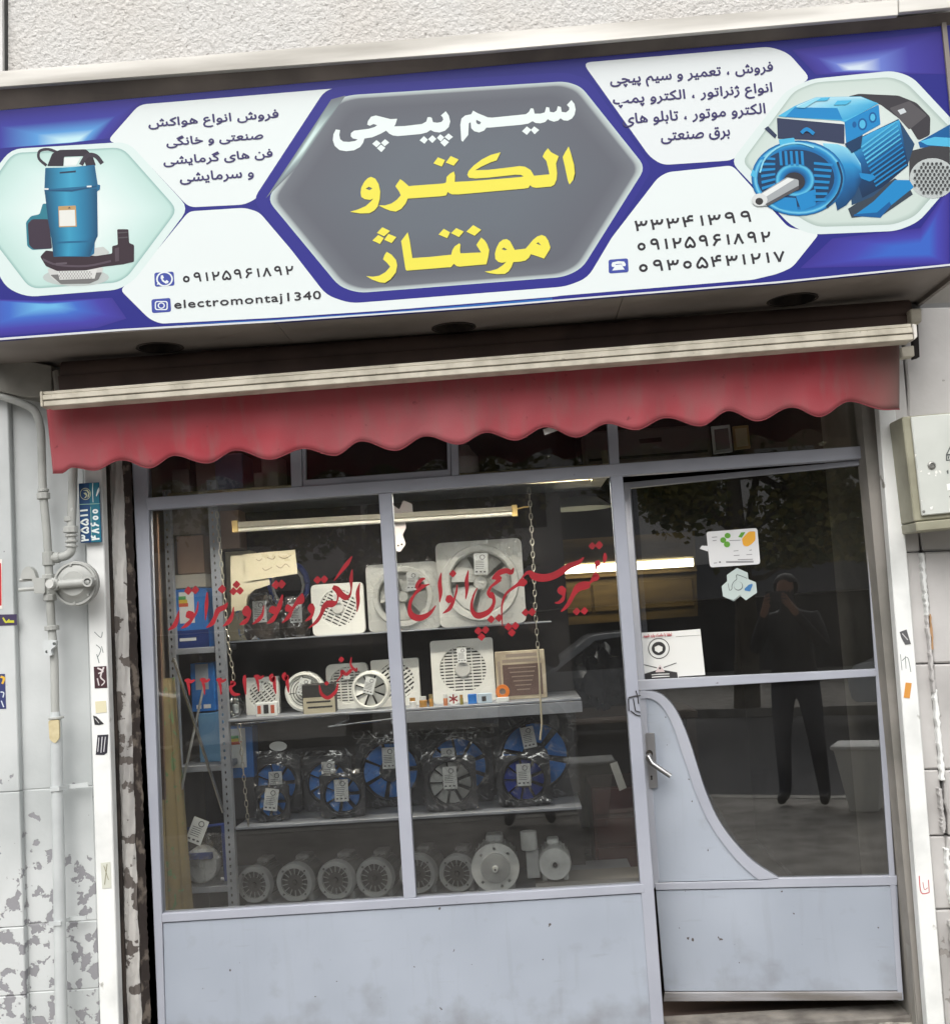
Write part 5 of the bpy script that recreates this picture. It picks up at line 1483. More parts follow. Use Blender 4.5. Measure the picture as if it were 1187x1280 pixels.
# ------------------------------------------------------------------ shelving inside the window
SHY = 0.30
FI = front(SHY)
def at(px, py, y):
    return front(y)(px, py)
def mpx(y):                       # metres per photo pixel at depth y
    return (4.4+y)/FPX
M_SHELF = mat('shelf_grey_steel', rgb(150, 154, 162), 0.5, metal=0.2, col2=rgb(128, 131, 138), nscale=6.0)
SH = thing('shelving_unit', 'grey slotted-angle steel shelving standing behind the display glass', 'shelving', FI(280, 1140))
def post_loop(a, b_, c, d):
    """corners top-left, top-right, bottom-right, bottom-left with a column of slots"""
    loop = [a, b_, c, d]
    holes = []
    n = int((d[1]-a[1])/9)
    for k in range(n):
        t = (k+0.5)/n
        l, r_ = lerp2(a, d, t), lerp2(b_, c, t)
        m = lerp2(l, r_, 0.42)
        holes.append(circle(m[0], m[1], 1.3, 2.2, 6))
    return loop, holes
for q in (((203, 612), (211, 612), (234, 1142), (224, 1142)), ((258, 600), (270, 600), (297.5, 1142), (286, 1142))):
    lo_, ho = post_loop(*q)
    pslab('post', lo_, FI, 0, 0.004, M_SHELF, SH, holes=ho)
    a0, a1, a2, a3 = [FI(*p) for p in q]
    MB().add([a1, a2, a2+Vector((0, 0.035, 0)), a1+Vector((0, 0.035, 0))], [(0, 1, 2, 3)]).build('post_flange', M_SHELF, SH)
zs1, zs2, zs3, zs4 = FI(480, 790).z, FI(500, 886.5).z, FI(500, 1022).z, FI(500, 1128).z
xs0, xs1 = FI(292, 1000).x, FI(727, 1010).x
def shelf(x0, x1, z, t, d=0.42, y0=SHY+0.006):
    return MB().box(x0, x1, y0, y0+d, z-t, z).build('shelf', M_SHELF, SH, bev=0.002)
shelf(FI(274, 800).x, FI(690, 776).x, zs1, 0.006, 0.33, 0.388)
shelf(FI(280, 895).x, FI(726, 873).x, zs2, 0.010)
shelf(xs0, xs1, zs3, 0.012)
shelf(FI(298, 1130).x, FI(800, 1105).x, zs4, 0.02, 0.55)
MB().box(FI(488, 890).x, FI(727, 874).x, SHY+0.0, SHY+0.005, zs2-0.055, zs2-0.012).build('shelf_edge', M_SHELF, SH, bev=0.001)
for (xa, ya, xb, yb) in ((212, 818, 268, 815), (221, 966, 282, 962), (231, 1117, 289, 1114)):
    p, q = FI(xa, ya), FI(xb, yb)
    MB().box(p.x, q.x, SHY+0.006, SHY+0.38, (p.z+q.z)/2-0.004, (p.z+q.z)/2+0.02).build('shelf', M_SHELF, SH, bev=0.002)
zb1, zb2, zb3 = [(FI(xa, ya).z+FI(xb, yb).z)/2+0.02 for (xa, ya, xb, yb) in ((212, 818, 268, 815), (221, 966, 282, 962), (231, 1117, 289, 1114))]
MB().box(IX0+0.01, xs1+0.02, 0.78, 0.79, 0.05, 2.5).build('back_panel', mat('shelf_back_board', rgb(70, 66, 66), 0.9, col2=rgb(50, 46, 46), nscale=4), SH)

# ------------------------------------------------------------------ materials of the goods
M_WP = mat('white_fan_plastic', rgb(236, 236, 230), 0.4, col2=rgb(224, 224, 218), nscale=5)
M_WP2 = mat('off_white_plastic', rgb(200, 200, 196), 0.45)
M_BLK = mat('black_steel', rgb(56, 56, 60), 0.5, col2=rgb(44, 44, 46), nscale=8)
M_BLUEF = mat('blue_impeller', rgb(62, 134, 218), 0.45, col2=rgb(48, 112, 196), nscale=12)
M_BLUEB = mat('blue_box_print', rgb(30, 104, 190), 0.4, col2=rgb(60, 140, 212), nscale=3)
M_CARD = mat('paper_tag', rgb(228, 230, 228), 0.6)
M_INK = mat('tag_ink', rgb(90, 90, 94), 0.7)
M_ALU = mat('cast_aluminium', rgb(168, 170, 170), 0.45, metal=0.1, col2=rgb(140, 142, 142), nscale=9)
M_MBODY = mat('motor_body_grey', rgb(112, 112, 112), 0.5, col2=rgb(88, 88, 88), nscale=8)
M_ALUL = mat('cast_aluminium_pale', rgb(214, 216, 214), 0.45, metal=0.05, col2=rgb(176, 178, 176), nscale=9)
M_DKG = mat('motor_dark_grey', rgb(44, 42, 42), 0.6)
M_WRAP = glass_mat('plastic_wrap', (0.985, 0.985, 0.985, 1), 1.45, rough=0.22, bump=0.35, bscale=30.0, gain=0.9, crease_glints=0.3)
M_CHROME = mat('chrome', rgb(214, 216, 218), 0.15, metal=1.0)
M_BROWNC = mat('brown_carton', rgb(150, 124, 104), 0.8, col2=rgb(124, 100, 84), nscale=5)
M_CREAMC = mat('cream_carton', rgb(186, 178, 154), 0.8, col2=rgb(170, 162, 138), nscale=4)

M_WRAP2 = glass_mat('thin_wrap', (0.99, 0.99, 0.99, 1), 1.4, rough=0.2, bump=0.3, bscale=30.0, gain=0.6, crease_glints=0.16)
def wrap_sheet(root, w, h, d=-0.02, name='plastic_wrap', m=None):
    rnd = random.Random(int(w*9999)+int(h*777)+len(root.children))
    nu, nv = 9, 9
    P = {}
    for i in range(nu+1):
        for j in range(nv+1):
            e = min(i, nu-i, j, nv-j)
            P[i, j] = Vector((-w/2+w*i/nu+rnd.uniform(-1, 1)*w*0.035, d+rnd.uniform(-1, 1)*0.006+(0.012 if e == 0 else 0), h*j/nv+rnd.uniform(-1, 1)*h*0.03+(0 if j else 0.0)))
            P[i, j].z = max(P[i, j].z, 0.001)
    mb = MB()
    for i in range(nu):
        for j in range(nv):
            a, b_, c, e = P[i, j], P[i+1, j], P[i+1, j+1], P[i, j+1]
            if (i+j) % 2:
                mb.add([a, b_, c], [(0, 1, 2)])
                mb.add([a, c, e], [(0, 1, 2)])
            else:
                mb.add([a, b_, e], [(0, 1, 2)])
                mb.add([b_, c, e], [(0, 1, 2)])
    o = mb.build(name, m or M_WRAP, root, world=False, smooth=True, fix=True)
    return o
_tagm = None
def tag_mesh():
    global _tagm
    if _tagm is None:
        c = MB().slab([rrect(-0.5, -0.78, 0.5, 0.78, 0.06)], local_map, 0, 0.02).mesh('price_tag', M_CARD)
        k = MB()
        k.slab([circle(0.1, 0.48, 0.19, 0.19, 14), circle(0.1, 0.48, 0.14, 0.14, 14)], local_map, -0.01, 0)
        rnd = random.Random(4)
        for r_ in range(5):
            z = 0.18-0.13*r_
            k.slab([[(-0.38, z), (0.2+rnd.uniform(0, 0.2), z), (0.2, z+0.035), (-0.38, z+0.035)]], local_map, -0.01, 0)
        for x in (-0.32, -0.02, 0.26):
            k.slab([[(x-0.08, -0.62), (x+0.08, -0.62), (x+0.08, -0.52), (x-0.08, -0.52)]], local_map, -0.01, 0)
        _tagm = (c, k.mesh('tag_print', M_INK, fix=False))
    return _tagm
def price_tag(root, x, y, z, w, tilt=0.0):
    c, k = tag_mesh()
    t = inst('price_tag', c, root, (x, y, z), (0, tilt, 0), (w, w, w))
    inst('tag_print', k, t)
    return t
def card_tag(label, px, py, y, wpx, tilt=0.0):
    c, k = tag_mesh()
    w = wpx*mpx(y)
    o = bpy.data.objects.new('price_tag', c)
    COL.objects.link(o)
    o.location = at(px, py, y)
    o.rotation_euler = (0, tilt, 0)
    o.scale = (w, w, w)
    inst('tag_print', k, o)
    return tag(o, label, 'price tag', 'loose price tags')
def blade_mesh(r0, r1, a, pitch, m, name='blade', taper=0.8):
    mb = MB()
    vs = []
    for s in (0.0, 0.0025):
        for r_, aa in ((r0, a*0.75), (r0+(r1-r0)*0.5, a*0.95), (r1, a)):
            for k in range(5):
                t = -aa/2+aa*k/4
                vs.append((r_*math.sin(t), pitch*(k/4-0.5)+s, r_*math.cos(t)))
    fs = []
    for s in (0, 15):
        for i in range(2):
            for k in range(4):
                q = (s+i*5+k, s+i*5+k+1, s+(i+1)*5+k+1, s+(i+1)*5+k)
                fs.append(q)
    per = [0, 1, 2, 3, 4, 9, 14, 13, 12, 11, 10, 5]
    for a_, b_ in zip(per, per[1:]+per[:1]):
        fs.append((a_, b_, b_+15, a_+15))
    mb.add(vs, fs)
    return mb.mesh(name, m, smooth=True)
GF = 'fans for sale on the shelves'
def stand(name, label, cat, px, y, z, group=None, rz=0.0):
    p = front(y)(px, 900)
    # x of the pixel column at this height (the verticals lean in the photograph)
    for _ in range(3):
        d = z-p.z
        py = 900
        lo_, hi_ = 400.0, 1300.0
        for _k in range(24):
            mid = (lo_+hi_)/2
            if front(y)(px, mid).z > z:
                lo_ = mid
            else:
                hi_ = mid
        p = front(y)(px, lo_)
    return thing(name, label, cat, (p.x, y, z), rz, group)
def fan_blades(label, px, y, z, wpx, nb=5, rz=0.0, tags=1, hpx=None):
    """square wall fan: plate with round mouth, ring, blades"""
    w = wpx*mpx(y)
    h = (hpx or wpx)*mpx(y)
    t = stand('wall_fan', label, 'fan', px, y, z, GF, rz)
    r_ = min(w, h)*0.40
    c = h/2
    MB().slab([rrect(-w/2, 0, w/2, h, w*0.08), list(reversed(circle(0, c, r_, r_, 32)))], local_map, 0, 0.05).build('frame', M_WP, t, bev=0.006, world=False)
    MB().lathe([(r_*0.90, 0.0), (r_*0.95, -0.012), (r_*1.10, -0.014), (r_*1.14, 0.0)], (0, 0, c), 'y', 32).build('mouth_ring', M_WP, t, smooth=True, world=False)
    MB().lathe([(r_*0.98, 0.004), (r_*0.98, 0.07), (r_*0.9, 0.10), (0.001, 0.10)], (0, 0, c), 'y', 32).build('duct', M_WP2, t, smooth=True, world=False)
    bm_ = blade_mesh(r_*0.16, r_*0.88, 1.05, 0.03, M_WP)
    for k in range(nb):
        inst('blade', bm_, t, (0, 0.03, c), (0, 2*PI*k/nb+0.3, 0))
    MB().lathe([(0.001, 0.0), (r_*0.18, 0.002), (r_*0.22, 0.02), (r_*0.22, 0.05)], (0, 0, c), 'y', 20).build('hub', M_WP, t, smooth=True, world=False)
    for k in range(tags):
        price_tag(t, r_*(0.05 if tags == 1 else (-0.35+0.75*k)), -0.02, c+r_*0.55, w*0.16, 0.05)
    wrap_sheet(t, w*1.03, h*1.02, -0.035, m=M_WRAP2)
    return t
def fan_louvre(label, px, y, z, wpx, hpx=None, rz=0.0, rr_=0.38, ang=0.0, rnd=0.05, nsl=15, hub=True, col=None, tg=True):
    w = wpx*mpx(y)
    h = (hpx or wpx)*mpx(y)
    t = stand('grille_fan', label, 'fan', px, y, z, GF, rz)
    r_ = min(w, h)*rr_
    c = h*0.52
    MB().slab([rrect(-w/2, 0, w/2, h, w*rnd), list(reversed(circle(0, c, r_, r_, 32)))], local_map, 0, 0.03).build('frame', col or M_WP, t, bev=0.004, world=False)
    MB().lathe([(r_*0.99, 0.028), (0.001, 0.03)], (0, 0, c), 'y', 28).build('backing', M_DKG, t, world=False)
    g = MB()
    for k in range(nsl):
        v = -r_+2*r_*(k+0.5)/nsl
        hw = math.sqrt(max(0, r_*r_-v*v))
        Mx = Matrix.Translation((0, 0, c)) @ Matrix.Rotation(ang, 4, 'Y')
        g.box(-hw, hw, 0.004, 0.012, v-r_/nsl*0.62, v+r_/nsl*0.5, Mx)
    for k in range(5):
        v = -r_+2*r_*(k+0.5)/5
        hw = math.sqrt(max(0, r_*r_-v*v))
        g.box(v-0.0022, v+0.0022, 0.003, 0.011, -hw, hw, Matrix.Translation((0, 0, c)) @ Matrix.Rotation(ang, 4, 'Y'))
    g.build('grille', col or M_WP, t, world=False)
    if hub:
        MB().lathe([(0.001, -0.004), (r_*0.30, -0.003), (r_*0.36, 0.004)], (0, 0, c), 'y', 24).build('hub', col or M_WP2, t, smooth=True, world=False)
    if tg:
        price_tag(t, 0.0, -0.012, c+r_*0.62, w*0.15, 0.0)
    return t
def fan_round(label, px, y, z, wpx, style, rz=0.0):
    r_ = wpx*mpx(y)/2
    t = stand('round_fan', label, 'fan', px, y, z, GF, rz)
    MB().lathe([(r_*0.80, 0.0), (r_*0.86, -0.010), (r_*0.97, -0.008), (r_, 0.004), (r_, 0.04), (0.001, 0.045)], (0, 0, r_), 'y', 36).build('rim', M_WP, t, smooth=True, world=False)
    MB().lathe([(r_*0.84, 0.018), (0.001, 0.02)], (0, 0, r_), 'y', 28).build('backing', M_DKG, t, world=False)
    if style == 'slots':
        g = MB()
        for rr0 in (0.22, 0.36, 0.50, 0.64, 0.77):
            for q in range(4):
                g.lathe([(r_*(rr0-0.05), 0.002), (r_*(rr0+0.05), 0.002), (r_*(rr0+0.05), 0.012)], (0, 0, r_), 'y', 8, q*PI/2+0.12, q*PI/2+PI/2+0.06)
        g.lathe([(0.001, 0.0), (r_*0.16, 0.001)], (0, 0, r_), 'y', 16)
        g.build('grille', M_WP, t, world=False)
    else:
        bm_ = blade_mesh(r_*0.16, r_*0.80, 0.66, 0.012, M_WP)
        for k in range(8):
            inst('blade', bm_, t, (0, 0.004, r_), (0, 2*PI*k/8, 0))
        MB().lathe([(0.001, -0.004), (r_*0.22, -0.002), (r_*0.24, 0.01)], (0, 0, r_), 'y', 16).build('hub', M_WP2, t, world=False)
    price_tag(t, 0.0, -0.014, r_*1.25, r_*0.55, 0.3)
    return t
def fan_axial(label, px, y, z, wpx, hpx=None, nb=7, imp=None, plate=True, rz=0.0, tx=0.0, tz=0.25, tilt=0.0):
    """axial cooling fan: black steel plate, coloured impeller, in a clear bag"""
    w = wpx*mpx(y)
    h = (hpx or wpx)*mpx(y)
    t = stand('axial_fan', label, 'fan', px, y, z, 'axial fans in clear bags', rz)
    r_ = min(w, h)*0.43
    c = h*0.52
    if plate:
        MB().slab([rrect(-w/2, 0.002, w/2, h, w*0.10), list(reversed(circle(0, c, r_, r_, 32)))], local_map, 0.01, 0.012).build('mount_plate', M_BLK, t, world=False)
    MB().lathe([(r_*0.93, 0.0), (r_*0.97, -0.006), (r_*1.02, 0.0), (r_*1.02, 0.05), (r_*0.93, 0.05)], (0, 0, c), 'y', 32).build('shroud', M_BLK, t, smooth=True, world=False)
    bm_ = blade_mesh(r_*0.34, r_*0.92, 2*PI/nb*0.82, 0.028, imp or M_BLUEF)
    for k in range(nb):
        inst('blade', bm_, t, (0, 0.02, c), (0, 2*PI*k/nb+0.2, 0))
    MB().lathe([(0.001, -0.004), (r_*0.34, -0.002), (r_*0.38, 0.008), (r_*0.38, 0.06), (0.001, 0.065)], (0, 0, c), 'y', 24).build('motor_hub', M_BLK, t, smooth=True, world=False)
    MB().lathe([(r_*0.95, 0.055), (0.001, 0.056)], (0, 0, c), 'y', 24).build('backing', M_DKG, t, world=False)
    for s in (-1, 1):
        MB().box(s*w*0.22-0.008, s*w*0.22+0.008, 0.0, 0.05, 0, h*0.10).build('foot', M_BLK, t, world=False)
    price_tag(t, tx*r_, -0.012, c+tz*r_, 0.055, tilt)
    wrap_sheet(t, w*1.08, h*1.10, -0.022)
    return t
def motor(label, px, y, z, rpx, depth=0.2, style='grille', rz=0.0, hue=None):
    r_ = rpx*mpx(y)
    hue = hue or M_ALU
    t = stand('electric_motor', label, 'motor', px, y, z, 'electric motors on the bottom shelf', rz)
    c = r_+0.006
    prof = [(r_*0.90, 0.025), (r_*0.94, 0.03)]
    b = MB().lathe([(0.001, 0.02), (r_*0.90, 0.02), (r_*0.90, depth-0.02), (r_*0.8, depth), (0.001, depth)], (0, 0, c), 'y', 28)
    for k in range(24):
        a = 2*PI*k/24
        Mx = Matrix.Translation((0, 0, c)) @ Matrix.Rotation(a, 4, 'Y')
        b.box(-0.002, 0.002, 0.03, depth-0.03, r_*0.88, r_*0.97, Mx)
    b.build('body', hue if style != 'grille' else M_MBODY, t, smooth=True, world=False)
    if style == 'grille':
        MB().lathe([(r_*0.70, 0.010), (r_*0.72, 0.0), (r_*0.94, 0.0), (r_, 0.010), (r_, 0.035), (r_*0.9, 0.04)], (0, 0, c), 'y', 32).build('end_cover', hue, t, smooth=True, world=False)
        MB().lathe([(r_*0.72, 0.016), (0.001, 0.018)], (0, 0, c), 'y', 24).build('fan_recess', M_DKG, t, world=False)
        g = MB()
        for k in range(14):
            a = 2*PI*k/14
            g.box(-r_*0.020, r_*0.020, 0.008, 0.014, r_*0.40, r_*0.71, Matrix.Translation((0, 0, c)) @ Matrix.Rotation(a, 4, 'Y'))
        g.build('spokes', hue, t, world=False)
        MB().lathe([(0.001, 0.004), (r_*0.10, 0.004), (r_*0.14, 0.009), (r_*0.44, 0.010), (r_*0.46, 0.016)], (0, 0, c), 'y', 24).build('hub', M_DKG, t, smooth=True, world=False)
        for k in range(4):
            a = PI/4+k*PI/2
            MB().lathe([(0.001, -0.004), (r_*0.05, -0.004), (r_*0.05, 0.004)], (r_*0.82*math.cos(a), 0, c+r_*0.82*math.sin(a)), 'y', 6).build('bolt', M_DKG, t, world=False)
    elif style == 'flange':
        hl = [list(reversed(circle(r_*0.78*math.cos(a), c+r_*0.78*math.sin(a), r_*0.065, n=10))) for a in [PI/4+k*PI/2 for k in range(4)]+[PI/2, -PI/2+0.3]]
        MB().slab([circle(0, c, r_, r_, 40)]+hl, local_map, 0.0, 0.014).build('flange', M_ALUL, t, bev=0.002, world=False)
        MB().lathe([(0.001, -0.010), (r_*0.60, -0.010), (r_*0.62, 0.0)], (0, 0, c), 'y', 32).build('spigot', M_ALU, t, smooth=True, world=False)
        MB().lathe([(0.001, -0.035), (r_*0.11, -0.035), (r_*0.13, -0.02), (r_*0.13, -0.01)], (0, 0, c), 'y', 16).build('shaft', M_ALUL, t, smooth=True, world=False)
        MB().lathe([(r_*0.04, -0.0362), (r_*0.001, -0.0362)], (0, 0, c), 'y', 10).build('shaft_centre', M_DKG, t, world=False)
    else:
        MB().lathe([(0.001, -0.004), (r_*0.20, -0.004), (r_*0.24, 0.0), (r_*0.42, 0.0), (r_*0.9, 0.006), (r_*0.97, 0.02), (r_*0.97, 0.04)], (0, 0, c), 'y', 32).build('end_cover', M_ALUL, t, smooth=True, world=False)
        MB().lathe([(0.001, -0.012), (r_*0.14, -0.012), (r_*0.14, 0.0)], (0, 0, c), 'y', 16).build('shaft', M_DKG, t, world=False)
    MB().box(-r_*0.36, r_*0.36, depth*0.5, depth*0.9, c+r_*0.82, c+r_*1.14).build('terminal_box', hue if style != 'grille' else M_MBODY, t, bev=0.006, world=False)
    for s in (-1, 1):
        MB().box(s*r_*0.62-r_*0.16, s*r_*0.62+r_*0.16, 0.05, depth-0.03, 0, r_*0.4).build('foot', hue, t, bev=0.004, world=False)
    return t
def carton(name, label, cat, x0, x1, htop, y, z, d, m, group=None, patches=(), rz=0.0):
    """box between pixel columns x0..x1, htop pixels high, standing at height z"""
    t = stand(name, label, cat, (x0+x1)/2, y, z, group, rz)
    w, h = (x1-x0)*mpx(y), htop*mpx(y)
    MB().box(-w/2, w/2, 0, d, 0, h).build('carton', m, t, bev=0.002, world=False)
    for k, (u0, u1, v0, v1, mm) in enumerate(patches):
        MB().add([(-w/2+w*u0, -0.0008-0.0003*k, h*v0), (-w/2+w*u1, -0.0008-0.0003*k, h*v0), (-w/2+w*u1, -0.0008-0.0003*k, h*v1), (-w/2+w*u0, -0.0008-0.0003*k, h*v1)], [(0, 1, 2, 3)]).build('label_print', mm, t, world=False)
    return t

# ------------------------------------------------------------------ top shelf
Y1 = 0.40
fan_louvre('small white square fan with curved grille on the top shelf', 424, Y1, zs1, 66, 64, rr_=0.36, rnd=0.10, nsl=11, ang=0.5)
fan_blades('medium white wall fan with two tags, left of the largest fan', 506, Y1+0.02, zs1, 90, hpx=84, nb=4, tags=2)
fan_blades('largest white wall fan in clear wrap on the top shelf', 604, Y1, zs1, 108, hpx=106, nb=5, tags=1)
M_BAG = mat('dark_bagged_metal', rgb(84, 74, 66), 0.4, col2=rgb(50, 46, 44), nscale=8)
def bagged_pump(label, px, y, z, wpx, hpx, tg):
    t = stand('bagged_pump', label, 'pump', px, y, z, 'bagged pumps')
    w, h = wpx*mpx(y), hpx*mpx(y)
    MB().lathe([(0.001, 0), (w*0.42, 0.0), (w*0.48, h*0.12), (w*0.48, h*0.55), (w*0.40, h*0.70), (w*0.30, h*0.78), (w*0.28, h*0.95), (0.001, h)], (0, w*0.4, 0), 'z', 20).build('body', M_BAG, t, smooth=True, world=False)
    MB().tube([(-w*0.3, w*0.3, h*0.72), (-w*0.2, w*0.25, h*0.98), (w*0.2, w*0.25, h*0.98), (w*0.3, w*0.3, h*0.72)], 0.008, 8).build('handle', M_BLK, t, world=False, smooth=True)
    price_tag(t, w*tg, -w*0.12, h*0.60, w*0.36, 0.1*tg)
    wrap_sheet(t, w*1.1, h*1.05, -0.03)
    return t
bagged_pump('dark pump in a clear bag under the handwritten card', 325, Y1, zs1, 48, 58, 0.05)
bagged_pump('dark bagged pump with tilted tag beside the small white fan', 366, Y1+0.02, zs1, 42, 50, 0.15)
carton('carton', 'cream carton standing behind the handwritten card', 'carton', 286, 318, 112, 0.62, zs1, 0.12, M_CREAMC)
cb = stand('cable_coil', 'blue cable coil hanging behind the handwritten card', 'cable', 362, 0.60, zs1+0.13)
MB().tube([(0.08*math.cos(a/14*2*PI), 0.01*math.sin(a), 0.09+0.09*math.sin(a/14*2*PI)) for a in range(15)], 0.012, 10).build('coil', mat('blue_cable', rgb(70, 90, 170), 0.4), cb, world=False, smooth=True)
MB().tube([(0.065*math.cos(a/14*2*PI), -0.02+0.01*math.sin(a), 0.085+0.075*math.sin(a/14*2*PI)) for a in range(15)], 0.006, 8).build('coil', mat('white_cable', rgb(205, 205, 205), 0.4), cb, world=False, smooth=True)
FC = front(0.27)
hc = thing('handwritten_card', 'cream card with faded handwriting hung above the pumps', 'card', FC(330, 740))
cd = pslab('card', [(304, 693), (368.5, 687), (372, 717), (308, 727)], FC, 0.0, 0.002, M_CREAMC, hc)
pslab('card', [(287.5, 695), (304, 694), (308, 727.5), (336, 723.5), (337, 731), (318, 737), (309, 745), (307, 762), (289, 765)], FC, 0.004, 0.002, M_CREAMC, hc)
strokes_px('handwriting', [[(320, 699, 0.7), (324, 701, 0.9), (328, 698, 0.7)], [(334, 697, 0.9), (341, 699, 0.9), (344, 695, 0.7)], [(349, 696, 0.8), (356, 698, 1.0), (364, 694, 0.8)], [(328, 710, 0.8), (332, 713, 0.9), (340, 709, 0.8)], [(345, 707, 0.9), (351, 710, 0.9), (357, 705, 0.8), (362, 709, 0.8)]], (0, 0, 1), FC, -0.0008, mat('faded_ink', rgb(110, 100, 84), 0.8), cd)
# ------------------------------------------------------------------ second shelf
Y2 = 0.42
gb = stand('glass_globe', 'clear plastic-wrapped bulb at the left end of the second shelf', 'bulb', 293, 0.36, zs2)
MB().lathe([(0.001, 0.0), (0.02, 0.004), (0.036, 0.03), (0.036, 0.05), (0.02, 0.075), (0.012, 0.09), (0.001, 0.09)], (0, 0.03, 0), 'z', 18).build('globe', glass_mat('globe_glass', (0.85, 0.87, 0.88, 1), 1.5), gb, smooth=True, world=False)
MB().lathe([(0.001, 0.0), (0.012, 0.0), (0.012, 0.03), (0.001, 0.035)], (0, 0.03, 0.02), 'z', 12).build('cap', M_ALUL, gb, smooth=True, world=False)
wrap_sheet(gb, 0.10, 0.08, -0.01)
fan_louvre('small white fan with slanted slats, second shelf left', 329, Y2+0.06, zs2, 42, 46, rr_=0.40, ang=-0.6, nsl=9, hub=False)
carton('small_box', 'small white and red boxed part before the slanted-slat fan', 'box', 320, 346, 17, 0.36, zs2, 0.04, M_CARD, None, ((0.08, 0.25, 0.2, 0.8, mat('box_red', rgb(190, 90, 60), 0.5)), (0.72, 0.9, 0.2, 0.8, mat('box_red', rgb(190, 90, 60))), (0.38, 0.62, 0.2, 0.85, M_DKG)))
fan_round('round white fan with ring slots on the second shelf', 382, Y2+0.04, zs2, 50, 'slots')
carton('relay_box', 'dark box with a handwritten label before the round fan', 'box', 379, 420, 36, 0.35, zs2, 0.08, M_DKG, None, ((0.02, 0.98, 0.0, 0.55, M_CREAMC), (0.12, 0.85, 0.36, 0.42, M_DKG), (0.15, 0.9, 0.18, 0.24, M_DKG)), rz=0.06)
fan_louvre('rounded white fan with fine slats beside the mullion', 436, Y2+0.07, zs2, 53, 56, rr_=0.42, rnd=0.16, nsl=13, hub=False)
fan_round('white round fan with eight flat blades on the second shelf', 464, 0.36, zs2, 48, 'blades')
fan_louvre('white square fan with slanted slats half behind the mullion', 496, Y2+0.05, zs2, 60, 58, rr_=0.40, ang=-0.6, nsl=10, hub=False)
fan_louvre('large square louvre fan with round hub right of the mullion', 581, Y2+0.02, zs2, 78, 78, rr_=0.37, nsl=15)
pq_ = stand('trade_plaque', 'brown engraved plaque in a cream frame on the second shelf', 'plaque', 653, Y2, zs2)
wq, hq = 62*mpx(Y2), 60*mpx(Y2)
MB().box(-wq/2, wq/2, 0, 0.02, 0, hq).build('frame', mat('plaque_frame', rgb(196, 184, 160), 0.5, col2=rgb(150, 136, 116), nscale=9), pq_, bev=0.003, world=False)
MB().box(-wq*0.36, wq*0.42, -0.002, 0.004, hq*0.08, hq*0.72).build('panel', mat('plaque_brown', rgb(104, 84, 78), 0.45, col2=rgb(84, 66, 62), nscale=10), pq_, world=False)
kq = MB()
for r_ in range(6):
    zz = hq*(0.64-0.09*r_)
    hw = wq*(0.28-0.03*r_)
    kq.box(-hw+wq*0.03, hw+wq*0.03, -0.003, -0.0022, zz, zz+hq*0.022)
kq.box(-wq*0.36, wq*0.42, -0.0009, -0.0003, hq*0.76, hq*0.83).box(-wq*0.28, wq*0.34, -0.0009, -0.0003, hq*0.87, hq*0.94)
kq.box(-wq*0.45, -wq*0.40, -0.0009, -0.0003, hq*0.2, hq*0.8)
kq.build('engraved_lines', mat('plaque_line', rgb(150, 136, 124), 0.5), pq_, world=False)
def pot(label, px, hpx, rpx, m, mcap, y=0.335):
    t = stand('small_bottle', label, 'bottle', px, y, zs2, 'small bottles at the shelf edge')
    r_, h = rpx*mpx(y), hpx*mpx(y)
    MB().lathe([(0.001, 0), (r_, 0), (r_, h*0.6), (r_*0.8, h*0.68), (0.001, h*0.68)], (0, 0, 0), 'z', 14).build('jar', m, t, smooth=True, world=False)
    MB().lathe([(0.001, h*0.66), (r_*0.85, h*0.66), (r_*0.85, h), (0.001, h)], (0, 0, 0), 'z', 14).build('lid', mcap, t, smooth=True, world=False)
M_AMB = mat('amber', rgb(176, 130, 60), 0.35)
pot('small white jar with brown lid at the shelf edge', 516, 12, 4.2, M_CARD, M_AMB)
pot('small amber jar with white lid at the shelf edge', 529, 13, 4.8, M_AMB, M_CARD)
pot('slim brass fitting standing between jar and red wheel', 539, 15, 2.6, M_AMB, mat('brass', rgb(190, 170, 120), 0.3, metal=0.7))
pot('small orange-capped bottle left of the red wheel', 557, 14, 2.6, mat('orange_dull', rgb(190, 120, 80), 0.5), M_CARD)
pot('tiny green-gold cartridge right of the red wheel', 577, 12, 2.2, mat('olive_gold', rgb(140, 130, 60), 0.4), M_AMB)
rw = stand('spoked_wheel', 'small white wheel with red spokes at the shelf edge', 'wheel', 567, 0.335, zs2)
r_ = 7.5*mpx(0.335)
MB().lathe([(r_*0.78, 0.0), (r_, 0.0), (r_, 0.01), (r_*0.78, 0.01), (r_*0.78, 0.0)], (0, 0, r_), 'y', 24).build('rim', M_CARD, rw, smooth=True, world=False)
k = MB()
for a in range(6):
    k.box(-r_*0.12, r_*0.12, 0.002, 0.008, 0, r_*0.8, Matrix.Translation((0, 0, r_)) @ Matrix.Rotation(a*PI/3, 4, 'Y'))
k.build('spokes', M_RED, rw, world=False)
carton('small_box', 'small blue picture box among the little bottles', 'box', 585, 596, 12, 0.335, zs2, 0.02, M_BLUEB)
carton('small_box', 'small pale blue box left of the tape roll', 'box', 597, 615, 12, 0.335, zs2, 0.02, mat('pale_blue_box', rgb(190, 206, 220), 0.5), None, ((0.3, 0.6, 0.2, 0.7, M_DKG),))
tr = stand('tape_roll', 'orange tape roll leaning at the shelf edge', 'tape', 628.5, 0.345, zs2+0.012)
r_ = 8.6*mpx(0.345)
MB().lathe([(r_*0.48, 0.0), (r_, 0.0), (r_, 0.016), (r_*0.48, 0.016), (r_*0.48, 0.0)], (0, 0, r_), 'y', 26).build('roll', mat('orange_tape', rgb(226, 128, 50), 0.45), tr, smooth=True, world=False)
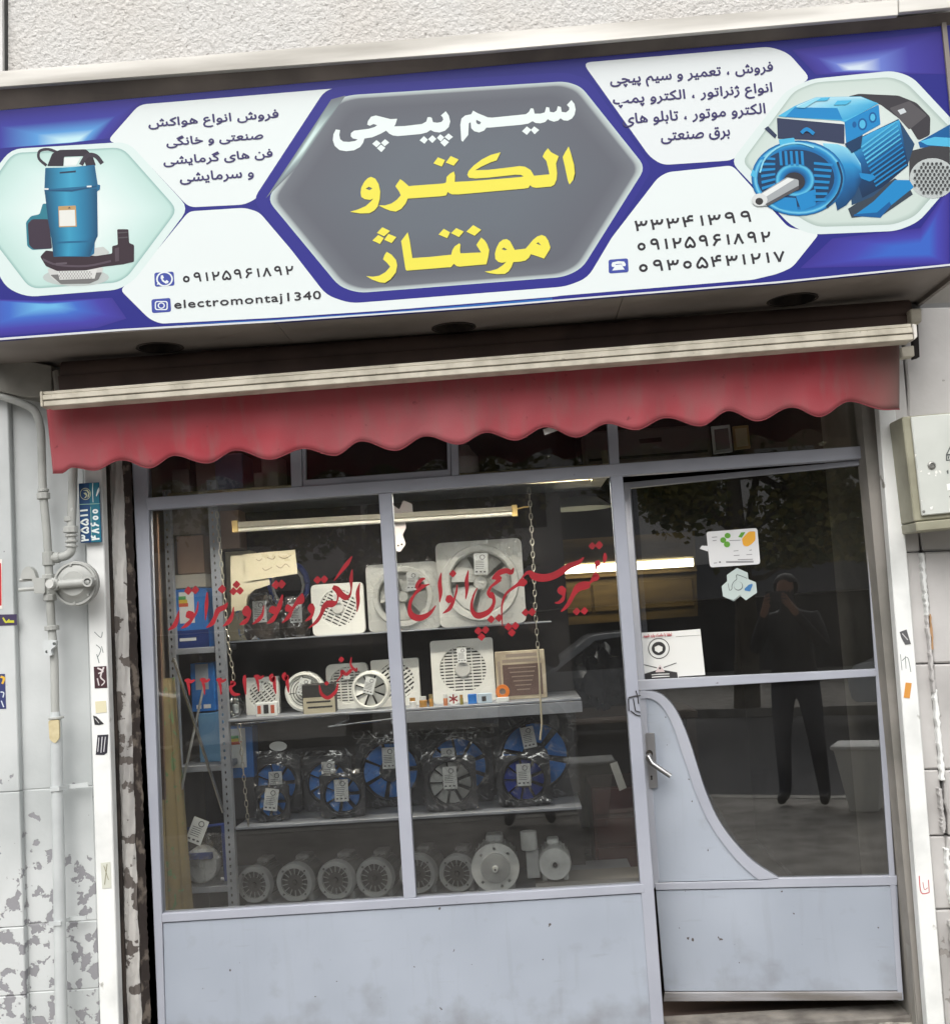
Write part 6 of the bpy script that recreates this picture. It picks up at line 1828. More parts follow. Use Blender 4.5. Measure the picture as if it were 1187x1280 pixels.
MB().lathe([(0.001, 0.008), (r_*0.46, 0.008)], (0, 0, r_), 'y', 16).build('core', M_ALU, tr, world=False)
carton('small_box', 'tiny white box under the orange tape roll', 'box', 620, 636, 6, 0.325, zs2, 0.015, M_CARD)
rod = thing('curtain_hook_rod', 'thin chrome hook rod lying along the second shelf front', 'rod', FI(400, 893))
MB().tube([FI(296, 905, -0.02), FI(350, 900, -0.02), FI(428, 892.5, -0.02), FI(437, 893, -0.02), FI(436, 900, -0.02), FI(420, 906, -0.02)], 0.004, 8).build('rod', M_CHROME, rod, smooth=True)
MB().tube([FI(411, 908, -0.025), FI(500, 897, -0.025)], 0.004, 8).build('rod', M_CHROME, rod, smooth=True)
# ------------------------------------------------------------------ third shelf, axial fans
fan_axial('blue axial fan farthest left in the back row', 346, 0.55, zs3, 62, 72, tz=0.1, tx=0.05)
fan_axial('blue axial fan second from left in the back row', 411, 0.55, zs3, 60, 68, tz=0.5, tx=0.1)
fan_axial('large blue axial fan half behind the mullion', 490, 0.55, zs3, 84, 86, tz=0.45)
fan_axial('blue axial fan in a black square plate, back row', 575, 0.55, zs3, 86, 86, nb=9, tz=0.3, tx=-0.3)
fan_axial('largest blue axial fan at the right shelf end', 672, 0.55, zs3, 100, 100, nb=6, tz=0.55, tx=-0.15, tilt=-0.15)
fan_axial('smallest blue axial fan in front at the left', 341, 0.38, zs3, 42, 44, nb=7, tilt=0.15)
fan_axial('small blue axial fan in front, left of the mullion', 429, 0.37, zs3, 56, 54, nb=7)
fan_axial('small axial fan with pale metal blades in front', 565, 0.37, zs3, 64, 66, nb=9, imp=M_ALUL)
fan_axial('small violet-blue axial fan in front at the right', 657, 0.38, zs3, 66, 62, nb=9, imp=mat('violet_impeller', rgb(52, 74, 170), 0.45))
ov = thing('oval_label', 'blank white oval label over the leftmost blue fan', 'label', at(347.5, 933, 0.5))
MB().slab([circle(347.5, 933, 11, 6, 20)], front(0.50), 0, 0.003).build('label_plate', M_CARD, ov)
# ------------------------------------------------------------------ bottom shelf, motors
GZ = zs4
for px, r_, lb in ((318, 22.5, 'grey electric motor farthest left on the bottom shelf'), (369, 24, 'grey electric motor second from left on the bottom shelf'),
                   (420, 24, 'grey electric motor third from left on the bottom shelf'), (469, 24, 'grey electric motor just left of the mullion'),
                   (523, 24, 'grey electric motor half hidden behind the mullion'), (572, 23, 'grey electric motor just left of the round flange')):
    motor(lb, px, 0.36+random.uniform(0, 0.03), GZ, r_, rz=random.uniform(-0.25, -0.1))
motor('pale motor with large round bolt flange facing the street', 621, 0.34, GZ, 29.5, style='flange')
cm = motor('pale motor with closed end cover and capacitor, rightmost', 695, 0.37, GZ+0.02, 21, style='plain', hue=M_ALUL)
MB().lathe([(0.001, 0.0), (0.03, 0.0), (0.032, 0.004), (0.032, 0.07), (0.001, 0.075)], (-0.095, 0.03, 0.13), 'z', 18).build('capacitor', M_ALUL, cm, smooth=True, world=False)
MB().box(-0.11, -0.06, 0.02, 0.06, 0.02, 0.13).build('capacitor_bracket', M_ALU, cm, bev=0.003, world=False)
tq = stand('cardboard_tray', 'pale flat tray under the pale rightmost motor', 'tray', 740, 0.40, zs4)
MB().box(-0.22, 0.21, 0, 0.20, 0, 0.018).build('tray', mat('tray_grey', rgb(150, 146, 140), 0.7), tq, world=False)

# ------------------------------------------------------------------ left bay
carton('printed_carton', 'tall blue carton with energy label on the upper left bay shelf', 'carton', 220, 262, 74, 0.36, zb1, 0.12, M_BLUEB, 'blue cartons in the left bay',
       ((0, 1, 0, 0.3, mat('box_navy', rgb(24, 50, 116), 0.4)), (0.15, 0.6, 0.42, 0.95, M_CARD), (0.14, 0.42, 0.70, 0.76, mat('lbl_r', rgb(206, 90, 60), 0.5)), (0.14, 0.40, 0.76, 0.82, mat('lbl_y', rgb(220, 190, 60), 0.5)), (0.14, 0.36, 0.82, 0.88, mat('lbl_g', rgb(80, 160, 90), 0.5)), (0.12, 0.62, 0.12, 0.17, M_CARD)))
carton('carton', 'pale open carton on top of the tall blue carton', 'carton', 219, 258, 17, 0.36, zb1+75*mpx(0.36), 0.12, mat('grey_carton', rgb(180, 176, 166), 0.8), 'brown cartons in the left bay')
carton('carton', 'brown carton above the pale open one', 'carton', 222, 256, 48, 0.37, zb1+93*mpx(0.37), 0.14, M_BROWNC, 'brown cartons in the left bay')
carton('carton', 'grey-brown carton topmost in the left bay stack', 'carton', 206, 252, 36, 0.38, zb1+142*mpx(0.38), 0.14, mat('greybrown_carton', rgb(140, 130, 120), 0.8, col2=rgb(110, 100, 92), nscale=4), 'brown cartons in the left bay')
carton('carton', 'pinkish brown carton behind the shelf post, right of the stack', 'carton', 262, 300, 56, 0.6, zb1+120*mpx(0.6), 0.14, mat('pink_carton', rgb(160, 134, 120), 0.8), 'brown cartons in the left bay')
carton('printed_carton', 'blue carton leaning beside the post on the middle bay shelf', 'carton', 240, 270, 60, 0.44, zb2+62*mpx(0.44), 0.10, M_BLUEB, 'blue cartons in the left bay', ((0.2, 0.75, 0.45, 0.98, mat('carton_grey', rgb(170, 176, 184), 0.5)), (0.2, 0.4, 0.06, 0.14, M_CARD), (0.5, 0.8, 0.06, 0.14, M_CARD)))
carton('printed_carton', 'two-tone pale blue carton low on the middle bay shelf', 'carton', 250, 277, 60, 0.42, zb2, 0.10, mat('pale_blue_carton', rgb(110, 160, 196), 0.5, col2=rgb(60, 120, 180), nscale=4), 'blue cartons in the left bay')
carton('printed_carton', 'blue carton with white energy label behind the chain', 'carton', 283, 318, 62, 0.50, zs3+50*mpx(0.5), 0.10, M_BLUEB, 'blue cartons in the left bay', ((0.15, 0.75, 0.2, 0.98, M_CARD), (0.2, 0.6, 0.66, 0.72, mat('lbl_r', rgb(206, 90, 60))), (0.2, 0.55, 0.72, 0.78, mat('lbl_y', rgb(220, 190, 60))), (0.2, 0.5, 0.78, 0.84, mat('lbl_g', rgb(80, 160, 90)))))
carton('carton', 'grey carton under the blue carton behind the chain', 'carton', 290, 320, 50, 0.50, zs3, 0.10, mat('dull_carton', rgb(84, 82, 84), 0.8))
bp = stand('circular_saw', 'blue framed grinder in clear wrap on the lowest bay shelf', 'grinder', 254, 0.34, zb3)
MB().tube([(-0.07, 0.05, 0.0), (-0.075, 0.05, 0.21), (0.075, 0.05, 0.22), (0.08, 0.05, 0.0)], 0.010, 8).build('frame', mat('blue_frame', rgb(50, 70, 140), 0.45), bp, world=False)
MB().lathe([(0.001, -0.02), (0.05, -0.02), (0.066, -0.012), (0.07, 0.0), (0.07, 0.05), (0.001, 0.055)], (-0.012, 0.02, 0.072), 'y', 26).build('drum', M_ALUL, bp, smooth=True, world=False)
MB().box(-0.055, 0.045, -0.022, 0.0, 0.10, 0.125).build('guard', mat('blue_frame', rgb(50, 70, 140)), bp, world=False, bev=0.004)
wrap_sheet(bp, 0.17, 0.20, -0.035)
card_tag('white tag tilted above the blue framed grinder', 246.5, 1039, 0.30, 20, 0.42)
FRD = front(0.24)
r1 = thing('metal_rod', 'long chrome rod leaning to the right in the left bay', 'rod', FRD(279, 1016))
MB().tube([FRD(217, 822), FRD(279, 1016)], 0.0062, 10).build('rod', M_CHROME, r1, smooth=True)
r2 = thing('metal_rod', 'short grey rod crossing behind the long chrome rod', 'rod', FRD(225, 988))
MB().tube([FRD(253, 858, 0.02), FRD(225, 988, 0.02)], 0.005, 10).build('rod', M_ALU, r2, smooth=True)
# patterned curtain and wooden batten inside the left jamb
FCU = front(0.10)
cu_ = MB().grid(lambda u_, v_: FCU(194+9*v_+(8+15*v_)*u_, 850+300*v_, 0.012*math.sin(u_*14)+0.16*u_), 16, 10).build('curtain', mat('leaf_print_curtain', rgb(134, 120, 84), 0.9, col2=rgb(112, 100, 70), nscale=5, col3=rgb(96, 124, 84), n3=22.0, lo3=0.60, hi3=0.64), None, origin=FCU(215, 1148), smooth=True)
tag(cu_, 'yellowish curtain with green leaf print inside the left jamb', 'curtain')
bt = MB().slab([[(183, 640), (196, 640), (206, 1000), (200, 1000)]], front(0.065), 0, 0.02).build('wooden_batten', mat('brown_wood', rgb(104, 78, 62), 0.7, col2=rgb(80, 60, 48), nscale=8, stretch=(6, 1, 1)), None, origin=front(0.065)(195, 1000))
tag(bt, 'narrow brown wooden batten inside the left window jamb', 'batten')
# ------------------------------------------------------------------ chains
def chain(label, pts, y, m):
    o = thing('chain', label, 'chain', at(*pts[-1], y), 0, 'chains holding the shelves')
    path = [at(p[0], p[1], y) for p in smooth_path(pts, 6)]
    L_ = 0.0
    seg = []
    for a, b_ in zip(path, path[1:]):
        seg.append((L_, a, b_, (b_-a).length))
        L_ += (b_-a).length
    n = int(L_/0.024)
    mb = MB()
    for k in range(n):
        s = (k+0.5)*L_/n
        for (s0, a, b_, ln_) in seg:
            if s0 <= s <= s0+ln_:
                c = a+(b_-a)*((s-s0)/ln_)
                t = (b_-a).normalized()
                break
        side = Vector((0, 1, 0)) if k % 2 else t.cross(Vector((0, 1, 0))).normalized()
        lp_ = [c+t*0.0145*math.cos(q)+side*0.0062*math.sin(q) for q in [2*PI*i/8 for i in range(9)]]
        mb.tube(lp_, 0.0018, 5, cap=False)
    mb.build('links', m, o)
    return o
M_CH = mat('chain_zinc', rgb(176, 172, 160), 0.35, metal=0.7)
chain('left hanging chain crossing the shelf post', [(271, 640), (278, 721), (286, 808), (291, 838), (292, 850)], 0.25, M_CH)
chain('short chain hanging below the second shelf at the left', [(299, 905), (302, 940), (306, 985), (310.5, 1033)], 0.27, M_CH)
chain('right hanging chain beside the largest white fan', [(661, 610), (664, 660), (667.7, 731), (669.5, 772), (672, 810)], 0.25, M_CH)
sw = thing('string', 'twisted cream string hanging from the right chain', 'string', at(676, 905, 0.26))
MB().tube([at(672, 808, 0.26), at(674, 840, 0.26), at(675, 870, 0.26), at(677, 905, 0.26), at(675, 925, 0.26)], 0.004, 7).build('cord', mat('cream_cord', rgb(190, 180, 156), 0.8), sw)
# ------------------------------------------------------------------ tube lamps
FTU = front(0.22)
t1 = thing('tube_lamp', 'unlit white fluorescent batten hanging across the window', 'lamp', FTU(465, 655))
pslab('batten', [(293, 652.5), (645, 632.5), (645.5, 639), (293.5, 660)], FTU, 0, 0.035, mat('batten_white', rgb(176, 170, 154), 0.5), t1, bev=0.003)
MB().tube([FTU(296, 662.5, 0.01), FTU(642, 642, 0.01)], 0.0085, 12).build('tube', mat('tube_glass', rgb(225, 222, 210), 0.2), t1, smooth=True)
pslab('end_holder', [(290, 651), (297, 650.5), (298, 665), (291, 666)], FTU, -0.008, 0.03, mat('yellow_holder', rgb(206, 176, 110), 0.5), t1, bev=0.002)
pslab('end_holder', [(639, 631.5), (646, 631), (647, 645), (640, 645.6)], FTU, -0.008, 0.03, mat('yellow_holder', rgb(206, 176, 110)), t1, bev=0.002)
MB().tube([FTU(646, 636), FTU(655, 634), FTU(660, 633, 0.02)], 0.003, 6).build('hook_wire', mat('yellow_holder', rgb(206, 176, 110)), t1)
FTL = front(1.25)
t2 = thing('tube_lamp', 'lit fluorescent tube glowing inside the dark shop', 'lamp', FTL(780, 715))
MB().tube([FTL(682, 714), FTL(866, 703)], 0.019, 14).build('tube', mat('lit_tube', rgb(255, 250, 230), 0.4, emit=(1.0, 0.88, 0.62, 1), estr=6.5), t2, smooth=True)
pslab('batten', [(678, 706), (868, 694.5), (868.3, 700), (678.3, 711.6)], FTL, 0.02, 0.05, mat('lamp_batten', rgb(170, 160, 130), 0.5), t2, bev=0.003)
t3 = thing('tube_lamp', 'slim lit tube behind the window transom, added unseen to brighten the goods', 'lamp', (-0.45, 0.09, 1.99))
MB().tube([(-1.16, 0.088, 1.996), (0.30, 0.088, 1.996)], 0.009, 12).build('tube', mat('added_fill_tube', rgb(255, 250, 230), 0.4, emit=(1.0, 0.93, 0.82, 1), estr=165.0), t3, smooth=True)  # added light source, hidden by the bar, to brighten the window goods
MB().box(-1.28, 0.35, 0.106, 0.110, 1.9725, 2.0075).build('light_baffle', mat('lamp_batten', rgb(170, 160, 130)), t3)  # added flap keeping the tube's light off the hanging batten
MB().box(-1.28, 0.35, 0.0505, 0.125, 2.008, 2.024).build('batten', mat('lamp_batten', rgb(170, 160, 130)), t3, bev=0.004)
for ex in (-1.19, 0.315):
    MB().box(ex, ex+0.015, 0.0505, 0.112, 1.966, 2.0078).build('end_holder', mat('lamp_batten', rgb(170, 160, 130)), t3)  # added end blocks keeping the tube's light off the frame
wc = thing('wooden_cabinet', 'plywood wall cabinet under the lit tube', 'cabinet', front(1.4)(780, 775))
M_PLY = mat('plywood', rgb(120, 98, 54), 0.6, col2=rgb(96, 78, 42), nscale=5, stretch=(1, 1, 6))
pslab('carcass', [(684, 676), (868, 664), (872, 770), (688, 783)], front(1.42), 0, 0.3, M_PLY, wc)
pslab('cabinet_door', [(694, 735), (737, 732), (740, 765), (697, 768)], front(1.42), -0.014, 0.014, M_PLY, wc, bev=0.002)
pslab('cabinet_door', [(740, 731), (864, 723), (867, 757), (743, 765)], front(1.42), -0.014, 0.014, M_PLY, wc, bev=0.002)
pslab('shelf_rail', [(684, 722), (869, 710.5), (869.4, 714.5), (684.3, 726)], front(1.42), -0.05, 0.05, M_PLY, wc, bev=0.002)
# dark things deeper in the shop
rcb = thing('red_cabinet', 'dark red tool cabinet in the shadow behind the motors', 'cabinet', front(1.1)(770, 1100))
pb0, pb1 = front(1.1)(738, 985), front(1.1)(860, 1088)
MB().box(pb0.x, pb1.x, 1.1, 1.5, pb1.z, pb0.z).build('carcass', mat('dark_red_paint', rgb(84, 34, 32), 0.45, col2=rgb(66, 28, 26), nscale=4), rcb, bev=0.004)
for k in range(3):
    h0 = pb1.z+(pb0.z-pb1.z)*(k/3+0.02)
    MB().box(pb0.x+0.01, pb1.x-0.01, 1.085, 1.10, h0, h0+(pb0.z-pb1.z)*0.29).build('drawer', mat('dark_red_paint', rgb(112, 44, 40)), rcb, bev=0.003)
blk = thing('black_bag', 'black plastic bag heaped in the gloom right of the shelves', 'bag', front(0.9)(760, 860))
gb_ = front(0.9)(752, 846)
def bagfn(u_, v_):
    a, b_ = u_*2*PI, (v_-0.5)*PI
    rr0 = 0.11*(1+0.18*math.sin(5*a+3*v_*6)+0.12*math.sin(9*a-7*v_))
    return Vector((gb_.x+rr0*1.0*math.cos(b_)*math.cos(a), 0.95+rr0*0.7*math.cos(b_)*math.sin(a), gb_.z+rr0*1.1*math.sin(b_)))
MB().grid(bagfn, 28, 14).build('bag', mat('black_plastic', rgb(30, 30, 34), 0.3), blk, smooth=True)
tbl = stand('work_table', 'dark wooden work table carrying the black bag', 'table', 770, 0.85, 1.02)
MB().box(-0.25, 0.35, 0, 0.5, -0.03, 0).build('table_top', mat('dark_wood', rgb(66, 52, 44), 0.6), tbl, bev=0.003, world=False)
for sx in (-0.22, 0.32):
    for sy in (0.03, 0.47):
        MB().box(sx-0.02, sx+0.02, sy-0.02, sy+0.02, -0.99, -0.03).build('leg', mat('dark_wood', rgb(66, 52, 44)), tbl, world=False)
lt_ = thing('paper_leaflet', 'pale leaflet leaning in the gloom left of the door post', 'leaflet', front(0.7)(772, 990))
pslab('leaflet', [(762, 955), (771, 952), (783, 985), (774, 989)], front(0.7), 0, 0.002, mat('leaflet_grey', rgb(190, 190, 186), 0.7), lt_)
# ------------------------------------------------------------------ things behind the upper lights
FB = front(0.30)
def upper_box(label, x0, x1, y0, y1, m, y=0.35, d=0.2):
    p, q = front(y)(x0, y1), front(y)(x1, y0)
    o = thing('carton', label, 'carton', ((p.x+q.x)/2, y, p.z), 0, 'cartons above the transom')
    MB().box(p.x, q.x, y, y+d, p.z, q.z).build('carton', m, o, bev=0.002)
M_CG = mat('shade_carton', rgb(120, 112, 108), 0.8, col2=rgb(100, 92, 88), nscale=4)
pt0 = front(0.33)(190, 632)
hsh = MB().box(front(0.33)(190, 632).x, front(0.33)(758, 590).x, 0.34, 0.75, front(0.33)(190, 630).z-0.02, front(0.33)(190, 630).z).build('upper_shelf', M_SHELF, SH)
upper_box('pale carton at the far left behind the upper light', 216, 236, 586, 622, M_CG)
upper_box('grey carton beside a blue one behind the upper light', 246, 268, 568, 618, M_CG)
upper_box('blue-edged carton left of the sash behind the upper light', 270, 302, 566, 616, mat('shade_blue_carton', rgb(90, 96, 120), 0.8))
upper_box('small low carton next to the sash', 318, 334, 590, 612, M_CG)
upper_box('narrow grey carton against the sash', 328, 346, 568, 612, M_CG)
ac = thing('wall_heater', 'pale wall-mounted air unit behind the upper light', 'air unit', front(0.9)(810, 590))
pslab('casing', [(728, 540), (886, 530), (890, 572), (732, 584)], front(0.9), 0, 0.18, mat('air_unit_white', rgb(150, 140, 140), 0.5), ac, bev=0.01)
pslab('grille', [(798, 549), (826, 546.5), (827, 552), (799, 554.5)], front(0.9), -0.004, 0.006, M_DKG, ac)
pslab('slot', [(736, 574), (884, 562), (884.3, 565), (736.3, 577)], front(0.9), -0.004, 0.006, M_DKG, ac)
fr1 = thing('picture_frame', 'silver rimmed small mirror standing on the transom', 'frame', front(0.06)(902, 566))
pslab('frame', [(888.5, 533), (912, 530.5), (915.5, 564.5), (892, 567.5)], front(0.06), 0, 0.012, M_ALUL, fr1, bev=0.002)
pslab('mirror', [(892, 537), (909.5, 535), (912.2, 560.5), (894.6, 563)], front(0.06), -0.002, 0.003, mat('mirror', rgb(150, 156, 156), 0.2, metal=0.6), fr1)
fr2 = thing('picture_frame', 'small gold framed certificate standing on the transom', 'frame', front(0.06)(926, 564))
pslab('frame', [(915, 533), (935, 531), (938, 560), (918, 562.5)], front(0.06), 0, 0.012, mat('gold_frame', rgb(170, 140, 80), 0.4), fr2, bev=0.002)
pslab('certificate', [(918, 536), (932.5, 534.5), (935, 557), (920.5, 559)], front(0.06), -0.002, 0.003, mat('cream_paper', rgb(196, 180, 140), 0.7), fr2)
cp = stand('paper_cup', 'little cream paper cup on the transom by the post', 'cup', 757.5, 0.07, front(0.07)(757, 580).z)
MB().lathe([(0.001, 0.0), (0.013, 0.0), (0.017, 0.05), (0.015, 0.05), (0.012, 0.004)], (0, 0, 0), 'z', 14).build('cup', M_CREAMC, cp, smooth=True, world=False)
lampsh = thing('lamp_shade', 'pale green lamp shade high inside the window', 'lamp', front(0.9)(722, 640))
MB().lathe([(0.05, 0.05), (0.09, 0.045), (0.15, 0.0), (0.145, 0.0), (0.09, 0.04)], front(0.9)(723, 636), 'z', 24).build('shade', mat('green_shade', rgb(150, 166, 160), 0.4), lampsh, smooth=True)
MB().tube([front(0.9)(722, 618), front(0.9)(719, 540)], 0.004, 6).build('cord', M_BLK, lampsh)
bl_ = stand('white_jug', 'frosted white jug in front of the sash behind the transom', 'jug', 582, 0.42, front(0.33)(190, 630).z)
MB().lathe([(0.001, 0), (0.05, 0), (0.055, 0.02), (0.055, 0.12), (0.03, 0.15), (0.02, 0.17), (0.001, 0.17)], (0, 0.06, 0), 'z', 20).build('jug', mat('frosted_white', rgb(150, 144, 144), 0.5), bl_, smooth=True, world=False)
dg_ = thing('cut_out_card', 'white cut-out card with two small holes beside the mullion', 'card', front(0.24)(496, 690))
pslab('card', round_poly([(491, 631), (499, 637), (504, 625), (515, 630), (516, 641), (506, 650), (507.5, 660), (503, 668), (507, 680), (500, 690), (494, 688)], 2), front(0.24), 0, 0.003, mat('card_pinkish', rgb(206, 196, 194), 0.6), dg_, holes=[circle(497.5, 682, 1.3, n=8), circle(502, 680.5, 1.3, n=8)])

# ------------------------------------------------------------------ the street behind the viewer (seen in the glass)
def opposite_house(label, x0, x1, y, h, m, base_m):
    o = thing('street_house', label, 'building', ((x0+x1)/2, y, ZP), 0, 'houses across the street')
    MB().box(x0, x1, y-6, y, ZP, h).build('wall', m, o)
    MB().box(x0, x1, y+0.002, y+0.05, ZP, 1.45).build('shop_front', base_m, o)
    MB().box(x0, x1, y+0.002, y+0.35, 1.48, 2.25).build('balcony', mat('balcony_grey', rgb(120, 120, 124), 0.8), o)
    MB().box(x0-0.1, x1+0.1, y-6.1, y+0.25, h, h+0.25).build('parapet', mat('parapet_stone', rgb(190, 186, 178), 0.9), o)
    n = max(2, int((x1-x0)/2.6))
    fl = 1
    for f in range(fl):
        for k in range(n):
            cx = x0+(x1-x0)*(k+0.5)/n
            z0 = 3.2+2.9*f
            w_ = MB().box(cx-0.65, cx+0.65, y+0.002, y+0.06, z0, z0+1.5).build('window', mat('window_surround', rgb(210, 208, 204), 0.7), o, bev=0.005)
            MB().box(cx-0.56, cx+0.56, y+0.061, y+0.07, z0+0.09, z0+1.41).build('pane', mat('far_pane', rgb(44, 50, 56), 0.15), w_)
    return o
M_H1 = mat('house_render_pale', rgb(230, 226, 222), 0.9, col2=rgb(214, 208, 204), nscale=1.0)
M_H2 = mat('house_brick', rgb(170, 140, 118), 0.9, col2=rgb(150, 122, 102), nscale=2.0)
M_SHD = mat('dark_shop_front', rgb(44, 44, 48), 0.6, col2=rgb(70, 70, 72), nscale=1.5)
opposite_house('pale rendered house mirrored in the door glass', -12.5, 4.5, -22.0, 6.0, M_H1, M_SHD)
opposite_house('brick house across the street on the right', 4.7, 16.0, -22.0, 5.4, M_H2, M_SHD)
opposite_house('brown house across the street far left', -26.0, -12.7, -22.0, 5.6, M_H2, M_SHD)
opposite_house('pale house across the street far right', 16.2, 30.0, -22.0, 6.0, M_H1, M_SHD)

M_BARK = mat('plane_bark', rgb(104, 94, 80), 0.9, col2=rgb(76, 68, 58), nscale=6, bump=0.6, bscale=20)
def leaf_mat():
    m = bpy.data.materials.new('plane_leaves')
    m.use_nodes = True
    N, L = m.node_tree.nodes, m.node_tree.links
    b = N['Principled BSDF']
    b.inputs['Roughness'].default_value = 0.6
    oi = N.new('ShaderNodeNewGeometry')
    rp_ = N.new('ShaderNodeValToRGB')
    rp_.color_ramp.elements[0].color = (0.06, 0.085, 0.02, 1)
    rp_.color_ramp.elements[1].color = (0.26, 0.21, 0.045, 1)
    L.new(oi.outputs['Random Per Island'], rp_.inputs[0])
    L.new(rp_.outputs[0], b.inputs['Base Color'])
    return m
M_LEAF = leaf_mat()
def tree(label, x, y, h, cr, seed):
    rnd = random.Random(seed)
    o = thing('plane_tree', label, 'tree', (x, y, ZP-0.05), 0, 'plane trees across the road')
    tr_ = MB()
    top = Vector((x+rnd.uniform(-0.5, 0.5), y+rnd.uniform(-0.2, 0.3), h*0.62))
    base = Vector((x, y, ZP-0.05))
    tr_.tube([base, base.lerp(top, 0.35)+Vector((0.08, 0, 0)), base.lerp(top, 0.7), top], [0.20, 0.16, 0.13, 0.08], 10)
    tips = []
    for k in range(11):
        t = rnd.uniform(0.45, 1.0)
        s = base.lerp(top, t)
        a = rnd.uniform(0, 2*PI)
        e = Vector((x+cr*rnd.uniform(0.5, 0.95)*math.cos(a), y+cr*rnd.uniform(0.5, 0.9)*math.sin(a), h*rnd.uniform(0.30, 0.98)))
        mid = s.lerp(e, 0.5)+Vector((0, 0, rnd.uniform(-0.1, 0.3)))
        tr_.tube([s, mid, e], [0.07, 0.045, 0.012], 6)
        tips += [mid, e, s.lerp(e, 0.75)]
    tr_.build('trunk', M_BARK, o, smooth=True)
    cl = [(Vector((x, y, h*0.8)), cr*0.7)] + [(p, rnd.uniform(0.45, 0.95)) for p in tips]
    mb = MB()
    for _ in range(13000):
        c, r_ = cl[rnd.randrange(len(cl))]
        d = Vector((rnd.gauss(0, 1), rnd.gauss(0, 1), rnd.gauss(0, 0.8))).normalized()*r_*rnd.uniform(0.3, 1.0)
        p = c+d
        if p.z < 1.9:
            continue
        s = rnd.uniform(0.05, 0.085)
        n1_ = Vector((rnd.uniform(-1, 1), rnd.uniform(-1, 1), rnd.uniform(-0.6, 0.6))).normalized()
        n2_ = n1_.cross(Vector((rnd.uniform(-1, 1), rnd.uniform(-1, 1), rnd.uniform(-1, 1)))).normalized()
        mb.add([p-n1_*s, p-n2_*s*0.8+n1_*s*0.1, p+n1_*s, p+n2_*s*0.8+n1_*s*0.1], [(0, 1, 2, 3)])
    mb.build('crown', M_LEAF, o, fix=False)
tree('plane tree across the road left of the viewer', -7.0, -13.4, 6.8, 2.6, 3)
tree('plane tree across the road behind the viewer', -2.4, -13.2, 6.4, 2.5, 5)
tree('plane tree across the road right of the viewer', 2.6, -13.6, 6.6, 2.6, 9)
tree('plane tree across the road farthest right', 8.2, -13.4, 6.8, 2.6, 12)

def car(label, x, y, rz, m):
    t = thing('parked_car', label, 'car', (x, y, ZP-0.13), rz)
    prof = [(-2.05, 0.35), (-2.1, 0.62), (-2.0, 0.82), (-1.2, 0.92), (-0.55, 1.38), (0.75, 1.42), (1.5, 1.02), (1.95, 0.92), (2.05, 0.6), (2.0, 0.32)]
    def mp(u_, v_, off):
        inset = 0.0 if v_ < 0.95 else (v_-0.95)*0.35
        return Vector((u_, -0.82+off+(inset if off < 0.8 else -inset), v_))
    MB().slab([round_poly(prof, 0.08, 3)], mp, 0, 1.64).build('body', m, t, smooth=True, bev=0.02, world=False)
    gl = mat('car_glass', rgb(24, 28, 32), 0.1)
    for s in (-0.829, 0.825):
        for q in ([(-1.05, 0.95), (-0.5, 1.32), (0.02, 1.35), (0.02, 0.95)], [(0.08, 0.95), (0.08, 1.35), (0.70, 1.36), (1.3, 1.02), (1.3, 0.95)]):
            MB().slab([q], lambda u_, v_, off: Vector((u_, s+(1 if s < 0 else -1)*max(0.0, v_-0.95)*0.35+off, v_)), 0, 0.004).build('side_window', gl, t, world=False)
    for wx in (-1.25, 1.3):
        for s in (-1, 1):
            wl_ = MB().lathe([(0.20, -0.09), (0.30, -0.09), (0.31, -0.05), (0.31, 0.05), (0.30, 0.09), (0.20, 0.09)], (wx, s*0.76, 0.31), 'y', 24).build('tyre', M_BLK, t, smooth=True, world=False)
            MB().lathe([(0.001, s*0.07), (0.20, s*0.085)], (wx, s*0.76, 0.31), 'y', 16).build('rim', M_ALUL, wl_, world=False)
    for s in (-1, 1):
        MB().box(-2.11, -2.04, s*0.6-0.15, s*0.6+0.15, 0.62, 0.76).build('headlight', M_CHROME, t, bev=0.02, world=False)
    return t
car('white hatchback parked across the road right of the viewer', 1.5, -11.9, 0.0, mat('white_car_paint', rgb(226, 228, 230), 0.25, coat=0.5))
car('dark grey hatchback parked across the road left of the viewer', -6.4, -11.9, 0.0, mat('grey_car_paint', rgb(70, 72, 78), 0.25, coat=0.5))

bn = thing('planter_tub', 'white tapered tub standing beside the viewer', 'planter', (0.47, -4.75, ZP))
MB().add([(0.47+s*a, -4.75+q*a, z) for (z, a) in ((ZP, 0.10), (ZP+0.46, 0.17)) for (s, q) in ((-1, -1), (1, -1), (1, 1), (-1, 1))], [(3, 2, 1, 0), (0, 1, 5, 4), (1, 2, 6, 5), (2, 3, 7, 6), (3, 0, 4, 7), (4, 5, 6, 7)]).build('tub', M_SOCK, bn, bev=0.006)
MB().box(0.47-0.19, 0.47+0.19, -4.75-0.19, -4.75+0.19, ZP+0.462, ZP+0.49).build('rim', M_SOCK, bn, bev=0.006)

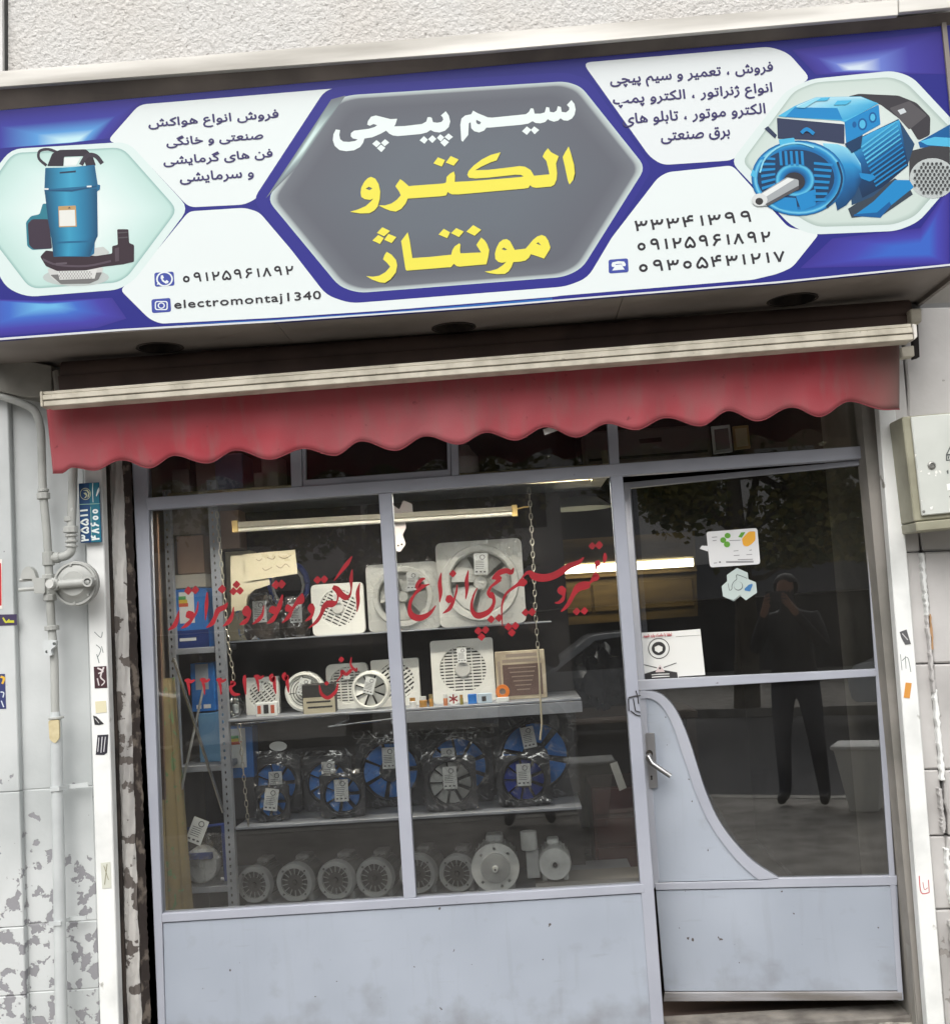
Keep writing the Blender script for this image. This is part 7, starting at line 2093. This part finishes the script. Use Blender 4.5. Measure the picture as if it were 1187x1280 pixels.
# the person taking the photograph, mirrored in the door
def person():
    V, E, RR = [], [], []
    def v(p, r_, par=None):
        V.append(p)
        RR.append(r_)
        if par is not None:
            E.append((par, len(V)-1))
        return len(V)-1
    y = -4.92
    g = ZP
    pel = v((0, y, g+0.98), (0.165, 0.12))
    sp = v((0, y+0.01, g+1.18), (0.155, 0.115), pel)
    ch = v((0, y+0.02, g+1.38), (0.185, 0.13), sp)
    nk0 = v((0, y+0.03, g+1.50), (0.085, 0.075), ch)
    nk = v((0, y+0.05, g+1.55), (0.058, 0.06), nk0)
    hd = v((0, y+0.075, g+1.63), (0.076, 0.092), nk)
    ht = v((0, y+0.07, g+1.72), (0.074, 0.090), hd)
    v((0, y+0.06, g+1.765), (0.045, 0.055), ht)
    nose = v((0, y+0.185, g+1.635), (0.012, 0.014), hd)
    for s in (-1, 1):
        sh_ = v((s*0.19, y+0.02, g+1.44), (0.075, 0.075), ch)
        el = v((s*0.27, y+0.12, g+1.20), (0.052, 0.052), sh_)
        wr = v((s*0.115, y+0.36, g+1.50), (0.034, 0.034), el)
        pm = v((s*0.085, y+0.42, g+1.57), (0.034, 0.022), wr)
        for k, (dz, ln_) in enumerate(((0.035, 0.055), (0.012, 0.062), (-0.012, 0.058), (-0.034, 0.046))):
            f1 = v((s*0.070, y+0.440+0.006*k, g+1.60+dz), (0.0095, 0.0095), pm)
            v((s*(0.070-ln_*0.5), y+0.452+0.004*k, g+1.605+dz), (0.0085, 0.0085), f1)
        v((s*0.055, y+0.41, g+1.545), (0.011, 0.011), pm)
        hp = v((s*0.10, y, g+0.90), (0.105, 0.11), pel)
        kn = v((s*0.13, y+0.02, g+0.50), (0.065, 0.07), hp)
        an = v((s*0.15, y-0.02, g+0.09), (0.045, 0.05), kn)
        v((s*0.165, y+0.13, g+0.045), (0.045, 0.036), an)
    me = bpy.data.meshes.new('person')
    me.from_pydata(V, E, [])
    o = bpy.data.objects.new('person', me)
    COL.objects.link(o)
    sk = o.modifiers.new('skin', 'SKIN')
    sk.use_smooth_shade = True
    for i, d in enumerate(me.skin_vertices[0].data if me.skin_vertices else []):
        pass
    if not me.skin_vertices:
        bm = bmesh.new()
        bm.from_mesh(me)
        bm.verts.layers.skin.verify()
        bm.to_mesh(me)
        bm.free()
    for i, d in enumerate(me.skin_vertices[0].data):
        d.radius = RR[i]
        d.use_root = (i == 0)
    ss = o.modifiers.new('sub', 'SUBSURF')
    ss.levels = 2
    ss.render_levels = 2
    dg = bpy.context.evaluated_depsgraph_get()
    dg.update()
    res = bpy.data.meshes.new_from_object(o.evaluated_get(dg))
    bpy.data.objects.remove(o)
    off = Vector((0, y, g))
    for q in res.vertices:
        q.co -= off
    res.materials.clear()
    for mm in (mat('dark_jacket', rgb(34, 34, 38), 0.8), mat('dark_jeans', rgb(36, 40, 54), 0.85), mat('skin', rgb(150, 112, 92), 0.55), mat('black_shoes', rgb(24, 22, 22), 0.5)):
        res.materials.append(mm)
    for p in res.polygons:
        c = p.center
        if c.z > 1.53 and abs(c.x) < 0.13 and (c.y < 0.3):
            p.material_index = 2 if c.z > 1.655 else 0
        elif c.y > 0.37:
            p.material_index = 2
        elif c.z < 0.10:
            p.material_index = 3
        elif c.z < 0.93:
            p.material_index = 1
        else:
            p.material_index = 0
        p.use_smooth = True
    res.name = 'person'
    ob = bpy.data.objects.new('person', res)
    COL.objects.link(ob)
    ob.location = off
    tag(ob, 'person in dark jacket and jeans holding up a phone, mirrored in the door', 'person')
    hair = MB().lathe([(0.001, 0.135), (0.05, 0.125), (0.085, 0.085), (0.096, 0.03), (0.09, -0.02), (0.08, -0.03)], (0, 0.05, 1.66), 'z', 20, PI*0.95, PI*2.05)
    hair.lathe([(0.001, 0.135), (0.05, 0.125), (0.085, 0.085), (0.092, 0.06)], (0, 0.05, 1.66), 'z', 20, -0.2, PI*1.05)
    hair.build('hair', mat('dark_hair', rgb(28, 24, 22), 0.6), ob, smooth=True, world=False)
    return ob
person()
ph_ = thing('phone', 'black phone held upright by the person taking the picture', 'phone', (0, -4.475, 1.42))
MB().box(-0.075, 0.075, -4.479, -4.471, 1.44, 1.52).build('case', M_BLK, ph_, bev=0.003)
